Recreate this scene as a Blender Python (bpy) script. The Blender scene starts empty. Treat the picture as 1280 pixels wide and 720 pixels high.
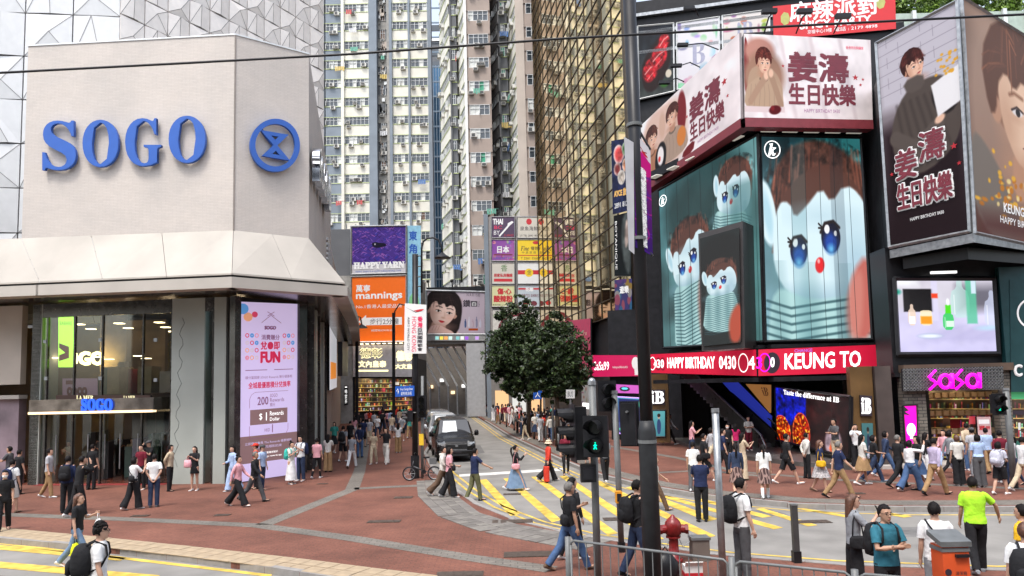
import bpy, bmesh, math, random
import numpy as np
from mathutils import Vector, Matrix
random.seed(7); np.random.seed(7)
PI = math.pi; R = math.radians
scene = bpy.context.scene
COL = scene.collection
# ---------------------------------------------------------------- camera
H = 3.6; FPX = 900.0; TP = 76.5 / 900.0; PITCH = math.atan(TP); ROLL = R(1.35); V0 = 404.5     # lens: focal length and principal row in pixels of a 1280 wide frame
cam_d = bpy.data.cameras.new('camera'); cam = bpy.data.objects.new('camera', cam_d); COL.objects.link(cam)
cam.location = (0, 0, H); cam.rotation_euler = (Matrix.Rotation(PI / 2 + PITCH, 3, 'X') @ Matrix.Rotation(-ROLL, 3, 'Z')).to_euler(); cam_d.shift_y = (V0 - 360) / 1280
cam_d.sensor_width = 36; cam_d.lens = 36 * FPX / 1280; cam_d.clip_end = 3000; cam_d.clip_start = .05
scene.camera = cam
# ---------------------------------------------------------------- sky, sun, exposure
SUN_EL, SUN_AZ = R(64), R(-155)      # azimuth measured from +Y towards +X: behind the camera, to the left
w = bpy.data.worlds.new('World'); scene.world = w; w.use_nodes = True
nt = w.node_tree; bg = nt.nodes['Background']; sky = nt.nodes.new('ShaderNodeTexSky')
sky.sky_type = 'NISHITA'; sky.sun_disc = False; sky.sun_elevation = SUN_EL; sky.sun_rotation = SUN_AZ
sky.dust_density = 3.0; sky.ozone_density = 1.0; sky.air_density = 1.2
hs = nt.nodes.new('ShaderNodeHueSaturation'); hs.inputs['Saturation'].default_value = .55
nt.links.new(sky.outputs[0], hs.inputs['Color']); nt.links.new(hs.outputs[0], bg.inputs[0]); bg.inputs[1].default_value = .15
sun_d = bpy.data.lights.new('sun', 'SUN'); sun_d.energy = 1.0; sun_d.angle = R(12); sun_d.color = (1, .96, .9)
sun = bpy.data.objects.new('sun', sun_d); COL.objects.link(sun)
sd = Vector((math.sin(SUN_AZ) * math.cos(SUN_EL), math.cos(SUN_AZ) * math.cos(SUN_EL), math.sin(SUN_EL)))
sun.rotation_euler = sd.to_track_quat('Z', 'Y').to_euler(); sun.location = (0, -20, 60)
scene.view_settings.view_transform = 'Standard'; scene.view_settings.look = 'None'
scene.view_settings.exposure = 1.36; scene.view_settings.gamma = 1.0
scene.cycles.max_bounces = 6; scene.cycles.diffuse_bounces = 3; scene.cycles.glossy_bounces = 3
scene.cycles.transparent_max_bounces = 12; scene.cycles.transmission_bounces = 3
scene.cycles.sample_clamp_indirect = 4; scene.cycles.caustics_reflective = False; scene.cycles.caustics_refractive = False
try: scene.cycles.use_denoising = True
except Exception: pass

# ---------------------------------------------------------------- pixel <-> place
cp, sp = math.cos(PITCH), math.sin(PITCH)
def ray(u, v):
    x, y = (u - 640) / FPX, (V0 - v) / FPX; a = x * math.cos(ROLL) + y * math.sin(ROLL); b = -x * math.sin(ROLL) + y * math.cos(ROLL)
    return Vector((a, cp - b * sp, sp + b * cp))
def gp(u, v, z=0.0):
    d = ray(u, v); t = (z - H) / d.z
    return Vector((d.x * t, d.y * t, z))
def aty(u, v, Y):
    d = ray(u, v); t = Y / d.y
    return Vector((d.x * t, Y, H + d.z * t))
def pxy(u, v, Y): p = aty(u, v, Y); return (p.x, Y)
class Wall:
    """a vertical plane through two plan points; s runs a->b, n faces the camera side"""
    def __init__(self, a, b):
        self.a = Vector((a[0], a[1], 0)); b = Vector((b[0], b[1], 0))
        self.d = (b - self.a).normalized(); self.L = (b - self.a).length
        self.n = Vector((self.d.y, -self.d.x, 0))
        if self.n.dot(-self.a) < 0: self.n.negate()
        self.up = Vector((0, 0, 1)); self.flip = self.n.dot(self.d.cross(self.up)) < 0
    def P(self, s, z, o=0.0): return self.a + self.d * s + self.n * o + Vector((0, 0, z))
    def sz(self, u, v, o=0.0):
        d = ray(u, v); c = Vector((0, 0, H)); a = self.a + self.n * o
        t = (a - c).dot(self.n) / d.dot(self.n); p = c + d * t
        return (p - a).dot(self.d), p.z
    def rect(self, u0, v0, u1, v1, o=0.0):
        vm = (v0 + v1) / 2; um = (u0 + u1) / 2
        s0 = self.sz(u0, vm, o)[0]; s1 = self.sz(u1, vm, o)[0]
        z1 = self.sz(um, v0, o)[1]; z0 = self.sz(um, v1, o)[1]
        return min(s0, s1), max(s0, s1), z0, z1

# ---------------------------------------------------------------- materials
MATS = {}; EM = .4     # screens and lamps are set for the exposure above
def principled(name):
    m = bpy.data.materials.new(name); m.use_nodes = True
    return m, m.node_tree, m.node_tree.nodes['Principled BSDF']
def mat(name, col, rough=.6, metal=0.0, var=.12, scale=3.0, bump=0.0, emit=0.0, spec=.5, alpha=1.0, detail=4):
    """plain procedural material: base colour broken up by noise, a little roughness variation and relief"""
    if name in MATS: return MATS[name]
    m, t, b = principled(name); N = t.nodes; L = t.links
    b.inputs['Metallic'].default_value = metal; b.inputs['Specular IOR Level'].default_value = spec
    tc = N.new('ShaderNodeTexCoord'); nz = N.new('ShaderNodeTexNoise'); nz.inputs['Scale'].default_value = scale; nz.inputs['Detail'].default_value = detail
    L.new(tc.outputs['Object'], nz.inputs['Vector'])
    rp = N.new('ShaderNodeValToRGB'); rp.color_ramp.elements[0].position = .3; rp.color_ramp.elements[1].position = .7
    c = np.array(col[:3]); lo = np.clip(c * (1 - var), 0, 1); hi = np.clip(c * (1 + var), 0, 1)
    rp.color_ramp.elements[0].color = (*lo, 1); rp.color_ramp.elements[1].color = (*hi, 1)
    L.new(nz.outputs[0], rp.inputs[0]); L.new(rp.outputs[0], b.inputs['Base Color'])
    mr = N.new('ShaderNodeMapRange'); mr.inputs[3].default_value = max(rough - .08, .02); mr.inputs[4].default_value = min(rough + .08, 1)
    L.new(nz.outputs[0], mr.inputs[0]); L.new(mr.outputs[0], b.inputs['Roughness'])
    if bump:
        bp = N.new('ShaderNodeBump'); bp.inputs['Strength'].default_value = bump; bp.inputs['Distance'].default_value = .02
        n2 = N.new('ShaderNodeTexNoise'); n2.inputs['Scale'].default_value = scale * 6; L.new(tc.outputs['Object'], n2.inputs['Vector'])
        L.new(n2.outputs[0], bp.inputs['Height']); L.new(bp.outputs[0], b.inputs['Normal'])
    if emit:
        b.inputs['Emission Color'].default_value = (*col[:3], 1); b.inputs['Emission Strength'].default_value = emit * EM
    if alpha < 1: b.inputs['Alpha'].default_value = alpha
    MATS[name] = m; return m
def glass_mat(name, tint=(.8, .85, .85), see=.6, rough=.03, gloss=(1, 1, 1)):
    if name in MATS: return MATS[name]
    m, t, b = principled(name); N = t.nodes; L = t.links; N.remove(b)
    tr = N.new('ShaderNodeBsdfTransparent'); tr.inputs[0].default_value = (*[x * see for x in tint], 1)
    gl = N.new('ShaderNodeBsdfGlossy'); gl.inputs['Color'].default_value = (*gloss, 1); gl.inputs['Roughness'].default_value = rough
    lw = N.new('ShaderNodeLayerWeight'); lw.inputs[0].default_value = .5; fr = N.new('ShaderNodeMath'); fr.operation = 'POWER'; fr.inputs[1].default_value = 4; L.new(lw.outputs['Facing'], fr.inputs[0])
    mr = N.new('ShaderNodeMapRange'); mr.inputs[3].default_value = .05; mr.inputs[4].default_value = .9
    mx = N.new('ShaderNodeMixShader'); L.new(fr.outputs[0], mr.inputs[0]); L.new(mr.outputs[0], mx.inputs[0])
    L.new(tr.outputs[0], mx.inputs[1]); L.new(gl.outputs[0], mx.inputs[2])
    L.new(mx.outputs[0], N['Material Output'].inputs[0]); MATS[name] = m; return m
def brick_mat(name, c1, c2, cm, bw, bh, rough=.8, mortar=.012, bump=.4, stain=.35, offs=.5, clean=False):
    if name in MATS: return MATS[name]
    m, t, b = principled(name); N = t.nodes; L = t.links
    tc = N.new('ShaderNodeTexCoord'); br = N.new('ShaderNodeTexBrick'); L.new(tc.outputs['Object'], br.inputs['Vector'])
    br.offset = offs; br.inputs['Scale'].default_value = 1; br.inputs['Brick Width'].default_value = bw; br.inputs['Row Height'].default_value = bh
    br.inputs['Mortar Size'].default_value = mortar; br.inputs['Mortar Smooth'].default_value = .3
    br.inputs['Color1'].default_value = (*c1, 1); br.inputs['Color2'].default_value = (*c2, 1); br.inputs['Mortar'].default_value = (*cm, 1)
    nz = N.new('ShaderNodeTexNoise'); nz.inputs['Scale'].default_value = .45; nz.inputs['Detail'].default_value = 8; nz.inputs['Roughness'].default_value = .7
    L.new(tc.outputs['Object'], nz.inputs['Vector'])
    rp = N.new('ShaderNodeValToRGB'); rp.color_ramp.elements[0].position = .32; rp.color_ramp.elements[1].position = .68
    rp.color_ramp.elements[0].color = (1 - stain, 1 - stain, 1 - stain, 1); rp.color_ramp.elements[1].color = (1.12, 1.1, 1.08, 1)
    L.new(nz.outputs[0], rp.inputs[0])
    mx = N.new('ShaderNodeMix'); mx.data_type = 'RGBA'; mx.blend_type = 'MULTIPLY'; mx.inputs[0].default_value = 1
    L.new(br.outputs[0], mx.inputs[6]); L.new(rp.outputs[0], mx.inputs[7])
    n3 = N.new('ShaderNodeTexNoise'); n3.inputs['Scale'].default_value = 14; n3.inputs['Detail'].default_value = 5; L.new(tc.outputs['Object'], n3.inputs['Vector'])
    r3 = N.new('ShaderNodeValToRGB'); r3.color_ramp.elements[0].position = .35; r3.color_ramp.elements[1].position = .6
    r3.color_ramp.elements[0].color = (.97, .97, .97, 1) if clean else (.8, .8, .8, 1); r3.color_ramp.elements[1].color = (1, 1, 1, 1); L.new(n3.outputs[0], r3.inputs[0])
    m3 = N.new('ShaderNodeMix'); m3.data_type = 'RGBA'; m3.blend_type = 'MULTIPLY'; m3.inputs[0].default_value = 1
    L.new(mx.outputs[2], m3.inputs[6]); L.new(r3.outputs[0], m3.inputs[7])
    vo = N.new('ShaderNodeTexVoronoi'); vo.inputs['Scale'].default_value = 2.3; vo.inputs['Randomness'].default_value = 1; L.new(tc.outputs['Object'], vo.inputs['Vector'])
    r4 = N.new('ShaderNodeValToRGB'); r4.color_ramp.elements[0].position = .035; r4.color_ramp.elements[1].position = .07   # dropped gum spots
    r4.color_ramp.elements[0].color = (.55, .52, .5, 1); r4.color_ramp.elements[1].color = (1, 1, 1, 1); L.new(vo.outputs[0], r4.inputs[0])
    m4 = N.new('ShaderNodeMix'); m4.data_type = 'RGBA'; m4.blend_type = 'MULTIPLY'; m4.inputs[0].default_value = 0 if clean else .5
    L.new(m3.outputs[2], m4.inputs[6]); L.new(r4.outputs[0], m4.inputs[7])
    L.new(m4.outputs[2], b.inputs['Base Color']); b.inputs['Roughness'].default_value = rough; b.inputs['Specular IOR Level'].default_value = .25
    if bump:
        bp = N.new('ShaderNodeBump'); bp.inputs['Strength'].default_value = bump; bp.inputs['Distance'].default_value = .006; bp.invert = True
        L.new(br.outputs['Fac'], bp.inputs['Height']); L.new(bp.outputs[0], b.inputs['Normal'])
    MATS[name] = m; return m
def img_mat(name, px, emit=0.0, rough=.5, base=1.0):
    """flat print or a lit screen: the picture is painted in this script (px: h x w x 3, display values, row 0 at the top)"""
    h, w_, _ = px.shape
    im = bpy.data.images.new(name, w_, h); a = np.ones((h, w_, 4), np.float32); a[:, :, :3] = np.clip(px, 0, 1)[::-1]
    im.pixels.foreach_set(a.ravel()); im.update(); im.pack()
    m, t, b = principled(name); N = t.nodes; L = t.links
    ti = N.new('ShaderNodeTexImage'); ti.image = im; ti.extension = 'EXTEND'
    b.inputs['Roughness'].default_value = rough; b.inputs['Specular IOR Level'].default_value = .15
    if emit:
        b.inputs['Base Color'].default_value = (.02, .02, .02, 1); L.new(ti.outputs[0], b.inputs['Emission Color']); b.inputs['Emission Strength'].default_value = emit * EM
    else:
        hsn = N.new('ShaderNodeHueSaturation'); hsn.inputs['Value'].default_value = base * .82; L.new(ti.outputs[0], hsn.inputs['Color']); L.new(hsn.outputs[0], b.inputs['Base Color'])
    return m

# ---------------------------------------------------------------- mesh building
class MB:
    def __init__(self): self.v = []; self.f = []; self.m = []; self.uv = None
    def add(self, vs, fs, mi=0):
        k = len(self.v); self.v += [tuple(x) for x in vs]; self.f += [tuple(i + k for i in f) for f in fs]; self.m += [mi] * len(fs); return self
    def quad(self, a, b, c, d, mi=0): return self.add([a, b, c, d], [(0, 1, 2, 3)], mi)
    def obox(self, o, x, y, z, mi=0):
        """box from corner o and three edge vectors"""
        o, x, y, z = Vector(o), Vector(x), Vector(y), Vector(z)
        vs = [o, o + x, o + x + y, o + y, o + z, o + x + z, o + x + y + z, o + y + z]
        fs = [(0, 3, 2, 1), (4, 5, 6, 7), (0, 1, 5, 4), (1, 2, 6, 5), (2, 3, 7, 6), (3, 0, 4, 7)]
        if x.cross(y).dot(z) < 0: fs = [f[::-1] for f in fs]
        return self.add(vs, fs, mi)
    def box(self, x0, y0, z0, x1, y1, z1, mi=0): return self.obox((x0, y0, z0), (x1 - x0, 0, 0), (0, y1 - y0, 0), (0, 0, z1 - z0), mi)
    def wbox(self, W, s0, s1, z0, z1, o0, o1, mi=0): return self.obox(W.P(s0, z0, o0), W.d * (s1 - s0), W.n * (o1 - o0), (0, 0, z1 - z0), mi)
    def tube(self, pts, rad, n=10, mi=0, cap=True, sx=1.0):
        """swept tube; rad a number or list; sx flattens it sideways"""
        pts = [Vector(p) for p in pts]; rs = rad if isinstance(rad, (list, tuple)) else [rad] * len(pts)
        k = len(self.v); ref = None
        for i, p in enumerate(pts):
            t = (pts[min(i + 1, len(pts) - 1)] - pts[max(i - 1, 0)]).normalized()
            if ref is None: ref = Vector((1, 0, 0)) if abs(t.x) < .8 else Vector((0, 1, 0))
            a = (ref - t * ref.dot(t)).normalized(); b = t.cross(a); ref = a
            r = rs[i]; ra, rb = (r if isinstance(r, tuple) else (r * sx, r))
            for j in range(n):
                q = 2 * PI * j / n; self.v.append(tuple(p + a * ra * math.cos(q) + b * rb * math.sin(q)))
        for i in range(len(pts) - 1):
            for j in range(n):
                j2 = (j + 1) % n; self.f.append((k + i * n + j, k + i * n + j2, k + (i + 1) * n + j2, k + (i + 1) * n + j)); self.m.append(mi)
        if cap:
            self.f.append(tuple(k + j for j in range(n))[::-1]); self.m.append(mi)
            e = k + (len(pts) - 1) * n; self.f.append(tuple(e + j for j in range(n))); self.m.append(mi)
        return self
    def rings(self, rings, n=16, mi=0, cap=True, fn=None, sq=2.0):
        """stack of ellipses (cx, cy, z, rx, ry); sq > 2 squares the outline"""
        k = len(self.v)
        for (cx, cy, z, rx, ry) in rings:
            for j in range(n):
                q = 2 * PI * j / n; c, s = math.cos(q), math.sin(q)
                c2 = math.copysign(abs(c) ** (2 / sq), c); s2 = math.copysign(abs(s) ** (2 / sq), s)
                p = (cx + rx * c2, cy + ry * s2, z)
                self.v.append(fn(p) if fn else p)
        for i in range(len(rings) - 1):
            for j in range(n):
                j2 = (j + 1) % n; self.f.append((k + i * n + j, k + i * n + j2, k + (i + 1) * n + j2, k + (i + 1) * n + j)); self.m.append(mi)
        if cap:
            self.f.append(tuple(k + j for j in range(n))[::-1]); self.m.append(mi)
            e = k + (len(rings) - 1) * n; self.f.append(tuple(e + j for j in range(n))); self.m.append(mi)
        return self
    def ball(self, c, r, n=12, mi=0):
        c = Vector(c); r = r if isinstance(r, tuple) else (r, r, r); rg = []
        h = max(4, n // 2 + 1)
        for i in range(h + 1):
            a = -PI / 2 + PI * i / h; rg.append((c.x, c.y, c.z + r[2] * math.sin(a), max(r[0] * math.cos(a), 1e-4), max(r[1] * math.cos(a), 1e-4)))
        return self.rings(rg, n, mi, cap=True)
    def prism(self, poly, z0, z1, mi=0, mtop=None):
        """extruded plan polygon (counter-clockwise or not), triangulated top"""
        poly = [(p[0], p[1]) for p in poly]
        A = sum(poly[i][0] * poly[(i + 1) % len(poly)][1] - poly[(i + 1) % len(poly)][0] * poly[i][1] for i in range(len(poly)))
        if A < 0: poly = poly[::-1]
        n = len(poly); self.add([(x, y, z1) for x, y in poly], [tuple(range(n))], mi if mtop is None else mtop)
        self.add([(x, y, z0) for x, y in poly] + [(x, y, z1) for x, y in poly], [(i, (i + 1) % n, n + (i + 1) % n, n + i) for i in range(n)], mi)
        return self
    def mesh(self, name, mats, smooth=False, origin=(0, 0, 0)):
        me = bpy.data.meshes.new(name); o = Vector(origin)
        V = np.array(self.v, dtype=float).reshape(-1, 3) - np.array(o)
        me.from_pydata(V.tolist(), [], self.f)
        for mm in (mats if isinstance(mats, (list, tuple)) else [mats]): me.materials.append(mm)
        if any(self.m): me.polygons.foreach_set('material_index', self.m)
        if smooth: me.polygons.foreach_set('use_smooth', [True] * len(me.polygons))
        if self.uv is not None:
            ul = me.uv_layers.new(name='UVMap'); ul.data.foreach_set('uv', np.array(self.uv, dtype=float).ravel())
        me.update(); return me
def tag(o, label=None, cat=None, group=None, kind=None):
    if label: o['label'] = label
    if cat: o['category'] = cat
    if group: o['group'] = group
    if kind: o['kind'] = kind
    return o
def thing(name, label, cat, loc=(0, 0, 0), group=None):
    o = bpy.data.objects.new(name, None); o.empty_display_size = .2; COL.objects.link(o); o.location = loc
    return tag(o, label, cat, group)
def root_loc(p):
    while p.parent: p = p.parent
    return p.location
def part(name, mb, mats, parent=None, smooth=False, kind=None, label=None):
    """one mesh object; geometry is given in world coordinates (or the thing's own, when its root stands at 0)"""
    me = mb.mesh(name, mats, smooth, root_loc(parent) if parent else (0, 0, 0)) if isinstance(mb, MB) else mb
    o = bpy.data.objects.new(name, me); COL.objects.link(o)
    if parent: o.parent = parent
    return tag(o, label=label, kind=kind)
def piece(name, me, parent, loc, rz=0.0, scale=None, rot=None, kind=None):
    """another object on shared mesh data"""
    o = bpy.data.objects.new(name, me); COL.objects.link(o)
    o.location = Vector(loc) - Vector(root_loc(parent) if parent else (0, 0, 0)); o.rotation_euler = rot or (0, 0, rz)
    if scale: o.scale = scale
    if parent: o.parent = parent
    return tag(o, kind=kind)
def copy_tree(o, parent=None, loc=None, rz=None, label=None, group=None):
    c = o.copy(); COL.objects.link(c)
    if parent: c.parent = parent
    if loc is not None: c.location = loc
    if rz is not None: c.rotation_euler = (0, 0, rz)
    if label: c['label'] = label
    if group: c['group'] = group
    for ch in list(o.children): copy_tree(ch, c)
    return c
# picture panel on a wall: quad with UVs and a thin body behind it
def panel(name, W, s0, s1, z0, z1, off, m, parent, thick=.05, side=None, label=None, flipu=False):
    mb = MB(); a, b = (s0, s1)
    P = W.P
    if W.d.dot(W.n.cross(Vector((0, 0, 1)))) > 0: a, b = b, a
    # corners seen from outside: left-bottom, right-bottom, right-top, left-top
    left, right = (s0, s1) if (W.up.cross(W.n)).dot(W.d) > 0 else (s1, s0)
    q = [P(left, z0, off), P(right, z0, off), P(right, z1, off), P(left, z1, off)]
    mb.quad(*q); r = [p - W.n * thick for p in q]
    mb.quad(r[0], q[0], q[3], r[3], 1); mb.quad(q[1], r[1], r[2], q[2], 1); mb.quad(q[3], q[2], r[2], r[3], 1); mb.quad(r[0], r[1], q[1], q[0], 1); mb.quad(r[1], r[0], r[3], r[2], 1)
    mb.uv = [(0, 0), (1, 0), (1, 1), (0, 1)] + [(0, 0)] * 20
    return part(name, mb, [m, side or mat('panel_side', (.08, .08, .085))], parent, label=label)
# lettering as flat or raised mesh
TXT = {}
def text_geo(body):
    if body not in TXT:
        c = bpy.data.curves.new('lettering', 'FONT'); c.body = body; c.resolution_u = 2
        o = bpy.data.objects.new('lettering', c); me = bpy.data.meshes.new_from_object(o)
        v = np.array([x.co[:] for x in me.vertices]) if len(me.vertices) else np.zeros((1, 3))
        f = [tuple(p.vertices) for p in me.polygons]
        v[:, 0] -= v[:, 0].min(); v[:, 1] -= v[:, 1].min(); TXT[body] = (v, f, v[:, 0].max() or 1, v[:, 1].max() or 1)
        bpy.data.objects.remove(o); bpy.data.curves.remove(c); bpy.data.meshes.remove(me)
    return TXT[body]
def text(body, org, right, up, w_, h_, m, parent=None, bold=0.0, depth=0.0, name='lettering', fit='stretch', align='c', shear=0.0):
    """lettering filling the box org (lower left), right*w_, up*h_; bold = stroke thickening as a share of the height; depth = raised letters"""
    v, f, W0, H0 = text_geo(body); sx, sy = w_ / W0, h_ / H0
    if fit == 'keep': sx = sy = min(sx, sy)
    ox = {'c': (w_ - W0 * sx) / 2, 'l': 0, 'r': w_ - W0 * sx}[align]; oy = (h_ - H0 * sy) / 2
    org, right, up = Vector(org), Vector(right).normalized(), Vector(up).normalized(); nn = right.cross(up)
    mb = MB(); sh = [(0, 0)]
    if bold: b_ = bold * h_; sh = [(0, 0), (b_, b_), (-b_, b_), (b_, -b_), (-b_, -b_), (b_, 0), (-b_, 0)]
    for i, (dx, dy) in enumerate(sh):
        pts = [org + right * (x * sx + ox + dx + shear * y * sy) + up * (y * sy + oy + dy) + nn * (depth + i * .0012) for x, y, _ in v]
        mb.add(pts, f)
        if depth:
            back = [p - nn * depth for p in pts]; k = len(v); ed = {}
            for q in f:
                for a, b in zip(q, q[1:] + q[:1]):
                    if (b, a) in ed: del ed[(b, a)]
                    else: ed[(a, b)] = 1
            mb.add(pts + back, [(a, a + k, b + k, b) for a, b in ed])
    return part(name, mb, m, parent)
def wtext(W, body, s0, s1, z0, z1, off, m, parent, **k):
    rt = W.up.cross(W.n); left = s0 if rt.dot(W.d) > 0 else s1
    return text(body, W.P(left, z0, off), rt, W.up, abs(s1 - s0), z1 - z0, m, parent, **k)
# ---------------------------------------------------------------- pictures (painted here, used as flat print or on lit screens)
class Pic:
    def __init__(self, w_, h_, c=(1, 1, 1)):
        self.w, self.h = w_, h_; self.a = np.zeros((h_, w_, 3)) + np.array(c)
        self.X, self.Y = np.meshgrid((np.arange(w_) + .5) / h_, (np.arange(h_) + .5) / h_)   # unit = picture height, y down
        self.asp = w_ / h_
    def mix(self, m, c, al=1.0, sl=None):
        m = np.clip(m, 0, 1)[..., None] * al; sl = sl or (slice(None), slice(None)); self.a[sl] = self.a[sl] * (1 - m) + np.array(c) * m; return self
    def win(self, x0, y0, x1, y1):
        h, w_ = self.h, self.w; return (slice(min(max(int(y0 * h), 0), h), min(max(int(y1 * h) + 1, 0), h)), slice(min(max(int(x0 * h), 0), w_), min(max(int(x1 * h) + 1, 0), w_)))
    def grad(self, c0, c1, ang=90):
        t = self.X / self.asp * math.cos(R(ang)) + self.Y * math.sin(R(ang)); t = (t - t.min()) / (t.max() - t.min()); t = t[..., None]
        self.a = np.array(c0) * (1 - t) + np.array(c1) * t; return self
    def ell(self, x, y, rx, ry, c, soft=.004, rot=0, al=1.0, ring=0):
        q_ = max(rx, ry) + 2 * soft + .01; sl = self.win(x - q_, y - q_, x + q_, y + q_); dx, dy = self.X[sl] - x, self.Y[sl] - y; cr, sr = math.cos(R(rot)), math.sin(R(rot)); a, b = dx * cr + dy * sr, -dx * sr + dy * cr
        d = (np.sqrt((a / rx) ** 2 + (b / ry) ** 2) - 1) * min(rx, ry)
        if ring: d = abs(d) - ring
        return self.mix(.5 - d / (2 * soft), c, al, sl)
    def poly(self, pts, c, soft=.003, al=1.0, smooth=0):
        P = np.array(pts, float)
        for _ in range(smooth):
            Q = np.roll(P, -1, 0); P = np.stack([P * .75 + Q * .25, P * .25 + Q * .75], 1).reshape(-1, 2)
        x0, y0 = P.min(0) - 4 * soft - .01; x1, y1 = P.max(0) + 4 * soft + .01
        i0, i1 = max(int(y0 * self.h), 0), min(int(y1 * self.h) + 1, self.h); j0, j1 = max(int(x0 * self.h), 0), min(int(x1 * self.h) + 1, self.w)
        if i1 <= i0 or j1 <= j0: return self
        X, Y = self.X[i0:i1, j0:j1], self.Y[i0:i1, j0:j1]; I = np.zeros(X.shape, bool); Dm = np.full(X.shape, 9.)
        for k in range(len(P)):
            (xa, ya), (xb, yb) = P[k], P[(k + 1) % len(P)]
            if ya != yb: I ^= ((ya > Y) != (yb > Y)) & (X < (xb - xa) * (Y - ya) / (yb - ya) + xa)
            L2 = (xb - xa) ** 2 + (yb - ya) ** 2 + 1e-12; t = np.clip(((X - xa) * (xb - xa) + (Y - ya) * (yb - ya)) / L2, 0, 1)
            Dm = np.minimum(Dm, np.hypot(X - xa - t * (xb - xa), Y - ya - t * (yb - ya)))
        return self.mix(.5 + np.where(I, Dm, -Dm) / (2 * soft), c, al, (slice(i0, i1), slice(j0, j1)))
    def line(self, pts, wd, c, soft=.002, al=1.0):
        q_ = wd + 2 * soft + .01; sl = self.win(min(a for a, _ in pts) - q_, min(b for _, b in pts) - q_, max(a for a, _ in pts) + q_, max(b for _, b in pts) + q_)
        X, Y = self.X[sl], self.Y[sl]; D = np.full(X.shape, 9.)
        for (xa, ya), (xb, yb) in zip(pts, pts[1:]):
            L2 = (xb - xa) ** 2 + (yb - ya) ** 2 + 1e-12; t = np.clip(((X - xa) * (xb - xa) + (Y - ya) * (yb - ya)) / L2, 0, 1)
            D = np.minimum(D, np.hypot(X - xa - t * (xb - xa), Y - ya - t * (yb - ya)))
        return self.mix(.5 - (D - wd) / (2 * soft), c, al, sl)
    def rect(self, x0, y0, x1, y1, c, soft=.002, al=1.0): return self.poly([(x0, y0), (x1, y0), (x1, y1), (x0, y1)], c, soft, al)
    def noise(self, scale, amt, seed=0, asp=1.0, mask=None):
        rg = np.random.RandomState(seed); n = np.zeros(self.X.shape)
        for o in range(3):
            s = scale * 2 ** o; gx, gy = int(s * self.asp * asp) + 3, int(s) + 3; g = rg.rand(gy, gx)
            x = self.X / self.asp * (gx - 2); y = self.Y * (gy - 2); i, j = y.astype(int), x.astype(int); fy, fx = y - i, x - j
            fy, fx = fy * fy * (3 - 2 * fy), fx * fx * (3 - 2 * fx); i = np.clip(i, 0, gy - 2); j = np.clip(j, 0, gx - 2)
            n += ((g[i, j] * (1 - fx) + g[i, j + 1] * fx) * (1 - fy) + (g[i + 1, j] * (1 - fx) + g[i + 1, j + 1] * fx) * fy - .5) * .6 ** o
        k = 1 if mask is None else np.clip(mask, 0, 1)
        self.a = self.a * (1 + (n * amt * k)[..., None]); return self
    def region(self, x, y, rx, ry): return ((self.X - x) / rx) ** 2 + ((self.Y - y) / ry) ** 2 < 1
    def done(self): return np.clip(self.a, 0, 1)
SKIN = (.93, .76, .66)
def strands(p, x, y, r, c, n=26, a0=-160, a1=-10, ln=.6, seed=1, dark=.5):
    rg = random.Random(seed)
    for _ in range(n):
        a = R(rg.uniform(a0, a1)); q = rg.uniform(.35, .8); x0, y0 = x + r * q * math.cos(a), y + r * q * math.sin(a) * 1.05
        b = a + rg.uniform(.3, .7) * (1 if math.cos(a) > 0 else -1); l = r * ln
        k_ = rg.uniform(dark, 1.4); cc = tuple(v * k_ for v in c)
        p.line([(x0, y0), (x0 + l * .5 * math.cos(b), y0 + l * .5 * math.sin(b) + l * .1), (x0 + l * .8 * math.cos(b + .2), y0 + l * .9 * abs(math.sin(b)) + l * .3)], .0035, cc, .004, .6)
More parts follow.
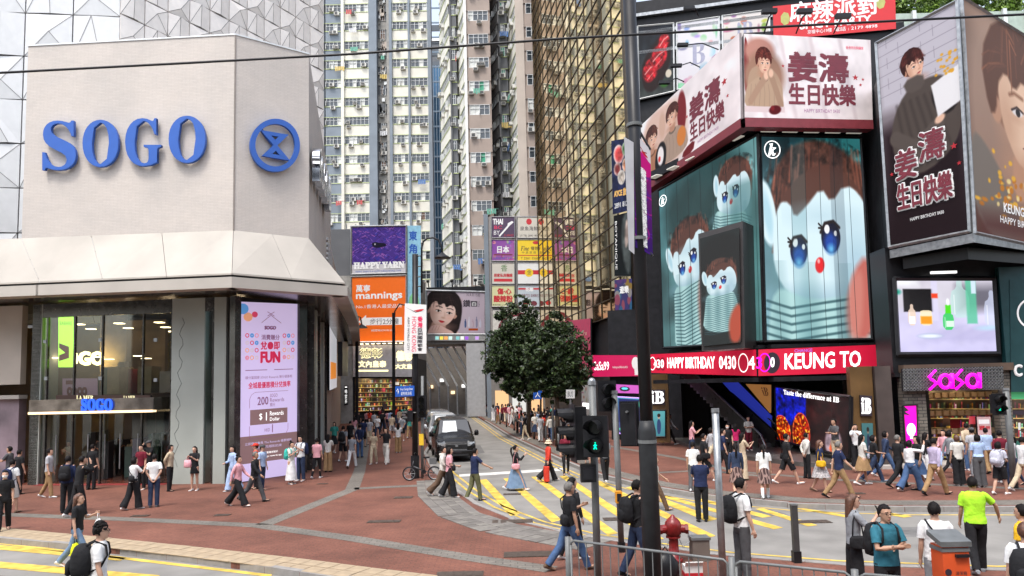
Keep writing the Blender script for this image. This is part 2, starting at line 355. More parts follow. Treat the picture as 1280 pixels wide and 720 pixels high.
def portrait(p, x, y, s, hair=(.13, .08, .07), skin=SKIN, turn=0.0, tilt=0.0, seed=1, long=False, body=None, lips=(.78, .4, .38)):
    """a generic young face: x, y the face centre, s the face height, turn -1..1 sideways"""
    sk = np.array(skin); sh = sk * np.array([.82, .74, .7]); hr = np.array(hair)
    ct, st = math.cos(R(tilt)), math.sin(R(tilt))
    def q(dx, dy): return (x + (dx * ct - dy * st) * s, y + (dx * st + dy * ct) * s)
    if body is not None:
        bc = np.array(body)
        p.poly([q(-.3, .62), q(.3, .62), q(.75, .85), q(1.15, 1.15), q(1.3, 2.2), q(-1.3, 2.2), q(-1.15, 1.15), q(-.75, .85)], bc, .01, 1, 2)
        for i in range(7):
            a = -.8 + i * .27; p.line([q(a, 1.0), q(a * 1.1 + .05, 1.4), q(a * 1.2, 2.0)], .012 * s, bc * .78, .03 * s, .7)
        p.poly([q(-.25, .62), q(.25, .62), q(.3, .8), q(0, .93), q(-.3, .8)], bc * .7, .01 * s, 1, 1)
    if long: p.poly([q(-.55, -.4), q(-.2, -.72), (q(.3, -.7)), q(.6, -.3), q(.62, .9), q(-.62, .9)], hr, .02 * s, 1, 2)
    p.poly([q(-.2, .3), q(.2, .3), q(.24, .78), q(-.24, .78)], sh, .02 * s, 1, 1)
    p.ell(*q(turn * -.06, -.22), .5 * s, .5 * s, hr, .02 * s, tilt)
    p.ell(*q(-.4 - turn * .0, .05), .07 * s, .11 * s, sh, .01 * s, tilt); p.ell(*q(.4, .05), .07 * s, .11 * s, sh, .01 * s, tilt)
    t = turn * .08; hr = hr * 1.0
    p.poly([q(-.36 + t, -.35), q(-.2 + t, -.5), q(.2 + t, -.5), q(.36 + t, -.35), q(.38 + t, .05), q(.3 + t, .3), q(.12 + t, .49), q(-.12 + t, .49), q(-.3 + t, .3), q(-.38 + t, .05)], sk, .012 * s, 1, 2)
    p.ell(*q(-.3 * (1 if turn >= 0 else -1) + t, .12), .13 * s, .3 * s, sh, .09 * s, tilt, .55)      # shaded cheek
    p.ell(*q(t, .52), .34 * s, .12 * s, sh, .1 * s, 0, .7); p.ell(*q(t, -.36), .36 * s, .1 * s, sh * .92, .08 * s, 0, .6); p.ell(*q(.24 + t, .16), .09 * s, .07 * s, (.93, .6, .52), .09 * s, 0, .35)
    p.ell(*q(.12 + t, -.1), .2 * s, .2 * s, np.minimum(sk * 1.06, 1), .1 * s, 0, .5)
    t2 = turn * .2
    for sgn in (-1, 1):
        ex, ey = sgn * .165 + t2, .02
        p.ell(*q(ex, ey), .075 * s, .032 * s, (.96, .93, .92), .006 * s, tilt); p.ell(*q(ex + turn * .02, ey), .032 * s, .034 * s, (.12, .07, .06), .006 * s)
        p.line([q(ex - .08, ey - .01), q(ex, ey - .045), q(ex + .085, ey - .012)], .008 * s, (.15, .08, .07), .008 * s)
        p.line([q(ex - .09, ey - .13), q(ex + sgn * .02, ey - .155), q(ex + .09, ey - .13)], .014 * s, hr * 1.3, .014 * s, .8)
        p.ell(*q(ex, ey + .06), .08 * s, .03 * s, sh, .03 * s, 0, .35)
    p.line([q(t2 * 1.2 + .02, .02), q(t2 * 1.3 + .035, .15)], .012 * s, sh, .03 * s, .5)
    p.ell(*q(t2 * 1.3, .2), .055 * s, .028 * s, sh, .02 * s, tilt, .8)
    p.poly([q(t2 - .1, .315), q(t2 - .03, .29), q(t2, .3), q(t2 + .03, .29), q(t2 + .1, .315), q(t2 + .03, .365), q(t2 - .03, .365)], lips, .008 * s, 1, 1)
    p.line([q(t2 - .1, .317), q(t2 + .1, .317)], .004 * s, np.array(lips) * .5, .006 * s)
    # fringe
    p.poly([q(-.5, .1), q(-.55, -.35), q(-.3, -.72), q(.15, -.76), q(.48, -.5), q(.54, -.05), q(.44, .08), q(.37, -.2), q(.22, -.26), q(.1, -.12), q(.02, -.28), q(-.12, -.14), q(-.22, -.3), q(-.36, -.15), q(-.4, .08)], hr, .015 * s, 1, 1)
    strands(p, *q(0, -.2), .5 * s, hr * 1.5, 30, seed=seed)
def skyline(p, seed, c0, c1, n=20):
    rg = random.Random(seed)
    for _ in range(n):
        x, y = rg.random() * p.asp, rg.random(); p.ell(x, y, rg.uniform(.02, .09), rg.uniform(.02, .09), tuple(a + (b - a) * rg.random() for a, b in zip(c0, c1)), .012)
def plush(p, x, y, s, tilt=0.0, glow=1.0):
    """a plain knitted plush doll: white felt face, brown yarn hair, big printed eyes, striped jumper"""
    ct, st = math.cos(R(tilt)), math.sin(R(tilt))
    def q(dx, dy): return (x + (dx * ct - dy * st) * s, y + (dx * st + dy * ct) * s)
    W_ = (.87, .96, .99)
    p.poly([q(-.9, -.75), q(-.5, -1.25), q(.25, -1.35), q(.95, -1.0), q(1.2, -.3), q(1.05, .2), q(-.9, .2)], (.27, .17, .14), .03 * s, 1, 2)
    rg = random.Random(5); p.noise(26, .9, 3, mask=p.region(*q(.1, -.75), 1.1 * s, .62 * s))
    for i in range(150):
        a = rg.uniform(-.85, 1.1); b = rg.uniform(-1.25, -.3); kk = rg.uniform(.35, 1.5); p.line([q(a, b), q(a + .05 * (a - .1), b + .25), q(a + .1 * (a - .1), b + .45)], .015 * s, tuple(v * kk for v in (.5, .29, .23)), .02 * s, .6)
    p.ell(*q(-.95, -.35), .17 * s, .42 * s, W_, .015 * s, tilt - 14); p.ell(*q(-.93, -.32), .08 * s, .28 * s, (.72, .87, .93), .03 * s, tilt - 14)
    p.poly([q(-.85, -.1), q(-.7, -.55), q(-.2, -.62), q(.35, -.95), q(.95, -.6), q(1.15, -.05), q(1.05, .45), q(.5, .75), q(-.3, .8), q(-.8, .45)], W_, .02 * s, 1, 2)
    p.poly([q(-.75, -.5), q(-.2, -.95), q(.4, -1.05), q(.95, -.65), q(.55, -.78), q(.3, -.52), q(.1, -.72), q(-.2, -.45), q(-.42, -.3), q(-.5, -.5)], (.36, .22, .18), .02 * s, 1, 1)
    p.ell(*q(.75, .3), .35 * s, .5 * s, (.62, .76, .84), .22 * s, 0, .6); p.ell(*q(-.1, .72), .8 * s, .16 * s, (.55, .7, .78), .12 * s, 0, .6); p.ell(*q(.1, -.35), .5 * s, .12 * s, (.7, .82, .88), .12 * s, 0, .5)
    for (ex, ey, r) in ((-.34, .1, .165), (.27, -.09, .18)):
        p.ell(*q(ex, ey), r * s, r * 1.12 * s, (.04, .05, .16), .01 * s, tilt); p.ell(*q(ex, ey + .07), r * .72 * s, r * .72 * s, (.1, .28, .66), .05 * s, tilt)
        p.ell(*q(ex, ey + .15), r * .35 * s, r * .3 * s, (.4, .72, .93), .04 * s); p.ell(*q(ex - .07, ey - .1), .05 * s, .06 * s, (1, 1, 1), .008 * s); p.ell(*q(ex + .09, ey - .05), .03 * s, .035 * s, (1, 1, 1), .006 * s)
        p.line([q(ex - r * 1.05, ey - r * .3), q(ex - r * .6, ey - r * .95), q(ex + r * .3, ey - r * 1.12), q(ex + r * .9, ey - r * .7)], .02 * s, (.12, .07, .07), .012 * s)
        for k in (-1, 0): p.line([q(ex - r * .8, ey - r * .6), q(ex - r * 1.25, ey - r * (.9 + .3 * k))], .012 * s, (.1, .06, .06), .006 * s)
    p.ell(*q(.05, .27), .085 * s, .1 * s, (.93, .12, .14), .01 * s, tilt + 20); p.ell(*q(.03, .22), .025 * s, .03 * s, (1, .7, .7), .01 * s)
    p.poly([q(-.85, .5), q(-.2, .72), q(.5, .66), q(1.0, .5), q(1.35, 1.6), q(1.5, 2.6), q(-1.1, 2.6), q(-.95, 1.4)], (.72, .88, .88), .03 * s, 1, 2)
    for (fx, fw_) in ((-.7, .12), (-.1, .16), (.55, .14), (1.1, .12)): p.ell(*q(fx, 1.4), fw_ * s, .9 * s, (.42, .6, .62), .12 * s, 0, .6)
    for i in range(20):
        yy = .72 + i * .1; p.line([q(-.95, yy + .02), q(-.5, yy + .1), q(.1, yy + .02), q(.75, yy - .06), q(1.3, yy + .04)], .016 * s, (.2, .35, .38), .01 * s, .85)
def bottle_shape(p, x, y, wd, hh, c, neck=.4, al=.9):
    p.poly([(x - wd, y), (x - wd, y - hh * .68), (x - wd * neck, y - hh * .78), (x - wd * neck, y - hh), (x + wd * neck, y - hh), (x + wd * neck, y - hh * .78), (x + wd, y - hh * .68), (x + wd, y)], c, .004, al, 1)
    p.line([(x - wd * .6, y - hh * .1), (x - wd * .6, y - hh * .6)], .004, (1, 1, 1), .005, .7)
def make_pics():
    G = {}
    # plush doll on the big corner screen, right-hand face
    p = Pic(400, 520); p.grad((.3, .46, .5), (.5, .66, .7), 80); p.noise(5, .35, 3)
    p.ell(.4, .05, .5, .16, (.02, .12, .14), .1); p.ell(.62, .06, .32, .12, (.2, .55, .55), .08, -20, .6)
    plush(p, .4, .53, .39, 2); p.poly([(.62, .7), (.8, .55), (.8, 1), (.6, 1)], (.78, .42, .38), .02, 1, 2); p.poly([(.6, .75), (.74, .62), (.7, 1), (.58, 1)], (.85, .55, .5), .02, .7, 2)
    for x in (.11, .22, .33, .44, .55, .66): p.rect(x, 0, x + .003, 1, (.02, .08, .1), .001, .8)
    p.rect(.22, 0, .33, 1, (.3, .55, .6), .002, .22); p.rect(.52, 0, .62, 1, (.05, .1, .16), .002, .2); G['plush_right'] = p.done()
    p = Pic(420, 440); p.grad((.2, .36, .38), (.46, .62, .62), 40); p.noise(4, .5, 4)
    p.poly([(0, .1), (.6, -.1), (.9, .1), (.7, .6), (.2, .5)], (.08, .2, .2), .06, .7, 2); plush(p, .3, .52, .2, -6); plush(p, .72, .24, .15, 12)
    p.poly([(.38, .6), (.6, .5), (.56, 1), (.4, 1)], (.6, .36, .32), .02, .8, 2)
    for x in np.arange(.08, .95, .12): p.rect(x, 0, x + .004, 1, (.02, .07, .08), .001, .8)
    p.rect(.7, .2, .95, 1, (.2, .42, .42), .02, .5); G['plush_left'] = p.done()
    p = Pic(180, 420); p.grad((.05, .1, .1), (.08, .12, .12), 90); p.ell(.23, .25, .26, .23, (.03, .05, .05), .03); plush(p, .2, .45, .17, 2)
    p.poly([(.3, .75), (.45, .62), (.45, 1), (.3, 1)], (.75, .3, .2), .02, 1, 2); G['plush_small'] = p.done()
    # birthday billboards
    p = Pic(768, 360); p.grad((1, .97, .97), (.93, .88, .88), 60); p.noise(4, .12, 5)
    for i in range(5): p.line([(.1 + i * .5, 0), (.35 + i * .5, 1)], .03, (.86, .79, .8), .02, .6)
    p.poly([(0, 0), (.06, .1), (.1, .45), (.06, .7), (0, .72)], (.5, .14, .16), .004, 1, 2)
    p.ell(.25, .2, .25, .16, (.78, .56, .5), .03); p.ell(.32, .5, .34, .3, (.66, .5, .42), .05)
    p.poly([(.05, .45), (.25, .35), (.48, .4), (.64, .6), (.62, .86), (.05, .86)], (.72, .6, .5), .01, 1, 2); portrait(p, .32, .34, .26, (.34, .15, .12), turn=.4, seed=2, body=(.75, .63, .53))
    p.line([(.1, .8), (.25, .62), (.36, .5)], .045, (.7, .57, .48), .01); p.ell(.36, .49, .04, .05, SKIN, .01); p.line([(.6, .84), (.52, .65), (.43, .47)], .045, (.68, .55, .46), .01); p.ell(.44, .46, .04, .05, SKIN, .01)
    p.rect(0, .86, .66, .93, (.9, .82, .82), .006); p.ell(.5, .9, .1, .055, (.36, .05, .08), .008, -8); p.ell(.46, .88, .03, .03, (.5, .1, .12), .01); G['bb_right'] = p.done()
    p = Pic(900, 420); p.grad((1, .97, .97), (.93, .88, .88), 20); p.noise(3, .15, 6); p.poly([(0, 0), (.9, 0), (1.15, .4), (1.1, 1), (0, 1)], (.88, .72, .64), .05, .8, 2)
    p.ell(1.02, .35, .1, .3, (.5, .14, .16), .01); p.poly([(1.05, .9), (1.3, .85), (1.25, 1), (1.0, 1)], (.45, .1, .13), .01, 1, 1)
    portrait(p, .28, .38, .3, (.3, .17, .14), turn=.8, seed=3, body=(.72, .5, .38)); portrait(p, .8, .3, .28, (.3, .16, .13), turn=-.8, seed=4, body=(.7, .6, .53))
    p.ell(.1, .55, .1, .16, (.98, .97, .96), .01); p.ell(.07, .5, .02, .03, (.08, .08, .08), .005); p.ell(.13, .52, .02, .03, (.08, .08, .08), .005)
    p.ell(.5, .78, .14, .24, (.1, .08, .09), .01, 8); p.ell(.5, .74, .08, .14, (.98, .95, .94), .01); p.ell(.47, .78, .03, .04, (.9, .2, .2), .008); p.ell(1.0, .68, .1, .13, (.86, .52, .25), .01); p.ell(.56, .3, .08, .2, (.85, .7, .62), .02)
    G['bb_left'] = p.done()
    p = Pic(420, 900)
    p.grad((.8, .77, .8), (.12, .07, .09), 90); p.poly([(0, .0), (.47, .0), (.47, .38), (0, .35)], (.78, .76, .8), .03)
    for i in range(6):
        p.line([(0, .05 * i + .03), (.47, .05 * i + .01)], .0015, (.6, .58, .62), .002); p.line([(.06 + (i % 2) * .07, .05 * i), (.06 + (i % 2) * .07, .05 * i + .05)], .0015, (.6, .58, .62)); p.line([(.26 + (i % 2) * .07, .05 * i), (.26 + (i % 2) * .07, .05 * i + .05)], .0015, (.6, .58, .62))
    p.poly([(0, .45), (.47, .4), (.47, 1), (0, 1)], (.13, .07, .09), .05)
    p.poly([(.05, .45), (.14, .3), (.28, .27), (.4, .3), (.47, .42), (.44, .62), (.2, .72), (.07, .62)], (.33, .29, .27), .006, 1, 2)
    portrait(p, .21, .2, .125, (.22, .1, .09), turn=.9, tilt=-12, seed=5); p.poly([(.14, .25), (.26, .24), (.27, .31), (.17, .32)], (.36, .32, .3), .006, 1, 1)
    for i in range(6): p.line([(.1 + i * .04, .35), (.14 + i * .05, .6)], .004, (.22, .19, .18), .012, .7)
    p.poly([(.28, .34), (.42, .3), (.46, .45), (.34, .48)], (.12, .1, .1), .006, 1, 2); p.line([(.08, .5), (.2, .58), (.33, .5)], .035, (.36, .32, .3), .006); p.ell(.34, .48, .03, .018, SKIN, .004, -20)
    p.poly([(.3, .32), (.47, .27), (.47, .43), (.33, .47)], (.95, .94, .95), .004); rg = random.Random(3)
    for i in range(26): p.ell(rg.uniform(.33, .46), rg.uniform(.2, .3), .008, .006, (.9, .66, .2), .003)
    G['tall_left'] = p.done()
    p = Pic(420, 640); p.grad((.62, .5, .42), (.38, .24, .2), 90); p.noise(4, .2, 8); p.poly([(0, 0), (.5, 0), (.66, .4), (.66, 1), (0, 1)], (.72, .6, .52), .05, .7, 2)
    portrait(p, .42, .38, .55, (.4, .25, .17), turn=.3, tilt=-4, seed=6, skin=(.95, .8, .68)); p.poly([(0, .55), (.12, .6), (.3, .8), (.5, 1), (0, 1)], (.5, .46, .42), .01, 1, 2)
    for i in range(60): p.ell(.3 + rg.gauss(0, .12), .78 + rg.gauss(0, .07), rg.uniform(.008, .022), rg.uniform(.006, .016), random.choice([(.95, .72, .25), (.98, .88, .6), (.8, .5, .15)]), .004)
    p.poly([(.05, .9), (.66, .86), (.66, 1), (.05, 1)], (.32, .13, .12), .05, .7); G['tall_right'] = p.done()
    # shop ads
    p = Pic(600, 470); p.grad((.86, .84, .93), (.8, .78, .93), 90); p.rect(0, 0, 1.3, .42, (.82, .8, .85), .06); p.rect(.1, .14, .48, .44, (.05, .04, .05), .01); p.rect(.8, .1, 1.28, .42, (.32, .31, .36), .08, .8)
    p.rect(.02, 0, .3, .1, (.95, .95, .97), .05); p.ell(.03, .18, .04, .03, (.1, .6, .5), .02); p.noise(3, .08, 2)
    for i in range(4): p.poly([(.35 + i * .22, .8), (.7 + i * .3, .62), (.9 + i * .3, .62), (.5 + i * .22, .85)], (.68, .66, .82), .04, .5)
    p.ell(.42, .76, .16, .04, (.7, .74, .85), .01, 0, .8); p.ell(.42, .76, .12, .022, (.9, .93, .97), .01); bottle_shape(p, .2, .62, .05, .28, (.92, .82, .74)); p.rect(.16, .5, .24, .6, (.95, .95, .97)); bottle_shape(p, .38, .62, .08, .2, (.97, .9, .75), .9); p.rect(.31, .5, .45, .6, (.96, .6, .1), .01)
    p.rect(.46, .02, .54, .56, (.84, .82, .92), .01, .9); p.rect(.46, .2, .54, .26, (.92, .25, .12), .01); bottle_shape(p, .66, .68, .07, .28, (.2, .78, .38), .45); p.rect(.63, .35, .7, .46, (.3, .85, .1), .006); p.ell(.665, .31, .02, .045, (.95, .97, .97), .006); p.rect(.63, .56, .73, .64, (.85, .96, .88), .004)
    bottle_shape(p, .82, .52, .12, .5, (.74, .88, .86), .3, .7); p.rect(.9, .02, 1.03, .6, (.35, .75, .6), .012, .85); p.rect(.97, .02, 1.03, .2, (.8, .88, .93), .008); bottle_shape(p, 1.22, .66, .1, .5, (.8, .83, .93), .3, .7); p.ell(1.15, .66, .14, .03, (.7, .85, .93), .02, 0, .7); G['cosmetics'] = p.done()
    p = Pic(480, 380); p.grad((.86, .8, .84), (.78, .72, .78), 20); p.poly([(-.1, 1.1), (0, .85), (.3, .8), (.62, .85), (.78, 1.1)], (.95, .8, .76), .02, 1, 2)
    portrait(p, .33, .46, .72, (.14, .1, .1), turn=.3, tilt=12, seed=9, long=True, skin=(.96, .83, .78), lips=(.85, .22, .25)); p.poly([(.02, .92), (.12, .78), (.3, .78), (.42, .86), (.6, .95), (.6, 1.1), (0, 1.1)], (.95, .79, .74), .01, 1, 2)
    for k in range(4): p.line([(.1 + k * .06, .8), (.06 + k * .06, .9)], .004, (.8, .6, .56), .006)
    for i, (c) in enumerate(((.2, .3, .5), (.85, .85, .9), (.75, .65, .7), (.5, .5, .62), (.82, .82, .9))): bottle_shape(p, .83 + i * .08, .84, .022, .2 + .06 * (i % 2), c)
    p.rect(.9, .86, 1.1, .91, (.72, .3, .1)); G['beauty'] = p.done()
    p = Pic(420, 420); p.a[:] = (.34, .24, .62); rg = random.Random(2)
    for i in range(520):
        x, y = rg.random(), rg.random() * .8; a = rg.choice((-1, 1)) * R(rg.uniform(20, 60)); c = rg.choice([(.3, .2, .6), (.55, .4, .8), (.42, .3, .75), (.2, .25, .7), (.72, .45, .78), (.25, .15, .45)])
        x0, y0 = x - .03 * math.cos(a), y - .03 * math.sin(a); k = p; k.line([(x0, y0), (x0 + .06 * math.cos(a), y0 + .06 * math.sin(a))], .007, c, .003, .9) if i < 420 else None
    p.poly([(.36, .36), (.44, .33), (.5, .35), (.62, .36), (.64, .42), (.56, .44), (.48, .46), (.4, .44)], (.1, .09, .2), .004, 1, 1); p.ell(.43, .38, .012, .02, (.9, .9, .95), .004)
    p.rect(0, .8, 1, 1, (.96, .95, .97)); G['yarn'] = p.done()
    p = Pic(300, 360); p.grad((.1, .12, .16), (.25, .27, .26), 90); p.noise(6, .5, 3); p.poly([(.1, .9), (.05, .55), (.3, .3), (.62, .08), (.78, .25), (.75, .6), (.4, .95)], (.16, .1, .1), .02, 1, 2)
    for (x, y, r_) in ((.28, .62, .19), (.48, .45, .2), (.6, .25, .14)):
        p.ell(x, y, r_, r_ * .8, (.68, .12, .16), .02, -30); p.noise(16, .9, 7, mask=p.region(x, y, r_, r_ * .8))
        p.line([(x - r_ * .7, y + .05), (x, y - .04), (x + r_ * .7, y - .08)], .008, (.95, .8, .76), .008, .8); p.line([(x - r_ * .4, y + .12), (x + r_ * .3, y + .04)], .006, (.95, .75, .7), .008, .7)
    p.ell(.7, .72, .07, .06, (.85, .8, .72), .01); p.ell(.6, .86, .09, .05, (.2, .4, .15), .02); G['meat'] = p.done()
    p = Pic(300, 400); p.grad((.93, .92, .94), (.86, .84, .86), 90); skyline(p, 4, (.4, .38, .5), (.9, .85, .92), 26); p.ell(.4, .5, .22, .2, (.93, .92, .93), .05); p.rect(.02, .02, .73, .98, (.9, .88, .9), .01, .35); G['floral'] = p.done()
    p = Pic(300, 400); p.grad((.93, .9, .88), (.8, .75, .74), 90); skyline(p, 8, (.5, .3, .3), (.9, .8, .75), 20); G['blush'] = p.done()
    p = Pic(200, 400); p.grad((.1, .13, .26), (.13, .16, .3), 90)
    for (x, y, r_, c) in ((.18, .2, .13, (.85, .3, .3)), (.36, .14, .1, (.3, .5, .25)), (.36, .36, .1, (.8, .5, .35)), (.14, .4, .09, (.5, .2, .2)), (.24, .52, .1, (.75, .7, .65))): p.ell(x, y, r_, r_, (.85, .83, .8), .01); p.ell(x, y, r_ * .8, r_ * .8, c, .03)
    p.noise(14, .5, 4); G['food'] = p.done()
    p = Pic(200, 500); p.grad((.05, .06, .07), (.1, .13, .14), 90); p.poly([(.2, 0), (.4, 0), (.4, 1), (.25, .9), (.16, .5)], (.35, .38, .38), .03, 1, 2); p.poly([(.26, .1), (.36, .15), (.34, .5), (.24, .6)], (.8, .72, .68), .02, 1, 2); p.noise(5, .5, 2); G['watch'] = p.done()
    p = Pic(200, 500); rg = random.Random(9); p.a[:] = (.35, .3, .7)
    for i in range(34): p.ell(rg.random() * .4, rg.random(), rg.uniform(.03, .08), rg.uniform(.03, .09), rg.choice([(.95, .45, .6), (.95, .75, .3), (.2, .6, .85), (.55, .3, .75), (.95, .9, .9), (.1, .15, .4)]), .005)
    G['cartoon'] = p.done()
    p = Pic(640, 400); p.grad((.22, .08, .07), (.12, .05, .05), 0); p.noise(5, .9, 12); p.poly([(0, 0), (.75, .1), (.72, .55), (0, .75)], (.06, .1, .62), .01)
    for x in (.22, .44): p.rect(x, .05, x + .008, .6, (.02, .03, .2))
    p.noise(9, 1.2, 3, mask=p.X < .72); rg = random.Random(5)
    for cx, cy, rx, ry in ((.14, .82, .22, .3), (.62, .78, .2, .38)):
        p.ell(cx, cy, rx, ry, (.55, .1, .02), .01); m = p.region(cx, cy, rx * .97, ry * .97)
        for i in range(150):
            a = rg.uniform(0, 2 * PI); q_ = rg.random() ** .5; x, y = cx + rx * q_ * math.cos(a), cy + ry * q_ * math.sin(a)
            if y < 1: p.ell(x, y, rg.uniform(.006, .02), rg.uniform(.008, .035), rg.choice([(1, .45, .05), (1, .75, .2), (.8, .15, .02), (.25, .03, .01)]), .006, rg.uniform(-40, 40))
        p.ell(cx, cy, rx, ry, (1, .35, .25), .004, 0, 1, .004)
    p.ell(1.3, .82, .16, .26, (.8, .7, .75), .02, 0, .8); p.poly([(1.2, 1), (1.3, .7), (1.42, .8), (1.45, 1)], (.95, .35, .12), .02, 1, 1); p.noise(12, .4, 4); G['flames'] = p.done()
    p = Pic(300, 420); p.grad((.35, .75, .85), (.25, .2, .5), 90); p.rect(.04, .04, .68, .7, (.1, .16, .42), .01); skyline(p, 12, (.2, .1, .5), (.6, .9, .95), 22); p.rect(.1, .74, .64, .96, (.55, .2, .6), .01); G['aqua'] = p.done()
    p = Pic(300, 420); p.grad((.45, .8, .82), (.3, .62, .68), 90); p.poly([(.3, .9), (.28, .4), (.4, .3), (.5, .5), (.46, .9)], (.2, .3, .5), .01, 1, 2); p.ell(.38, .24, .06, .08, SKIN, .01); p.ell(.38, .19, .08, .07, (.2, .12, .1), .01); G['mermaid'] = p.done()
    # stocked shelves
    for nm, sd, warm in (('shelves', 1, 1), ('cosmetic_shelves', 5, 0), ('cafe', 9, 1)):
        p = Pic(512, 360); p.a[:] = (.2, .13, .08); rg = random.Random(sd)
        for r_ in range(7):
            y1 = .14 * (r_ + 1); p.rect(0, y1 - .015, 1.43, y1, (.85, .68, .4)); x = .01
            while x < 1.42:
                bw = rg.uniform(.012, .04); bh = rg.uniform(.05, .105); c = rg.choice([(.9, .8, .6), (.8, .3, .15), (.85, .65, .2), (.5, .15, .1), (.95, .93, .85), (.35, .25, .15), (.2, .3, .35), (.75, .5, .35), (.8, .2, .4)] if not warm or nm == 'cafe' else [(.9, .8, .55), (.75, .5, .2), (.85, .65, .25), (.5, .3, .1), (.95, .93, .8), (.35, .25, .15)])
                c = tuple(v * rg.uniform(.5, 1.1) for v in c); p.rect(x, y1 - .015 - bh, x + bw, y1 - .015, c, .002); p.rect(x, y1 - .015 - bh * rg.uniform(.3, .8), x + bw, y1 - .02 - bh * .2, tuple(v * .6 for v in c), .002, .8); x += bw + rg.choice((.003, .006, .02, .04))
        for _ in range(7 if nm != 'shelves' else 3):
            x, y = rg.uniform(0, 1.3), rg.uniform(.1, .85); c = rg.choice([(.95, .9, .85), (.9, .3, .35), (.3, .2, .15), (.95, .7, .3), (.15, .1, .1)]); p.rect(x, y, x + rg.uniform(.05, .16), y + rg.uniform(.06, .2), c, .003)
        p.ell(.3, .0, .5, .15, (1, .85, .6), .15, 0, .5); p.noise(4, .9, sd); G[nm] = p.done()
    p = Pic(256, 256); p.grad((.6, .35, .75), (.8, .5, .75), 30); skyline(p, 31, (.4, .2, .6), (.98, .8, .95), 24); G['violet'] = p.done()
    return G
PICS = make_pics()
# ---------------------------------------------------------------- common materials
M_black = mat('black_metal', (.012, .012, .014), .4, 0, .3, 3, 0, 0, .3); M_dark = mat('dark_panel', (.014, .014, .017), .5, 0, .3, 3, 0, 0, .25); M_steel = mat('galvanised_steel', (.3, .31, .32), .4, .7, .25, 6)
M_grey = mat('grey_paint', (.13, .135, .135), .5, 0, .2, 4); M_white = mat('white_paint', (.78, .77, .74), .5, 0, .05); M_red = mat('hydrant_red', (.2, .013, .013), .35, 0, .3, 9)
M_concrete = mat('concrete', (.3, .29, .27), .85, 0, .2, 2, .3); M_cream = mat('cream_render', (.7, .68, .6), .8, 0, .1, .6, .1); M_slate = mat('slate_blue_render', (.2, .235, .275), .8, 0, .12, .5); M_taupe = mat('taupe_render', (.36, .29, .25), .8, 0, .1, .5)
M_taupe2 = mat('taupe_light', (.5, .43, .37), .8, 0, .08, .5); M_dgrey = mat('dark_grey_render', (.12, .125, .135), .8, 0, .15, .5); M_lime = mat('lime_trim', (.5, .58, .25), .7, 0, .1); M_win = mat('window_glass', (.05, .06, .07), .08, 0, .3, .3, 0, 0, .8)
M_frame = mat('aluminium_frame', (.62, .63, .62), .4, .3, .1); M_curt = mat('pale_curtain', (.66, .67, .64), .8, 0, .15, 2); M_green = mat('green_sheet', (.05, .3, .18), .6, 0, .3, 1); M_ac = mat('ac_casing', (.6, .59, .55), .5, 0, .15, 3); M_acd = mat('ac_grille', (.06, .06, .06), .6)
M_teal = mat('dark_teal_panel', (.01, .045, .05), .35, 0, .15); M_maroon = mat('maroon_trim', (.2, .03, .04), .5); M_bronze = mat('bronze_mullion', (.06, .045, .03), .4, .5, .2)
def emis(name, c, s): return mat(name, c, .5, 0, .02, 1, 0, s)
T_white = mat('print_white', (.85, .85, .84), .5, 0, .01); T_red = mat('print_red', (.55, .02, .03), .5, 0, .05); T_dark = mat('print_dark', (.03, .02, .03), .5); T_maroon = mat('print_maroon', (.17, .02, .035), .5)
E_white = emis('lit_white', (1, 1, .98), 1.1); E_pink = emis('neon_pink', (1, .0, .62), 1.3); E_warm = emis('lamp_warm', (1, .72, .4), 1.6); E_red = emis('screen_red', (.42, .006, .03), .8); E_yel = emis('lit_cream', (1, .9, .5), 1.1)
E_lilac = emis('screen_lilac', (.6, .5, .76), .66); E_green = emis('signal_green', (.0, .9, .55), 1.6); T_blue = mat('sign_blue', (.015, .09, .42), .4); T_lime_glow = emis('lime_banner', (.35, .75, .05), 2.6); E_brown = emis('screen_brown', (.24, .14, .14), .55)
T_mauve = emis('screen_mauve_text', (.3, .12, .25), .3); T_redl = emis('screen_red_text', (.55, .02, .08), .6)
# ---------------------------------------------------------------- ground
M_road = mat('road_concrete', (.2, .19, .175), .85, 0, .22, .9, .35, detail=9); M_brick = brick_mat('red_paving', (.225, .092, .064), (.19, .08, .057), (.15, .072, .055), .21, .105, stain=.4, bump=.2)
M_pave = brick_mat('grey_block_paving', (.21, .19, .165), (.17, .155, .135), (.12, .11, .1), .3, .15, stain=.3); M_yel = mat('road_yellow', (.56, .38, .06), .75, 0, .4, 3, .2, detail=10); M_wline = mat('road_white', (.6, .58, .54), .75, 0, .2, 5, .2)
M_kerb = mat('kerb_granite', (.25, .235, .22), .8, 0, .15, 5, .2); M_tact = mat('tactile_buff', (.34, .26, .17), .8, 0, .15, 4); M_iron = mat('cast_iron', (.1, .075, .06), .6, .5, .3, 8, .3)
RZ = -.13
g = MB().quad((-500, -60, RZ), (500, -60, RZ), (500, 1500, RZ), (-500, 1500, RZ)); part('road', g, M_road, kind='structure')
KL = [gp(u, v) for u, v in ((1280, 712), (1050, 704), (900, 692), (800, 679), (720, 667), (650, 650), (600, 630), (568, 609), (545, 588), (533, 566))]
KL = [Vector((34, 13.4, 0))] + KL
a_, b_ = KL[-1], gp(558, 520); KL += [a_.lerp(b_, .3), b_, Vector((-22.5, 160, 0))]
KR = [gp(585, 513), gp(610, 528), gp(637, 545), gp(700, 574), gp(745, 592), gp(800, 606), gp(880, 619), gp(1000, 630), gp(1120, 634), gp(1280, 634)]
KR = [Vector((-15, 170, 0))] + KR + [Vector((60, 18.5, 0))]
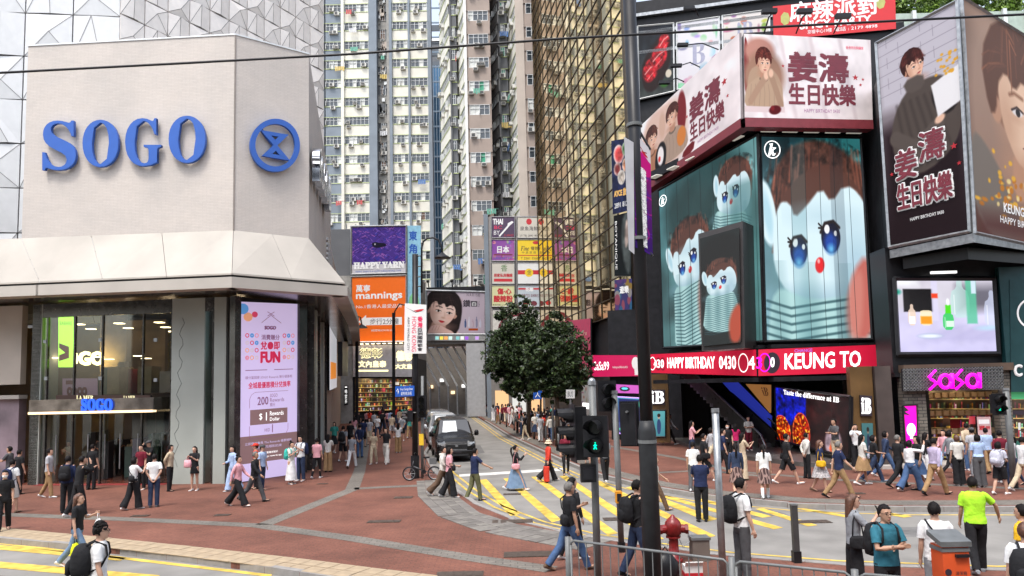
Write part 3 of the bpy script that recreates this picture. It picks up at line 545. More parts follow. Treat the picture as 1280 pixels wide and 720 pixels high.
KT = [Vector((-60, 38, 0)), Vector((-26, 23.6, 0)), gp(0, 673), gp(150, 686), gp(300, 704), gp(420, 722), Vector((-.3, 12.6, 0)), Vector((.9, 11.2, 0)), Vector((4.3, 8.9, 0)), Vector((9.5, 6.4, 0)), Vector((34, 1, 0))]
pv = part('pavement', MB().prism([(p.x, p.y) for p in KT] + [(p.x, p.y) for p in KL] + [(-60, 170)], -.3, 0), M_brick, kind='structure')
pv2 = part('pavement', MB().prism([(p.x, p.y) for p in KR] + [(60, 170)], -.3, 0), M_brick, kind='structure')
def dense(pts, step):
    out = []; acc = 0.0
    for a, b in zip(pts, pts[1:]):
        L_ = (b - a).length; t = -acc
        while True:
            t += step
            if t > L_: acc = L_ - (t - step); break
            out.append((a.lerp(b, t / L_), (b - a).normalized()))
    return out
def offs(pts, d):
    out = []
    for i, p in enumerate(pts):
        t = (pts[min(i + 1, len(pts) - 1)] - pts[max(i - 1, 0)]).normalized(); out.append(p + Vector((-t.y, t.x, 0)) * d)
    return out
def strip(name, pts, wd, z, m, parent=None, kind=None):
    A, B = offs(pts, wd / 2), offs(pts, -wd / 2); mb = MB()
    for i in range(len(pts) - 1): mb.quad((B[i].x, B[i].y, z), (B[i + 1].x, B[i + 1].y, z), (A[i + 1].x, A[i + 1].y, z), (A[i].x, A[i].y, z))
    return part(name, mb, m, parent, kind=kind)
ks = MB().box(-.495, -.08, -.2, .495, .08, .012).mesh('kerb_stone', M_kerb)
for pts, par, sd in ((KL[:-1], pv, -.08), (KR[1:], pv2, -.08), (KT[1:-1], pv, -.08)):
    for p, t in dense(offs(pts, -sd if pts is not None else 0), 1.0):
        if p.y < 75 and abs(p.x) < 34: piece('kerb_stone', ks, par, (p.x, p.y, random.uniform(-.004, .004)), math.atan2(t.y, t.x))
# buff tactile tiles along the tram road, grey block bands, grey blocks round the corner
tt = MB().box(-.19, -.19, 0, .19, .19, .014).mesh('tile', M_tact); tl = [gp(u, v) for u, v in ((-120, 652), (0, 665), (120, 677), (240, 690), (350, 703), (440, 715), (560, 730))]
for p, t in dense(tl, .4):
    for k in (-.2, .2): piece('tile', tt, pv, (p.x - t.y * k, p.y + t.x * k, random.uniform(-.001, .003)), math.atan2(t.y, t.x) + random.uniform(-.02, .02))
bands = [[(-200, 636), (0, 643), (180, 650), (323, 657), (440, 673), (585, 697), (690, 712)], [(330, 656), (385, 634), (440, 612), (449, 590), (456, 560), (461, 530), (464, 515)], [(443, 611), (480, 609), (527, 607)]]
for bpts in bands: strip('block_band', [gp(u, v) for u, v in bpts], .5, .005, M_pave, pv)
for bpts in ([(735, 553), (845, 572), (925, 590), (1050, 600), (1280, 611)], [(800, 592), (880, 588), (960, 596)]): strip('block_band', [gp(u, v) for u, v in bpts], .42, .005, M_pave, pv2)
strip('block_band', offs(KR[1:], .75), .8, .004, M_pave, pv2)
bpm = [MB().box(-.145, -.145, 0, .145, .145, .016).mesh('paver', mat('paver_grey%d' % i, c, .85, 0, .15, 6, .2)) for i, c in enumerate(((.16, .145, .13), (.13, .118, .105), (.18, .165, .145)))]
cen = [gp(u, v) for u, v in ((540, 600), (545, 619), (574, 643.6), (623, 660), (692, 673), (740, 681))]
for p, t in dense(cen, .3):
    for k in range(-2, 2):
        q_ = (k + .5) * .3; piece('paver', random.choice(bpm), pv, (p.x - t.y * q_, p.y + t.x * q_, random.uniform(-.004, .004)), math.atan2(t.y, t.x) + random.uniform(-.03, .03))
# markings
def mark(name, q, m, z=RZ + .006):
    pts = [gp(u, v, z) for u, v in q]; mb = MB(); mb.add(pts, [tuple(range(len(pts)))])
    if (pts[1] - pts[0]).cross(pts[2] - pts[0]).z < 0: mb.f = [mb.f[0][::-1]]
    return part(name, mb, m, kind='structure')
for q in ((598, 598, 610, 596.5, 652, 640, 638, 643), (629, 596, 640, 595, 704, 647, 690, 651), (664, 594, 675, 593.5, 775, 664, 760, 667), (699, 593, 710, 592.5, 833, 671, 815, 674), (742, 601, 753, 600, 897, 667, 882, 671), (782, 607, 793, 606, 900, 646, 884, 650), (823, 618, 835, 617, 981, 657, 967, 659.5), (868, 622, 880, 621, 968, 643, 953, 645),
          (944, 634, 956, 633, 1024, 654, 1010, 656), (987, 632.5, 998, 631.8, 1077, 644, 1063, 645.5), (1092, 638, 1105, 637, 1143, 643, 1130, 645)):
    a, b, c_, d = [(q[i], q[i + 1] + 2) for i in (0, 2, 4, 6)]; b = (a[0] + (b[0] - a[0]) * .84, a[1] + (b[1] - a[1]) * .84); c_ = (d[0] + (c_[0] - d[0]) * .84, d[1] + (c_[1] - d[1]) * .84); mark('crossing_stripe', [a, b, c_, d], M_yel)
mark('stop_line', [(574, 593), (704, 585), (706, 588), (574, 596)], M_wline)
strip('yellow_line', [Vector((p.x, p.y, 0)) for p in offs(KL[:-1], -.45)], .09, RZ + .006, M_yel, kind='structure'); strip('yellow_line', offs(KL[:-1], -.75), .09, RZ + .006, M_yel, kind='structure')
strip('yellow_line', offs(KR, -.45), .09, RZ + .006, M_yel, kind='structure'); strip('yellow_line', offs(KR[:6], -.75), .09, RZ + .006, M_yel, kind='structure')
for q in ([(-200, 672), (0, 681), (158, 697), (150, 701), (0, 687), (-200, 678)], [(-200, 690), (0, 702), (200, 719), (190, 727), (0, 710), (-200, 698)], [(-100, 670), (0, 677), (94, 689), (340, 718), (338, 721), (94, 692), (0, 680)]): mark('road_marking', q, M_yel)
for q in ([(640, 650), (700, 645), (745, 655), (690, 662)], [(560, 560), (600, 556), (606, 566), (566, 572)], [(905, 640), (960, 636), (985, 643), (930, 648)], [(1090, 660), (1180, 658), (1200, 670), (1100, 672)]): mark('road_patch', q, mat('patch_asphalt', (.13, .125, .12), .9, 0, .3, 4, .3), RZ + .0025)
# Grooves in the concrete
for i in range(5): mark('road_joint', [(u, v) for u, v in ((-100, 700 + i * 12), (500, 745 + i * 12), (500, 746 + i * 12), (-100, 701 + i * 12))], M_iron, RZ + .003)
for (u, v, a, b) in ((175, 645, .5, .3), (278, 644, .45, .3), (103 + 300, 605, .4, .25), (504, 622, .6, .4), (640, 652, 1.1, .5), (770, 643, .7, .45), (575, 718, .9, .4), (480, 652, .9, .35), (1015, 646, .9, .4), (665, 693, 1.2, .5), (640, 613, .6, .35), (1070, 617, .5, .3)):
    onroad = (u, v) in ((770, 643), (1015, 646), (640, 613)); p = gp(u, v); z = RZ if onroad else 0
    c = MB().box(p.x - a / 2, p.y - b / 2, z + .006, p.x + a / 2, p.y + b / 2, z + .012)
    for k in range(5): c.box(p.x - a / 2 + .03 + k * a / 5, p.y - b / 2 + .03, z + .012, p.x - a / 2 + .03 + (k + .7) * a / 5, p.y + b / 2 - .03, z + .017)
    part('manhole_cover', c, M_iron, None if onroad else pv, kind='structure' if onroad else None)

# ---------------------------------------------------------------- signs on walls
def qgrid(W, tl_, tr_, br_, bl_, off):
    c = []
    for (u, v) in (tl_, tr_, br_, bl_):
        s, z = W.sz(u, v, off); c.append(W.P(s, z, off))
    return c
def bil(c, a, b): return c[0] * (1 - a) * (1 - b) + c[1] * a * (1 - b) + c[2] * a * b + c[3] * (1 - a) * b
def qpanel(name, c, n, m, parent, thick=.08, side=None, label=None):
    mb = MB(); a = [c[3], c[2], c[1], c[0]]; r = [p - n * thick for p in a]
    mb.quad(*a); mb.quad(r[0], a[0], a[3], r[3], 1); mb.quad(a[1], r[1], r[2], a[2], 1); mb.quad(a[3], a[2], r[2], r[3], 1); mb.quad(r[0], r[1], a[1], a[0], 1); mb.quad(r[1], r[0], r[3], r[2], 1)
    mb.uv = [(0, 0), (1, 0), (1, 1), (0, 1)] + [(0, 0)] * 20
    return part(name, mb, [m, side or M_dark], parent, label=label)
def qtext(body, c, n, box, m, parent, bold=0.0, lift=.006, depth=0.0, name='lettering', rot=False, keep=False):
    v, f, W0, H0 = text_geo(body); a0, b0, a1, b1 = box; mb = MB(); hgt = b1 - b0
    wreal = ((c[1] - c[0]).length + (c[2] - c[3]).length) / 2; hreal = ((c[3] - c[0]).length + (c[2] - c[1]).length) / 2
    if keep:      # keep the letters' own proportions, centred in the box
        s_ = min((a1 - a0) * wreal / W0, hgt * hreal / H0); ew, eh = W0 * s_ / wreal, H0 * s_ / hreal; am, bm_ = (a0 + a1) / 2, (b0 + b1) / 2
        a0, a1, b0, b1 = am - ew / 2, am + ew / 2, bm_ - eh / 2, bm_ + eh / 2; hgt = eh
    sh = [(0, 0)]
    if bold: bb, ba = bold * hgt, bold * hgt * hreal / wreal; sh += [(ba, bb), (-ba, bb), (ba, -bb), (-ba, -bb)]
    if bold > .04: sh += [(ba * q * math.cos(k * PI / 6), bb * q * math.sin(k * PI / 6)) for k in range(12) for q in (.5, 1.15)]
    for i, (dx, dy) in enumerate(sh):
        if rot: pts = [bil(c, a1 - (1 - y / H0) * (a1 - a0) + dx, b0 + x / W0 * (b1 - b0) + dy) + n * (lift + depth + i * .0012) for x, y, _ in v]
        else: pts = [bil(c, a0 + x / W0 * (a1 - a0) + dx, b1 - y / H0 * (b1 - b0) + dy) + n * (lift + depth + i * .0012) for x, y, _ in v]
        mb.add(pts, f)
        if depth:
            back = [p - n * depth for p in pts]; k = len(v); ed = {}
            for q in f:
                for a, b in zip(q, q[1:] + q[:1]):
                    if (b, a) in ed: del ed[(b, a)]
                    else: ed[(a, b)] = 1
            mb.add(pts + back, [(a, a + k, b + k, b) for a, b in ed])
    return part(name, mb, m, parent)
def qrect(c, n, box, m, parent, name='colour_block', lift=.003, poly=None, sides=None):
    a0, b0, a1, b1 = box
    pl = poly or [(a0, b1), (a1, b1), (a1, b0), (a0, b0)]
    if sides: pl = [((a0 + a1) / 2 + (a1 - a0) / 2 * math.cos(2 * PI * k / sides), (b0 + b1) / 2 - (b1 - b0) / 2 * math.sin(2 * PI * k / sides)) for k in range(sides)]
    return part(name, MB().add([bil(c, a, b) + n * lift for a, b in pl], [tuple(range(len(pl)))]), m, parent)
def sign(name, label, cat, W, corners, off, m, items=(), thick=.12, side=None, group=None, frame=None, body='panel', fw=.06):
    c = qgrid(W, *corners, off); base = (c[3] + c[2]) / 2; t = thing(name, label, cat, base, group); n = W.n
    qpanel(body, c, n, m, t, thick, side)
    if frame:
        for i in range(4):
            a, b = c[i], c[(i + 1) % 4]; e = (b - a).normalized()
            part('frame', MB().tube([a - e * fw * .3, b + e * fw * .3], fw, 4), frame, t)
    for it in items:
        k = it[0]
        if k == 't': qtext(it[1], c, n, it[2], it[3], t, **(it[4] if len(it) > 4 else {}))
        elif k == 'r': qrect(c, n, it[1], it[2], t, **(it[3] if len(it) > 3 else {}))
        elif k == 'i':
            a0, b0, a1, b1 = it[1]; cc = [bil(c, a0, b0) + n * .004, bil(c, a1, b0) + n * .004, bil(c, a1, b1) + n * .004, bil(c, a0, b1) + n * .004]; qpanel('picture', cc, n, it[2], t, .002)
    return t, c
def rectc(u0, v0, u1, v1): return ((u0, v0), (u1, v0), (u1, v1), (u0, v1))
# ================================================================ SOGO corner store (left)
def tri_fac(a, b, c, d, n, lift):
    """a quad cell folded into four facets round a lifted point"""
    return None
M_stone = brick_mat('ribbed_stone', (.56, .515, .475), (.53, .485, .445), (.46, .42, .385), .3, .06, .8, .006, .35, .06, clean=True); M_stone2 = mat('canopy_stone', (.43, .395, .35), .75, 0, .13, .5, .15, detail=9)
def stone_on(W):    # stone courses need the wall's own plane
    return M_stone
M_facet = mat('white_facade_metal', (.58, .58, .58), .35, .1, .04); M_facet2 = mat('pink_white_facade_metal', (.88, .82, .77), .5, 0, .05)
M_joint = mat('facade_joint', (.16, .15, .15), .7)
RGI = random.Random(6); department = thing('department_store', 'stone clad department store with white faceted upper facade and glass shopfront', 'building', (-13, 27, 0))
def zq(u, v, Y): return aty(u, v, Y).z
def flat(p): return Vector((p.x, p.y, 0))
ZB = aty(292, 288, 27.4).z; B = [flat(gp(27, 298, ZB)), flat(gp(292, 288, ZB)), flat(gp(386, 298, ZB))]; ZT = aty(292, 44, B[1].y).z
GL = [flat(gp(u, v)) for u, v in ((-25, 607), (40, 606), (279, 604.5), (298, 604), (371, 592), (383, 588), (405, 556), (426, 530))]
_sd = (GL[6] - GL[5]).normalized(); B += [B[2] + _sd * 21, B[2] + _sd * 21 + Vector((-9, 2, 0))]
# upper box in three cladding walls, each with its own material orientation
def wall_uv(name, W, s0, s1, z0, z1, m, parent, off=0, back=.3):
    mb = MB(); mb.wbox(W, s0, s1, z0, z1, off - back, off); return part(name, mb, m, parent)
def brick_on(W, base):
    key = base + '_%d' % round(math.degrees(math.atan2(W.d.y, W.d.x)))
    if key in MATS: return MATS[key]
    m = MATS[base].copy(); MATS[key] = m; t = m.node_tree
    tc = [n for n in t.nodes if n.type == 'TEX_COORD'][0]; mp = t.nodes.new('ShaderNodeMapping'); mp.vector_type = 'POINT'
    ang = math.atan2(W.d.y, W.d.x); mp.inputs['Rotation'].default_value = (0, 0, -ang); mp2 = t.nodes.new('ShaderNodeMapping'); mp2.vector_type = 'POINT'; mp2.inputs['Rotation'].default_value = (-PI / 2, 0, 0)
    ls = [l for l in t.links if l.from_node == tc]; outs = [l.to_socket for l in ls]
    t.links.new(tc.outputs['Object'], mp.inputs[0]); t.links.new(mp.outputs[0], mp2.inputs[0])
    for s in outs: t.links.new(mp2.outputs[0], s)
    return m
WB = [Wall(B[0], B[1]), Wall(B[1], B[2]), Wall(B[2], B[3])]
for Wk in WB: part('stone_wall', MB().wbox(Wk, 0, Wk.L, ZB, ZT, -.3, 0), brick_on(Wk, 'ribbed_stone'), department)
part('parapet', MB().prism([B[0] + Vector((.1, .1, 0)), B[1] + Vector((0, .25, 0)), B[2] + Vector((-.2, .1, 0)), B[3], B[4]], ZT - .3, ZT - .05), M_concrete, department)
for Wk in WB[:2]: part('parapet_cap', MB().wbox(Wk, -.02, Wk.L + .02, ZT, ZT + .06, -.3, .03), M_frame, department)
part('corner_trim', MB().wbox(WB[1], -.03, .03, ZB, ZT, 0, .02), mat('trim_brown', (.28, .24, .21)), department)
# skirt canopy
ZL = aty(290, 360, 26.2).z; C = [flat(gp(-130, 377, ZL)), flat(gp(290, 360, ZL)), flat(gp(431, 370, ZL)), flat(gp(446, 406, ZL))]; C.append(C[3] + _sd * 22)
I_ = [B[0] + (B[0] - B[1]).normalized() * 7.5, B[1], B[2], B[2] + _sd * 14, B[2] + _sd * 36]; ZC = ZL + .56; mb = MB()
up = [I_[0], B[0], I_[1], I_[2], I_[3], I_[4]]; dn = [C[0], C[0].lerp(C[1], .44), C[1], C[2], C[3], C[4]]
for i in range(5):
    a, b, c, d = dn[i], dn[i + 1], up[i + 1], up[i]; zz = ZB + .003
    k = 3 if i in (0, 1) else 2
    for j in range(k):
        t0, t1 = j / k, (j + 1) / k - .002
        q = MB().quad(a.lerp(b, t0) + Vector((0, 0, ZC)), a.lerp(b, t1) + Vector((0, 0, ZC)), d.lerp(c, t1) + Vector((0, 0, zz)), d.lerp(c, t0) + Vector((0, 0, zz)))
        q.quad(a.lerp(b, t0) + Vector((0, 0, ZC - .06)), d.lerp(c, t0) + Vector((0, 0, ZC - .06)), d.lerp(c, t1) + Vector((0, 0, ZC - .06)), a.lerp(b, t1) + Vector((0, 0, ZC - .06)))
        q.quad(a.lerp(b, t0) + Vector((0, 0, ZC - .06)), a.lerp(b, t1) + Vector((0, 0, ZC - .06)), a.lerp(b, t1) + Vector((0, 0, ZC)), a.lerp(b, t0) + Vector((0, 0, ZC)))
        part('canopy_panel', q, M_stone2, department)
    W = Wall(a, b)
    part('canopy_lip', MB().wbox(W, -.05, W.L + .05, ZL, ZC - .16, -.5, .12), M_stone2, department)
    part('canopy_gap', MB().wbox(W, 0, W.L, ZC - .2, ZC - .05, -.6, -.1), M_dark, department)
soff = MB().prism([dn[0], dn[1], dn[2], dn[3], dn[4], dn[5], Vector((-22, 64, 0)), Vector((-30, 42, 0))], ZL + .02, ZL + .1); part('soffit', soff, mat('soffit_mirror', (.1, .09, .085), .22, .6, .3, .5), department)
# white faceted facade: cells of folded panels with open joints
fc = [0]
def facet_wall(W, z0, z1, cw, m, seed, depth=.28):
    rg = random.Random(seed); part('facade_backing', MB().wbox(W, 0, W.L, z0, z1, -.5, -.12), M_joint, department)
    nx = int(W.L / cw + .5); cw = W.L / nx; nz = int((z1 - z0) / cw)
    for i in range(nx):
        for j in range(nz + 1):
            s0, s1 = i * cw + .03, (i + 1) * cw - .03; a, b = z0 + j * cw + .03, z0 + (j + 1) * cw - .03; u = rg.uniform(.2, .8) if seed < 2 else .5; w_ = rg.uniform(.2, .8) if seed < 2 else (.32, .68)[i % 2]; o = depth * rg.uniform(.35, 1)
            if (i + j) % 2: P = [(s0, a, 0), (s1, a, 0), (s1, b, depth * .1), (s0, b, 0), (s0 + (s1 - s0) * u, a + (b - a) * w_, o)]; F = [(0, 1, 4), (1, 2, 4), (2, 3, 4), (3, 0, 4)]
            else: P = [(s0, a, 0), (s1, a, 0), (s1, b, 0), (s0, b, 0), (s0 + (s1 - s0) * u, b, o), (s0 + (s1 - s0) * (1 - u), a, o * .6)]; F = [(0, 5, 4), (0, 4, 3), (5, 1, 4), (1, 2, 4)]
            V = [W.P(*p) for p in P]
            if (V[F[0][1]] - V[F[0][0]]).cross(V[F[0][2]] - V[F[0][0]]).dot(W.n) < 0: F = [f[::-1] for f in F]
            mb = MB(); 
            for f in F: mb.add([V[k] for k in f], [(0, 1, 2)])
            c_ = sum((V[k] for k in range(4)), Vector()) / 4
            for e in ((0, 1), (1, 2), (2, 3), (3, 0)): mb.quad(V[e[0]], V[e[1]], V[e[1]] - W.n * .1, V[e[0]] - W.n * .1)
            part('facade_panel', mb, m, department)
            dg = MB(); pairs = ((0, 4), (4, 2), (1, 4), (4, 3)) if (i + j) % 2 else ((0, 4), (5, 4), (1, 4))
            for (p, q) in pairs[:2 + (i * 3 + j) % 2]:
                d_ = (V[q] - V[p]).normalized(); e = d_.cross(W.n) * .012; dg.quad(V[p] + e + W.n * .012, V[q] + e + W.n * .012, V[q] - e + W.n * .012, V[p] - e + W.n * .012)
            dgs.append(dg)
dgs = []
FC = pxy(150, 30, 34.4); facet_wall(Wall((-30, 33.0), FC), 7.0, 28, 2.1, M_facet, 1, .18); facet_wall(Wall(FC, pxy(405, 30, 47.5)), ZT - .5, 38, 1.4, M_facet2, 2, .16)
jm = MB()
for d_ in dgs: jm.add(d_.v, d_.f)
part('fold_joint', jm, M_joint, department)
# side wall beyond the box, up the street
W3 = Wall(B[2] + _sd * 14, B[2] + _sd * 48); part('side_wall', MB().wbox(W3, 7, 34, 6.9, 13.5, -4, 0), M_taupe2, department)
for k in range(16): part('louvre', MB().wbox(W3, .5, 7, 8.2 + k * .3, 8.35 + k * .3, 0, .12), M_frame, department)
# lettering: four slab letters and the roundel, on stand-offs
M_sogo = mat('sogo_blue', (.02, .1, .42), .4, 0, .05)
cS = qgrid(WB[0], *((55, 148), (260, 145), (262, 208), (55, 216)), .05)
st = thing('store_sign', 'large blue slab letters SOGO on the ribbed stone corner wall', 'sign', WB[0].P(4, 12.4, .2))
for ch, (a0, a1), (v0, v1) in (('𝐒', (57, 98), (153, 214)), ('𝐎', (107, 151), (152, 210)), ('𝐆', (160, 204), (150, 209)), ('𝐎', (214, 259), (147, 205))):
    c = qgrid(WB[0], (a0, v0), (a1, v0), (a1, v1), (a0, v1), .05); qtext(ch, c, WB[0].n, (0, 0, 1, 1), M_sogo, st, bold=.006, depth=.13, lift=.04, name='letter')
rt = thing('store_emblem', 'round blue emblem with an hourglass cross inside a ring', 'sign', WB[1].P(1.2, 12, .2))
c = qgrid(WB[1], (311, 150), (373, 150), (373, 216), (311, 216), .05); n = WB[1].n
def ringm(c, n, r0, r1, z0, z1, N=48):
    mb = MB(); P = [[bil(c, .5 + r * math.cos(2 * PI * k / N), .5 + r * math.sin(2 * PI * k / N)) + n * z for k in range(N)] for r, z in ((r0, z1), (r1, z1), (r1, z0), (r0, z0))]
    for a in range(4):
        for k in range(N): mb.quad(P[a][k], P[a][(k + 1) % N], P[(a + 1) % 4][(k + 1) % N], P[(a + 1) % 4][k])
    return mb
part('ring', ringm(c, n, .4, .5, .04, .18), M_sogo, rt)
def raised(c, n, poly, z0, z1):
    mb = MB(); f = [bil(c, a, b) + n * z1 for a, b in poly]; k = [bil(c, a, b) + n * z0 for a, b in poly]; N = len(poly); mb.add(f, [tuple(range(N))])
    for i in range(N): mb.quad(f[i], f[(i + 1) % N], k[(i + 1) % N], k[i])
    return mb
for s, rot in ((1, 0), (-1, .0)):
    o_ = [(-.3, -.29), (.27, -.2), (0, .04)] if s > 0 else [(.3, .29), (-.27, .2), (0, -.04)]; cx_, cy_ = sum(p[0] for p in o_) / 3, sum(p[1] for p in o_) / 3; i_ = [(cx_ + (x - cx_) * .26, cy_ + (y - cy_) * .26) for x, y in o_]
    for k in range(3): part('hourglass', raised(c, n, [(.5 + a, .5 + b) for a, b in (o_[k], o_[(k + 1) % 3], i_[(k + 1) % 3], i_[k])], .04, .16 + .002 * k), M_sogo, rt)
part('spoke', raised(c, n, [(.24, .17), (.2, .21), (.5, .56), (.54, .52)], .03, .12), M_sogo, rt)
# chrome letters on the side wall
sg = thing('chrome_wall_sign', 'vertical chrome letters on the shaded side wall of the stone corner', 'sign', WB[2].P(2, 11, .1))
for k in range(5): qtext('𝐒𝐎𝐆𝐎囍'[k], qgrid(WB[2], (390 + k * 3.6, 185 + k * 9), (393 + k * 3.6, 188 + k * 9), (393 + k * 3.6, 228 + k * 9), (390 + k * 3.6, 225 + k * 9), .1), WB[2].n, (0, 0, 1, 1), mat('chrome', (.6, .6, .62), .15, 1), sg, depth=.3, bold=.03, name='letter')
# glass shopfront and what stands behind it
G_shop = glass_mat('shop_glass', (.9, .95, .92), .9); W0 = Wall(GL[1], GL[2]); L0 = W0.L
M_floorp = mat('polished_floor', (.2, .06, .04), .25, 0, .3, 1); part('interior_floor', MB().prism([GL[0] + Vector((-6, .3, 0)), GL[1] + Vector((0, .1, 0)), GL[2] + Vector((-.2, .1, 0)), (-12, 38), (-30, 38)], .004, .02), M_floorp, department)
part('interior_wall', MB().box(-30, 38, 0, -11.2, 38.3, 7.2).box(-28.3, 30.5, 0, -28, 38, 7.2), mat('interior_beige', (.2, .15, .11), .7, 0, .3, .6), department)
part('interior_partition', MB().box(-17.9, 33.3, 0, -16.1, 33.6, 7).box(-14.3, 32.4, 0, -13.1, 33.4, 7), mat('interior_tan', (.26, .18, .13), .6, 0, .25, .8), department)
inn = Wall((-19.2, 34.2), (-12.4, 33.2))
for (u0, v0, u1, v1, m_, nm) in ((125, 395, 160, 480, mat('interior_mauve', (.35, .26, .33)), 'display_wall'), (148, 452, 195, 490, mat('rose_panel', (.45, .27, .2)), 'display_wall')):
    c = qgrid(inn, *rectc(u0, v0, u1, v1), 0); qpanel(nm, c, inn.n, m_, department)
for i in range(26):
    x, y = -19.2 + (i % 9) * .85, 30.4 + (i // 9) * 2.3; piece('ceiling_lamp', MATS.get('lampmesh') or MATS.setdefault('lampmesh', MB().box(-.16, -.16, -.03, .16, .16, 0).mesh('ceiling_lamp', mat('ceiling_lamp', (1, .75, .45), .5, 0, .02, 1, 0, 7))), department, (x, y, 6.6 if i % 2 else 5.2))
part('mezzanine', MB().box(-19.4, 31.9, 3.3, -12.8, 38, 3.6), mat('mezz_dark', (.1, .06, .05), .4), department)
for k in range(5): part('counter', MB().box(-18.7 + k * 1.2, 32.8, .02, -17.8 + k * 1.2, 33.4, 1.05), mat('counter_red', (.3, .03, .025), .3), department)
sh_m = img_mat('shelves_picture', PICS['shelves'], .45); qpanel('display_shelf', qgrid(inn, *rectc(165, 402, 194, 452), .2), inn.n, sh_m, department)
# marble columns and mullions
M_marble = mat('pale_marble', (.36, .385, .35), .3, 0, .1, .7); M_mull = mat('shop_mullion', (.09, .085, .08), .25, .7, .3)
def wx(u): return W0.sz(u, 480)[0]
for (u0, u1, o0) in ((215, 247, -.8), (247, 256, -.5), (268, 283, -.7), (40, 52, -.9)): part('column', MB().wbox(W0, wx(u0), wx(u1), 0, ZL, o0, .06), M_marble, department)
crack = MB(); pts = [W0.P(wx(228) + .1 * math.sin(k * 1.7) - .05 * k / 6, 6.6 - k * .22, .062) for k in range(28)]
for a, b in zip(pts, pts[1:]): crack.tube([a, b], .012, 4)
part('marble_vein', crack, mat('vein', (.2, .22, .2)), department)
for u in (40, 58, 92, 127, 178, 214, 266): part('mullion', MB().wbox(W0, wx(u) - .03, wx(u) + .03, 0.02, ZL - .1, -.08, .03), M_mull, department)
for z in (ZL - .55,): part('mullion', MB().wbox(W0, 0, L0, z, ZL, -.1, .05), M_mull, department)
us = [40, 58, 92, 127, 178, 214, 240, 266, 283]
for a, b in zip(us, us[1:]):
    lo = W0.sz(120, 500)[1] if 58 <= a < 178 else .05
    part('glass_pane', MB().wbox(W0, wx(a) + .035, wx(b) - .035, lo, ZL - .55, -.04, -.02), G_shop, department)
for (u, v) in ((58, 473), (126, 473), (195, 475), (57, 427), (126, 425), (195, 425)): s, z = W0.sz(u, v); part('glass_clamp', MB().wbox(W0, s - .07, s + .07, z - .07, z + .07, -.02, .05), M_steel, department)
# portal with doors
s0, s1 = wx(52), wx(212); PZ = W0.sz(120, 514, .5)[1]; part('portal_canopy', MB().wbox(W0, s0 - .1, s1 - .35, PZ, PZ + .5, -.6, .5), mat('portal_mirror', (.25, .22, .2), .15, .8, .4, 2), department); part('portal_edge', MB().wbox(W0, s0 - .1, s1 - .35, PZ - .08, PZ + .01, .3, .55), E_warm, department)
for k, u in enumerate((72, 92, 112, 133, 152, 174, 192, 204)):
    part('door', MB().wbox(W0, wx(u) - .4, wx(u) - .02, .05, W0.sz(120, 516)[1], -.2, -.17), G_shop, department); part('door_handle', MB().tube([W0.P(wx(u) - .08, .6, -.1), W0.P(wx(u) - .08, 2.0, -.1)], .025, 8), M_steel, department)
for k in range(26):
    x = -19 + RGI.random() * 6.4; z = RGI.choice((.02, .02, 3.62)); h_ = RGI.uniform(.8, 2.2); part('display_stand', MB().box(x, 30.6 + RGI.random() * 2, z, x + RGI.uniform(.2, .6), 32.8, z + h_), mat('display_%d' % (k % 6), ((.3, .04, .03), (.3, .24, .15), (.05, .05, .06), (.35, .3, .28), (.12, .08, .2), (.1, .16, .14))[k % 6], .4), department)
part('red_carpet', MB().wbox(W0, s0, s1, .005, .015, -1.5, .3), mat('carpet_red', (.22, .02, .02), .9), department)
c = qgrid(W0, *rectc(103, 499, 141, 513), .52); ds = thing('door_sign', 'small blue SOGO letters over the glass entrance', 'sign', W0.P(2.5, 3, .5)); qtext('𝐒𝐎𝐆𝐎', c, W0.n, (0, 0, 1, 1), emis('lit_blue', (.02, .12, .8), .7), ds, bold=.04, depth=.05)
c = qgrid(inn, *rectc(74, 440, 130, 456), .6); ds = thing('gold_letters', 'glowing cream SOGO letters inside the shop window', 'sign', inn.P(2, 4, .6)); qtext('SOGO', c, inn.n, (.0, 0, 1, 1), emis('gold_glow', (1, .85, .35), 5), ds, bold=.05, depth=.05)
sign('lime_banner', 'lime green hanging banner with a red arrow inside the shop window', 'banner', W0, rectc(73, 384, 92, 459), -.5, T_lime_glow, [('r', (.08, .62, .7, .9), T_red, dict(poly=[(.05, .9), (.05, .8), (.45, .76), (.05, .68), (.05, .6), (.7, .66), (.7, .85)])), ('t', 'BABARE', (.1, .24, .9, .3), T_dark)])  # unlit banner; glow put into its colour so it shows through the glass
sign('blue_light_strip', 'narrow pale blue lit poster between the marble columns', 'poster', W0, rectc(266, 380, 274, 453), -.3, emis('pale_blue_screen', (.45, .65, .8), .7), [('r', (.3, .4, .7, .52), T_blue)])
sign('rose_screen', 'dim mauve screen with jewellery picture above the entrance', 'screen', W0, rectc(78, 473, 122, 498), -.5, emis('dim_rose', (.3, .16, .24), .3), [('r', (.1, .1, .35, .3), T_maroon), ('t', '∞∞', (.15, .45, .7, .85), T_maroon, dict(bold=.05))])
sign('cosmetics_name_board', 'dark shop name board reading LA MER over the doors', 'sign', W0, rectc(70, 494, 188, 500), .1, mat('brown_board', (.07, .03, .02)), [('t', '𝐋𝐀 𝐌𝐄𝐑', (.22, .05, .4, .95), E_yel), ('t', '𝐋𝐀 𝐌𝐄𝐑', (.72, .1, .84, .9), E_yel)])
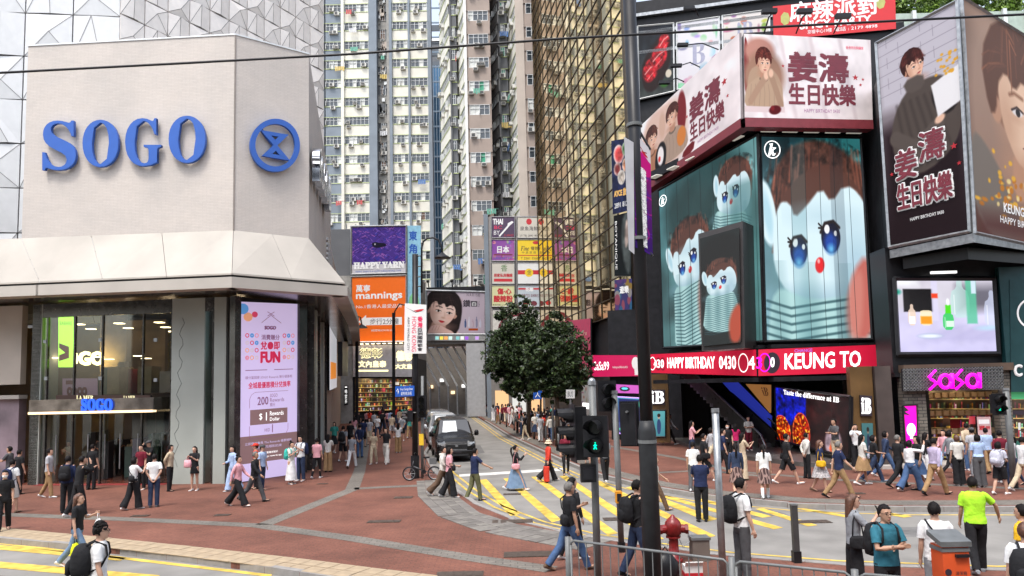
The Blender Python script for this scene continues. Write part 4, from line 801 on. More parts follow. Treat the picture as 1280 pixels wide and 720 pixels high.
# leftmost bay: beige wall and shopfront
Wl = Wall(GL[1] + (GL[1] - GL[2]).normalized() * 12, GL[1] + (GL[1] - GL[2]).normalized() * .3); part('wall_panel', MB().wbox(Wl, 0, Wl.L - .4, 4.1, ZL, -.3, 0), mat('beige_stone', (.5, .44, .37), .7, 0, .1, .7), department)
part('wall_panel', MB().wbox(Wl, 0, Wl.L - .3, 3.5, 3.66, -.3, .15), M_stone2, department); part('shop_screen', MB().wbox(Wl, 0, Wl.L - .5, 0, 3.5, -.5, -.1), mat('mauve_shop', (.2, .15, .17), .5, 0, .5, .8), department)
part('column', MB().wbox(W0, -.15, .25, 0, ZL, -.3, .06), M_mull, department)
# lilac display at the chamfer
WL = Wall(GL[3], GL[4]); part('column', MB().wbox(WL, -.32, -.02, 0, ZL, -.2, .1), M_mull, department); part('column', MB().wbox(WL, WL.L + .02, WL.L + .5, 0, ZL, -.2, .12), M_mull, department)
part('chamfer_wall', MB().wbox(WL, 0, WL.L, 0, ZL, -.5, -.02), M_dark, department)
RW = 'Rewards'
items = [('r', (0, .755, 1, .905), E_brown), ('r', (.18, .61, .82, .695), E_brown), ('t', 'SOGO', (.41, .135, .6, .155), T_mauve, dict(bold=.05)), ('t', '消費賺分', (.36, .185, .67, .215), T_mauve, dict(bold=.02)), ('t', '兌❶即', (.35, .225, .67, .27), T_redl, dict(bold=.035)),
         ('t', 'FUN', (.35, .285, .67, .345), T_redl, dict(bold=.05)), ('t', '積分當錢使 SOGO Rewards 賺分優惠期', (.1, .42, .9, .437), T_mauve), ('t', '全城最優惠積分兌換率', (.15, .455, .87, .49), T_redl, dict(bold=.02)),
         ('t', '200', (.3, .54, .48, .585), T_mauve, dict(bold=.02)), ('t', 'SOGO', (.51, .525, .64, .545), T_mauve), ('t', RW, (.51, .55, .76, .572), T_mauve), ('t', '積分', (.51, .577, .6, .598), T_mauve), ('t', '$', (.33, .63, .38, .675), E_white, dict(keep=True)), ('t', '1', (.43, .63, .47, .675), E_white, dict(keep=True)),
         ('t', RW, (.51, .625, .75, .65), E_white), ('t', 'Dollar', (.51, .66, .68, .68), E_white), ('t', 'HKD', (.42, .72, .51, .738), T_mauve), ('t', '1', (.54, .7, .57, .745), T_mauve, dict(keep=True)), ('t', '立即登記會員 The Rewards 優惠條款', (.1, .79, .9, .805), E_lilac), ('t', '受條款及細則約束', (.26, .815, .72, .83), E_lilac),
         ('t', '下載應用程式', (.42, .85, .65, .862), E_white), ('t', 'sogo rewards app', (.42, .872, .72, .884), E_white)]
scr, c = sign('lilac_display', 'tall lilac rewards advertising display on the store corner', 'screen', WL, ((299, 377), (372, 380), (371, 592), (298, 603)), .0, E_lilac, items)
n = WL.n; fl = [emis('flower_%d' % i, cc, .6) for i, cc in enumerate(((.6, .05, .12), (.75, .35, .2), (.1, .3, .65), (.62, .5, .62), (.7, .25, .35)))]
for (x0, x1) in ((.09, .32), (.72, .95)):
    for i in range(3):
        for j in range(4):
            x = x0 + (x1 - x0) * (i + .5) / 3; y = .19 + j * .042; part('flower_print', ringm([bil(c, x - .033, y - .013) + n * .004, bil(c, x + .033, y - .013) + n * .004, bil(c, x + .033, y + .013) + n * .004, bil(c, x - .033, y + .013) + n * .004], n, .12 if (i + j) % 2 else .3, .5, 0, .002, 12), fl[(i * 2 + j * 3) % 5], scr)
for (x, y, r_, k) in ((.06, .04, .09, 2), (.14, .085, .075, 1), (.25, .07, .05, 0)): qrect(c, n, (x - r_, y - r_ * .35, x + r_, y + r_ * .35), fl[k], scr, sides=10, lift=.004 + k * .001, name='flower_print')
for a, b in (((.36, .115), (.52, .07)), ((.52, .07), (.7, .115)), ((.46, .05), (.58, .075)), ((.58, .05), (.46, .075)), ((.1, .385), (.46, .385)), ((.58, .385), (.92, .385))):
    qrect(c, n, (0, 0, 1, 1), T_mauve, scr, poly=[a, b, (b[0], b[1] + .004), (a[0], a[1] + .004)], lift=.006, name='printed_line')
for pl in ([(.17, .6), (.17, .55), (.2, .525), (.26, .512), (.83, .512)], [(.17, .7), (.17, .77), (.7, .77), (.79, .76), (.83, .735), (.83, .7)]):
    for a, b in zip(pl, pl[1:]): part('printed_line', MB().tube([bil(c, *a) + n * .006, bil(c, *b) + n * .006], .008, 4), T_mauve, scr)
# side shopfront up the street
WS = Wall(GL[5], GL[6]); WS2 = Wall(GL[6], GL[7])
part('side_shop_wall', MB().wbox(WS, .5, WS.L, 0, ZL, -.5, 0), mat('side_mauve', (.36, .31, .33), .5, 0, .2, .4), department); part('side_shop_wall', MB().wbox(WS2, 0, WS2.L, 0, ZL, -.5, -.01), mat('side_tan', (.42, .35, .29), .6, 0, .2, .4), department)
for k, s in enumerate((0, 1.5, 4.5, 8, 11.5)): part('column', MB().wbox(WS, s, s + (.7 if k % 2 else .3), 0, ZL, 0, .35), M_mull if k % 2 == 0 else M_marble, department)
for k in range(3): part('shop_panel', MB().wbox(WS, 2 + k * 4, 5.4 + k * 4, 2.9, 6.6, .02, .12), mat('mauve_panel', (.42, .35, .4), .4, 0, .15, .3), department)
for k in range(6): part('shop_panel', MB().wbox(WS2, .6 + k * 3.7, 4 + k * 3.7, .3, 4.3, .02, .09), M_taupe2, department)
sign('lit_poster', 'tall lit white and orange poster on the side shopfront', 'poster', WS, ((412, 398), (421, 410), (421, 484), (412, 488)), .5, emis('poster_white', (.7, .7, .75), .6), [('r', (.1, .6, .9, .85), emis('poster_orange', (.9, .3, .05), .7))])
sign('black_banner', 'narrow black hanging banner at the end of the side street wall', 'banner', WS2, rectc(428, 427, 435, 470), 1.2, M_black, thick=.3)
# east wall of the whole store so that it has depth; inner body
part('store_core', MB().prism([(-29.5, 38.5), (-12.5, 38.5), (-13.4, 44), (-20, 72), (-34, 72)], 0, 6.8), M_dark, department)
part('upper_core', MB().prism([(-29.8, 34), (FC[0] - .8, 35.2), (-13.9, 47.3), (-20, 60), (-34, 60)], 7.3, 38), M_joint, department)
# ================================================================ towers at the end of the street
rgT = random.Random(11)
def window_mesh(w_, h_, kind, pal):
    """a framed window band: bars proud, panes set back, some with curtains or sheets behind"""
    rg = random.Random(kind * 7 + 1); mb = MB(); n = max(2, int(round(w_ / .62))); t = .055
    mb.box(0, -.05, 0, w_, .04, t); mb.box(0, -.05, h_ - t, w_, .04, h_)
    for i in range(n + 1): x = i * (w_ - t) / n; mb.box(x, -.05, t, x + t, .04, h_ - t)
    mb.box(t, -.03, h_ * .62, w_ - t, .03, h_ * .62 + t * .7)
    for i in range(n):
        x0, x1 = i * (w_ - t) / n + t, (i + 1) * (w_ - t) / n; k = rg.choice(pal)
        mb.quad((x0, .06, t), (x1, .06, t), (x1, .06, h_ - t), (x0, .06, h_ - t), k)
    for i in range(n):
        if rg.random() < .18:      # a sash standing open
            x0 = i * (w_ - t) / n; mb.box(x0, -.4, t, x0 + t, -.05, h_ * .62)
    return mb.mesh('window', [M_frame, M_win, M_curt, M_green, M_brownw])
M_brownw = mat('brown_shutter', (.2, .13, .1), .7)
acm = MB().box(0, -.42, 0, .78, 0, .52, 0); acm.box(.1, -.44, .06, .56, -.421, .47, 1)
ac_mesh = acm.mesh('air_conditioner', [M_ac, M_acd])
ac2 = MB().box(0, -.45, 0, .6, 0, .4, 0).box(.05, -.47, .05, .55, -.451, .35, 1).mesh('air_conditioner', [M_ac, M_acd])
def bay(W, s0, s1, z0, z1, pitch, wh, wall_m, parent, off=0.0, pal=(1, 1, 2, 2, 1), sill=1.0, side=.3, acs=.5, ledge=M_lime, band=None, spand=True, ph=0.0, wmargin=.08, depth=1.2):
    """one vertical strip of flats: recessed window bands between proud spandrels"""
    part('wall', MB().wbox(W, s0, s1, z0, z1, off - depth, off - .12), M_dgrey if band is None else band, parent)
    rt = W.up.cross(W.n); sg = 1 if rt.dot(W.d) > 0 else -1; rz = math.atan2(rt.y, rt.x); wm = [window_mesh(s1 - s0 - 2 * wmargin, wh, k, pal) for k in range(6)]
    n = int((z1 - z0) / pitch) + 1
    for i in range(n):
        zz = z0 + (i + ph) * pitch
        if zz + pitch > z1 + 2: break
        part('spandrel', MB().wbox(W, s0, s1, zz + wh + sill * .0, zz + pitch, off - .12, off), wall_m, parent)
        if ledge: part('ledge', MB().wbox(W, s0 - .02, s1 + .02, zz - .08, zz + .0, off, off + .07).wbox(W, s0 - .02, s1 + .02, zz + wh, zz + wh + .06, off, off + .05), ledge, parent)
        L_ = W.P(s0 + wmargin if sg > 0 else s1 - wmargin, zz, off - .05)
        piece('window', rgT.choice(wm), parent, L_, rz)
        if rgT.random() < .14:
            lx = rgT.uniform(.1, s1 - s0 - .8); ld = MB()
            for q in range(rgT.randint(2, 5)): ld.box(q * .3, -.55, -.75 + rgT.uniform(0, .2), q * .3 + .24, -.52, .0)
            ld.tube([(-.1, -.53, .01), (1.5, -.53, .01)], .02, 4); piece('laundry', ld.mesh('laundry', mat('laundry_%d' % (i % 5), ((.6, .6, .62), (.5, .1, .1), (.1, .2, .45), (.6, .45, .15), (.15, .4, .3))[i % 5], .8)), parent, W.P(s0 + lx if sg > 0 else s1 - lx, zz + .1, off), rz)
        for _ in range(3):
            if rgT.random() < acs * .6:
                x = rgT.uniform(.1, s1 - s0 - .9); p = W.P(s0 + x if sg > 0 else s1 - x, zz - .55 if rgT.random() < .6 else zz + .1, off + .02); piece('air_conditioner', rgT.choice((ac_mesh, ac2)), parent, p, rz)
def sx(W, u, v=180): return W.sz(u, v)[0]
TL = thing('apartment_tower', 'tall cream and slate blue apartment tower behind the department store', 'building', (-20, 112, 0))
WT = Wall((-32, 110), (-8, 110)); S = lambda u: sx(WT, u)
zt = 74; P_ = 3.08
part('core', MB().prism([(-60, 111.3), (-12.3, 111.3), (-16, 130), (-60, 130)], 0, zt), M_slate, TL)
bay(WT, S(372), S(405.5), 14, zt, P_, 1.3, M_slate, TL, 0, acs=.5); bay(WT, S(407), S(427.5), 14, zt, P_, 1.3, M_slate, TL, 0, acs=.6)
part('pilaster', MB().wbox(WT, S(427.5), S(431), 10, zt, -1, .5), M_cream, TL)
bay(WT, S(431), S(462), 14, zt, P_, 1.3, M_cream, TL, .1, acs=.7)
part('pilaster', MB().wbox(WT, S(462), S(472), 10, zt, -1, .3), M_slate, TL)
bay(WT, S(472), S(484.5), 13, zt, P_, 1.6, M_concrete, TL, -1.0, pal=(1, 4, 1, 2), acs=.8, ledge=M_concrete, wmargin=.4, depth=.3)
for k in range(60): z = 14 + rgT.random() * 58; s = rgT.uniform(S(472.5), S(482)); part('drain_pipe', MB().wbox(WT, s, s + rgT.uniform(.06, .8), z, z + rgT.uniform(.1, 1.2), -1.0, -.7), rgT.choice((M_concrete, M_dgrey, M_frame, M_taupe2)), TL)
part('pilaster', MB().wbox(WT, S(484.5), S(488), 10, zt, -1, .2), M_concrete, TL); part('pilaster', MB().wbox(WT, S(488), S(491.5), 10, zt, -1, .5), M_slate, TL)
bay(WT, S(491.5), S(511.5), 14, zt, P_, 1.3, M_cream, TL, .1, acs=.6); part('pilaster', MB().wbox(WT, S(511.5), S(514), 10, zt, -1, .35), M_slate, TL)
bay(WT, S(514), S(536.5), 14, zt, P_, 1.3, M_cream, TL, 0, acs=.8, pal=(1, 1, 2, 4, 1)); part('pilaster', MB().wbox(WT, S(536.5), S(541), 10, zt, -1, .5), M_slate, TL)
# blue glass tower in the gap
TG = thing('glass_tower', 'slim dark blue glass office tower seen in the gap between the apartment towers', 'building', (-14, 155, 0))
WG = Wall((-30, 150), (-10, 150)); g0, g1 = sx(WG, 539), sx(WG, 556); zt2 = aty(545, 82, 150).z
part('curtain_wall', MB().wbox(WG, g0 - 6, g1 + 3, 0, zt2, -14, 0), mat('blue_glass', (.04, .1, .17), .1, .6, .4, .2), TG)
for k in range(26): part('spandrel', MB().wbox(WG, g0 - 6, g1 + 3, 16 + k * 3.3, 16.35 + k * 3.3, 0, .1), mat('blue_spandrel', (.12, .17, .22), .4), TG)
for k in range(8): part('mullion', MB().wbox(WG, g0 + k * .6, g0 + .12 + k * .6, 0, zt2, 0, .16), M_frame if k == 4 else M_slate, TG)
WG2 = Wall((-30, 165), (-10, 165)); TG2 = thing('office_block', 'dark office block with a white ledge behind the blue glass tower', 'building', (-16, 168, 0))
part('body', MB().wbox(WG2, sx(WG2, 537), sx(WG2, 560), 0, aty(545, 50, 165).z, -10, 0), M_dgrey, TG2); part('ledge', MB().wbox(WG2, sx(WG2, 537), sx(WG2, 560), aty(545, 52, 165).z, aty(545, 48, 165).z, -10, .4), M_white, TG2)
for k in range(4): part('window', MB().wbox(WG2, sx(WG2, 541), sx(WG2, 553), aty(545, 80, 165).z - 1 + k * 3, aty(545, 80, 165).z + .6 + k * 3, 0, .1), M_win, TG2)
# taupe apartment tower, folded front
TM = thing('apartment_tower', 'brown and white apartment tower with folded front and green ledges beside the gold glass block', 'building', (-4, 95, 0))
def PT(u, Y): p = aty(u, 300, Y); return (p.x, Y)
ph = .35; P2 = 3.15; z0_ = 12
zz = lambda: None
def tb(u0, Y0, u1, Y1, m, **k):
    W = Wall(PT(u0, Y0), PT(u1, Y1)); bay(W, 0, W.L, z0_, 66, P2, 1.4, m, TM, ph=ph, depth=.35, **k); return W
tb(553, 100, 565, 94, M_cream, wmargin=.5, acs=.8); tb(565, 94.3, 575, 94.3, M_dgrey, wmargin=.25, acs=.7); tb(575, 96, 584.5, 90.4, M_cream, wmargin=.5, acs=.8)
Wm = Wall(PT(584.5, 90), PT(618, 90)); part('pilaster', MB().wbox(Wm, 0, Wm.L * .1, 8, 66, -1.5, .2), M_white, TM)
bay(Wm, Wm.L * .1, Wm.L, z0_, 66, P2, 1.35, M_taupe, TM, ph=ph, acs=.9, ledge=None, band=M_taupe, pal=(1, 2, 1, 3, 1), wmargin=.25, depth=.8)
tb(618, 97, 628, 93.5, mat('grey_render', (.27, .27, .28), .8), wmargin=.5, acs=.6, ledge=M_dgrey); tb(628, 93.8, 640, 93.8, M_dgrey, wmargin=.35, acs=.9, pal=(1, 3, 2, 1)); tb(640, 95, 650.5, 89, M_cream, wmargin=.5, acs=.7)
Wn = Wall(PT(650.5, 88.5), PT(700, 88.5)); part('pilaster', MB().wbox(Wn, 0, Wn.L * .22, 8, 66, -1.5, .1), M_taupe2, TM)
bay(Wn, Wn.L * .22, Wn.L, z0_, 66, P2, 1.4, M_taupe, TM, ph=ph, acs=.9, ledge=None, band=M_taupe, wmargin=.3, depth=.8)
part('core', MB().prism([PT(560, 101), PT(588, 96.5), PT(588, 91.5), PT(612, 91.5), PT(618, 98.5), PT(652, 95), PT(655, 90.5), PT(720, 90.5), (25, 120), (-8, 120)], 0, 66), M_taupe, TM)
# ================================================================ signs across the end of the street
EB = thing('corner_block', 'low commercial block behind the orange billboard with a jewellery shop at street level', 'building', (-14, 77, 0))
WM = Wall((-30, 75), (-8, 75)); m0, m1 = sx(WM, 425, 400), sx(WM, 521, 400)
part('body', MB().wbox(WM, m0 - 20, m1, 6.6, 15.5, -8, -.4).wbox(WM, m0 - 20, m0 + 1.2, 0, 6.6, -8, -.4), M_concrete, EB); part('body', MB().wbox(WM, m0 - 20, sx(WM, 510, 400), 15.5, 20.5, -8, -.4), M_dgrey, EB)
for k in range(7): part('roof_rail', MB().wbox(WM, m0 + k, m0 + .1 + k, 20.5, 21.6, -3, -2.9), M_steel, EB)
M_or = mat('print_orange', (.85, .15, .005), .45, 0, .03)
sign('drugstore_billboard', 'bright orange billboard with white arrow pointing left over the shop fronts', 'billboard', WM, ((439, 346), (508, 344), (508, 427), (439, 428)), 0, M_or,
     [('t', '萬寧', (.09, .13, .34, .24), T_white, dict(bold=.02)), ('t', 'mannings', (.09, .245, .92, .375), T_white, dict(bold=.03)), ('t', 'No.1香港人最愛品牌', (.09, .43, .92, .49), T_white), ('r', (.1, .6, .92, .78), T_white, dict(poly=[(.13, .69), (.27, .79), (.27, .745), (.92, .745), (.92, .63), (.27, .63), (.27, .59)])),
      ('t', '步行2分鐘', (.34, .645, .86, .735), T_dark), ('t', '銅鑼灣記利佐治街', (.36, .81, .8, .84), T_white)], frame=M_steel, fw=.1)
yp = img_mat('yarn_picture', PICS['yarn'], 0, .5, .75)
sign('yarn_billboard', 'square purple patterned billboard reading HAPPY YARN above the orange billboard', 'billboard', WM, ((439, 283), (508, 282), (508, 341), (439, 343)), 0, yp, [('t', '𝐇𝐀𝐏𝐏𝐘 𝐘𝐀𝐑𝐍', (.05, .76, .96, .9), T_white, dict(bold=.05)), ('t', 'HAPPY YARN IS A HAPPY CROCHETING TIME', (.08, .93, .9, .965), T_blue)], frame=M_steel, fw=.1)
sign('tall_blue_sign', 'narrow vertical pale blue sign with two Chinese characters beside the yarn billboard', 'sign', WM, ((509, 282), (526, 282), (526, 398), (509, 399)), -.1, mat('print_sky', (.25, .5, .65), .5), [('t', '東', (.15, .06, .7, .16), T_blue, dict(bold=.03)), ('t', '角', (.15, .2, .7, .3), T_blue, dict(bold=.03)), ('r', (.1, .72, .9, .95), mat('print_leaf', (.2, .55, .25)), dict(sides=10))])
wall_j = mat('silver_fascia', (.5, .5, .53), .35, .5, .1)
sign('jewellery_fascia', 'silver shop fascia with yellow outlined Chinese characters under the orange billboard', 'sign', WM, ((441, 431), (515, 431), (515, 471), (441, 471)), .0, wall_j,
     [('t', '德彰', (.12, .1, .5, .42), E_yel, dict(bold=.03)), ('t', '德彰', (.12, .12, .5, .4), T_dark, dict(lift=.02)), ('t', '文內皇泰', (.1, .5, .56, .7), E_yel, dict(bold=.04)), ('t', '德彰', (.74, .2, 1, .5), E_yel, dict(bold=.05)), ('t', '德彰', (.74, .22, 1, .48), T_dark, dict(lift=.02)), ('t', '大文皇', (.72, .6, 1, .75), E_yel, dict(bold=.04)), ('r', (.05, .78, .6, .84), E_yel)])
jsh = img_mat('jewel_shelves', PICS['shelves'], .9)
sign('shop_window', 'lit shop window full of gold boxes under the silver fascia', 'shop window', WM, ((444, 473), (517, 473), (517, 512), (444, 515)), -.3, jsh, [])
for k in range(10): piece('shop_lamp', MATS['lampmesh'], EB, WM.P(sx(WM, 446 + k * 7, 430), 8.2, .4))
part('shop_wall', MB().wbox(WM, m0, m1, 0, 6.6, -8, -.5), M_dark, EB)
sign('shop_character_strip', 'small vertical white lit sign beside the jewellery shop', 'sign', WM, ((430, 482), (435, 482), (435, 506), (430, 507)), .6, M_dark, [('t', '一', (.2, .05, .8, .1), E_white), ('t', '鳴', (.2, .2, .8, .4), E_white), ('t', '堂', (.2, .45, .8, .65), E_white), ('t', '茶', (.2, .7, .8, .9), E_white)])
# beauty billboard with the open steelwork below it
WN = Wall((-15, 85), (4, 85)); bp_ = img_mat('beauty_picture', PICS['beauty'], .0, .5, .85)
NB = thing('footbridge_block', 'grey street corner structure with slanting steel struts under the beauty billboard', 'building', (-6, 88, 0))
n0, n1 = sx(WN, 500, 450), sx(WN, 612, 450)
part('deck', MB().wbox(WN, n0, n1, 8.6, 9.3, -6, -.3), M_concrete, NB); part('back_wall', MB().wbox(WN, n0, n1, 0, 8.6, -9, -8.8), mat('dim_arcade', (.2, .18, .16), .6), NB); part('panel_pier', MB().wbox(WN, sx(WN, 583, 450), sx(WN, 606, 450), 0, 8.6, -3, .1), mat('grey_tiles', (.42, .42, .43), .5, 0, .1), NB)
for k in range(7):
    a = WN.P(n0 + .8 + k * 1.05, 8.5, -1 - k * .3); b = WN.P(n0 + 3.4 + k * 1.05, 3.6, -1 - k * .3); part('strut', MB().tube([a, b], .13, 6), M_frame, NB); part('pier', MB().tube([b, b - Vector((0, 0, 3.6))], .1, 6), M_steel, NB)
for k in range(6): part('arcade_light', MB().wbox(WN, n0 + 1 + k * 1.4, n0 + 1.5 + k * 1.4, 2.6 + (k % 3) * .8, 3 + (k % 3) * .8, -8.7, -8.6), E_warm if k % 2 else E_white, NB)
sign('beauty_billboard', 'wide billboard showing a woman resting her chin on her hand and skincare bottles', 'billboard', WN, ((533, 363), (607, 365), (607, 418), (533, 418)), 0, bp_,
     [('t', 'N A R I S E', (.68, .04, .9, .11), T_dark), ('t', '鑽', (.62, .2, .74, .36), T_dark, dict(bold=.02)), ('r', (.75, .22, .86, .35), T_dark), ('t', '白', (.77, .24, .84, .33), T_white), ('t', '光采', (.87, .22, .9, .36), T_dark)], frame=M_steel, fw=.12)
sg_, c_ = sign('brand_strip', 'thin grey strip with small coloured logos below the beauty billboard', 'sign', WN, ((533, 419), (607, 419), (607, 426), (533, 426)), .05, mat('strip_grey', (.3, .3, .3)), [('r', (.15 + i * .075 + (.05 if i > 3 else 0) + (.1 if i > 6 else 0), .2, .21 + i * .075 + (.05 if i > 3 else 0) + (.1 if i > 6 else 0), .8), emis('logo_%d' % i, cc, .5)) for i, cc in enumerate(((.4, .8, .75), (.9, .75, .1), (.9, .4, .1), (.6, .85, .75), (.2, .5, .5), (.7, .75, .7), (.3, .1, .6), (.5, .3, .7)))])
part('billboard_rig', MB().wbox(WN, sx(WN, 533, 400), sx(WN, 607, 400), 9.3, 15.4, -1.2, -.2), M_dark, NB)
for k in range(3): part('flood_lamp', MB().tube([WN.P(n0 + 3.5 + k * 2.8, 15.4, -.2), WN.P(n0 + 3.5 + k * 2.8, 16, .6)], .06, 6).ball(WN.P(n0 + 3.5 + k * 2.8, 16, .7), .2, 8), M_black, NB)
# stacked restaurant signs
WR = Wall((-3, 80.5), (5, 80.5)); RB = thing('restaurant_block', 'narrow grey block carrying a grid of eight restaurant signs', 'building', (0, 82, 0)); r0, r1 = sx(WR, 611, 330), sx(WR, 679, 330)
part('body', MB().wbox(WR, r0, r1 + .5, 0, 22.7, -3, -.15), mat('sign_backing', (.3, .28, .27), .6), RB); part('side', MB().wbox(WR, r0 - .5, r0, 0, 23, -3, 0), M_slate, RB)
sc = [('THAI', 'purple', (.07, .04, .09), T_white), ('泰式料理', 'cream', (.62, .58, .5), T_dark), ('日本', 'violet', None, T_white), ('泰', 'yellow', (.85, .6, .02), T_red), ('香', 'beige', (.6, .57, .5), T_red), ('金', 'white', (.78, .78, .76), T_dark), ('傷心酸辣粉', 'pale green', (.65, .65, .36), T_red), ('花雕', 'pale blue', (.5, .56, .6), T_red)]
vio = img_mat('violet_picture', PICS['violet'], 0, .5, .8)
for i in range(4):
    for j in range(2):
        nm, cn, cc, tm = sc[i * 2 + j]; u0, u1 = (614.5, 643.5) if j == 0 else (646.5, 676); v0 = 271 + i * 28.6; m_ = vio if cc is None else mat('sign_' + cn.replace(' ', '_'), cc, .5, 0, .04)
        it = []
        if nm == 'THAI': it = [('t', 'THAI', (.06, .1, .48, .35), T_white, dict(bold=.04)), ('t', 'BC', (.12, .42, .45, .58), T_redl), ('t', 'BY', (.1, .65, .35, .85), T_white), ('r', (0, 0, 1, 1), T_white, dict(poly=[(.3, .9), (.36, .94), (.8, .4), (.95, .25), (.88, .2), (.7, .3), (.68, .42)])), ('t', 'EL GRANDE', (.55, .82, .95, .92), T_red)]
        elif cn == 'cream': it = [('r', (.38, .08, .62, .38), T_red, dict(sides=12)), ('t', '泉魚海鮮', (.12, .45, .88, .66), T_dark), ('t', '2/F TEL 2890 1800', (.1, .84, .9, .93), T_dark)]
        elif nm == '日本': it = [('t', '日本', (.25, .3, .75, .62), T_white, dict(bold=.03)), ('r', (.1, .68, .9, .74), T_maroon), ('t', 'CAUSEWAY BAY', (.1, .82, .9, .92), T_blue)]
        elif cn == 'yellow': it = [('t', '𝑭𝒊𝒏𝒆', (.15, .3, .5, .52), T_dark), ('t', '餐館', (.58, .32, .9, .5), T_dark), ('r', (.65, .06, .93, .22), T_red, dict(sides=10)), ('r', (.03, .72, .97, .76), T_red), ('t', '中 京 菜 館', (.2, .55, .8, .66), T_dark), ('t', 'T 2561 3566', (.15, .82, .9, .93), T_dark)]
        elif cn == 'beige': it = [('t', '香', (.4, .1, .68, .42), mat('print_leaf2', (.08, .2, .05))), ('t', '居家私房麵線', (.1, .52, .9, .68), T_red, dict(bold=.03)), ('r', (.1, .76, .9, .9), T_red)]
        elif cn == 'white': it = [('r', (.03, .36, .97, .56), T_red), ('r', (.32, .28, .68, .68), mat('sign_yellow', (.85, .6, .02)), dict(sides=14, lift=.006)), ('t', '金', (.42, .34, .6, .56), T_dark, dict(lift=.01))]
        elif cn == 'pale green': it = [('t', '傷·心', (.25, .14, .85, .42), T_red, dict(bold=.04)), ('t', '酸辣粉', (.1, .48, .9, .78), T_red, dict(bold=.04)), ('t', '營業時間 11:00', (.05, .88, .6, .95), T_dark)]
        else: it = [('r', (.05, .12, .95, .2), T_red), ('t', '花雕', (.35, .1, .68, .28), T_white, dict(bold=.04, lift=.01)), ('t', '火鍋專門店 滋補養生', (.1, .4, .92, .55), T_maroon), ('r', (.25, .7, .5, .95), T_red, dict(sides=8)), ('r', (.55, .72, .85, .98), T_maroon, dict(sides=8))]
        sign('restaurant_sign', '%s restaurant sign in the %s row, %s column, of the stacked sign grid' % (cn, ('top', 'second', 'third', 'fourth')[i], ('left', 'right')[j]), 'sign', WR, rectc(u0, v0, u1, v0 + 26.5), .03, m_, it, group='stacked restaurant signs', frame=M_steel, fw=.06)
sign('round_letter_sign', 'white panel with half a circle print below the stacked signs, partly hidden by the tree', 'sign', WR, rectc(616, 388, 676, 425), .03, mat('print_offwhite', (.6, .58, .54)), [('r', (.1, .05, .9, 1.4), T_maroon, dict(sides=20)), ('r', (.18, .2, .82, 1.3), mat('print_offwhite2', (.62, .6, .56)), dict(sides=20, lift=.008))])
part('street_shop', MB().wbox(WR, r0, r1 + 4, 0, 6.5, -2.5, .1), mat('arcade_grey', (.2, .19, .18), .7), RB)
for k in range(4): part('shop_window', MB().wbox(WR, r0 + .4 + k * 1.9, r0 + 1.9 + k * 1.9, .6, 3 + k % 2, .1, .14), emis('shop_glow%d' % (k % 2), ((.8, .5, .25), (.6, .62, .6))[k % 2], .5), RB)
# ================================================================ gold glass block
GB = thing('gold_glass_block', 'office block with gold mirrored curtain wall and dark slanting mullion grid', 'building', (8, 60, 0))
W_G = Wall((8.0, 47.5), (3.1, 79)); zb, ztop = 8.4, 64; ncol, ph_ = 13, 1.3
gm, t_, b_ = principled('gold_mirror_glass'); N_, L_ = t_.nodes, t_.links; b_.inputs['Metallic'].default_value = 1; b_.inputs['Roughness'].default_value = .035
oi = N_.new('ShaderNodeObjectInfo'); rp = N_.new('ShaderNodeValToRGB'); rp.color_ramp.elements[0].color = (.8, .6, .3, 1); rp.color_ramp.elements[1].color = (1, .8, .45, 1); L_.new(oi.outputs['Random'], rp.inputs[0]); L_.new(rp.outputs[0], b_.inputs['Base Color'])
cw = W_G.L / ncol; pm = MB(); pm.v = []; hw, hh = cw / 2 - .035, ph_ / 2 - .03
pane_mesh = MB().box(-hw, -.02, -hh, hw, .0, hh).mesh('pane', gm); rz0 = math.atan2(-W_G.d.y, -W_G.d.x); rgG = random.Random(4)
rt_ = W_G.up.cross(W_G.n); rz0 = math.atan2(rt_.y, rt_.x)
part('core', MB().prism([W_G.P(.1, 0, -.3), W_G.P(W_G.L - .1, 0, -.3), (14, 84), (9.2, 48.2)], 0, ztop), M_dark, GB)
stuffp = MB(); cells = []
for i in range(ncol):
    for j in range(int((ztop - zb) / ph_)):
        p = W_G.P((i + .5) * cw, zb + (j + .5) * ph_, -.06); d = (p - Vector((0, 0, H))).length; cells.append((d, p))
cells.sort(key=lambda t: t[0])
for k, (d, p) in enumerate(cells):
    r_ = (rgG.gauss(0, .004), 0, rz0 + rgG.gauss(0, .003))
    if k < 300: piece('pane', pane_mesh, GB, p, rot=r_)
    else:
        Mx = Matrix.Translation(p) @ Matrix.Rotation(r_[2], 4, 'Z') @ Matrix.Rotation(r_[0], 4, 'X'); stuffp.quad(*[Mx @ Vector(q) for q in ((-hw, -.02, -hh), (hw, -.02, -hh), (hw, -.02, hh), (-hw, -.02, hh))])
part('far_panes', stuffp, gm, GB, kind='stuff')
for i in range(ncol + 1): part('mullion', MB().wbox(W_G, i * cw - .025, i * cw + .025, zb, ztop, -.08, .03), M_bronze, GB)
for j in range(int((ztop - zb) / ph_) + 1): part('transom', MB().wbox(W_G, 0, W_G.L, zb + j * ph_ - .03, zb + j * ph_ + .03, -.08, .02), M_bronze, GB)
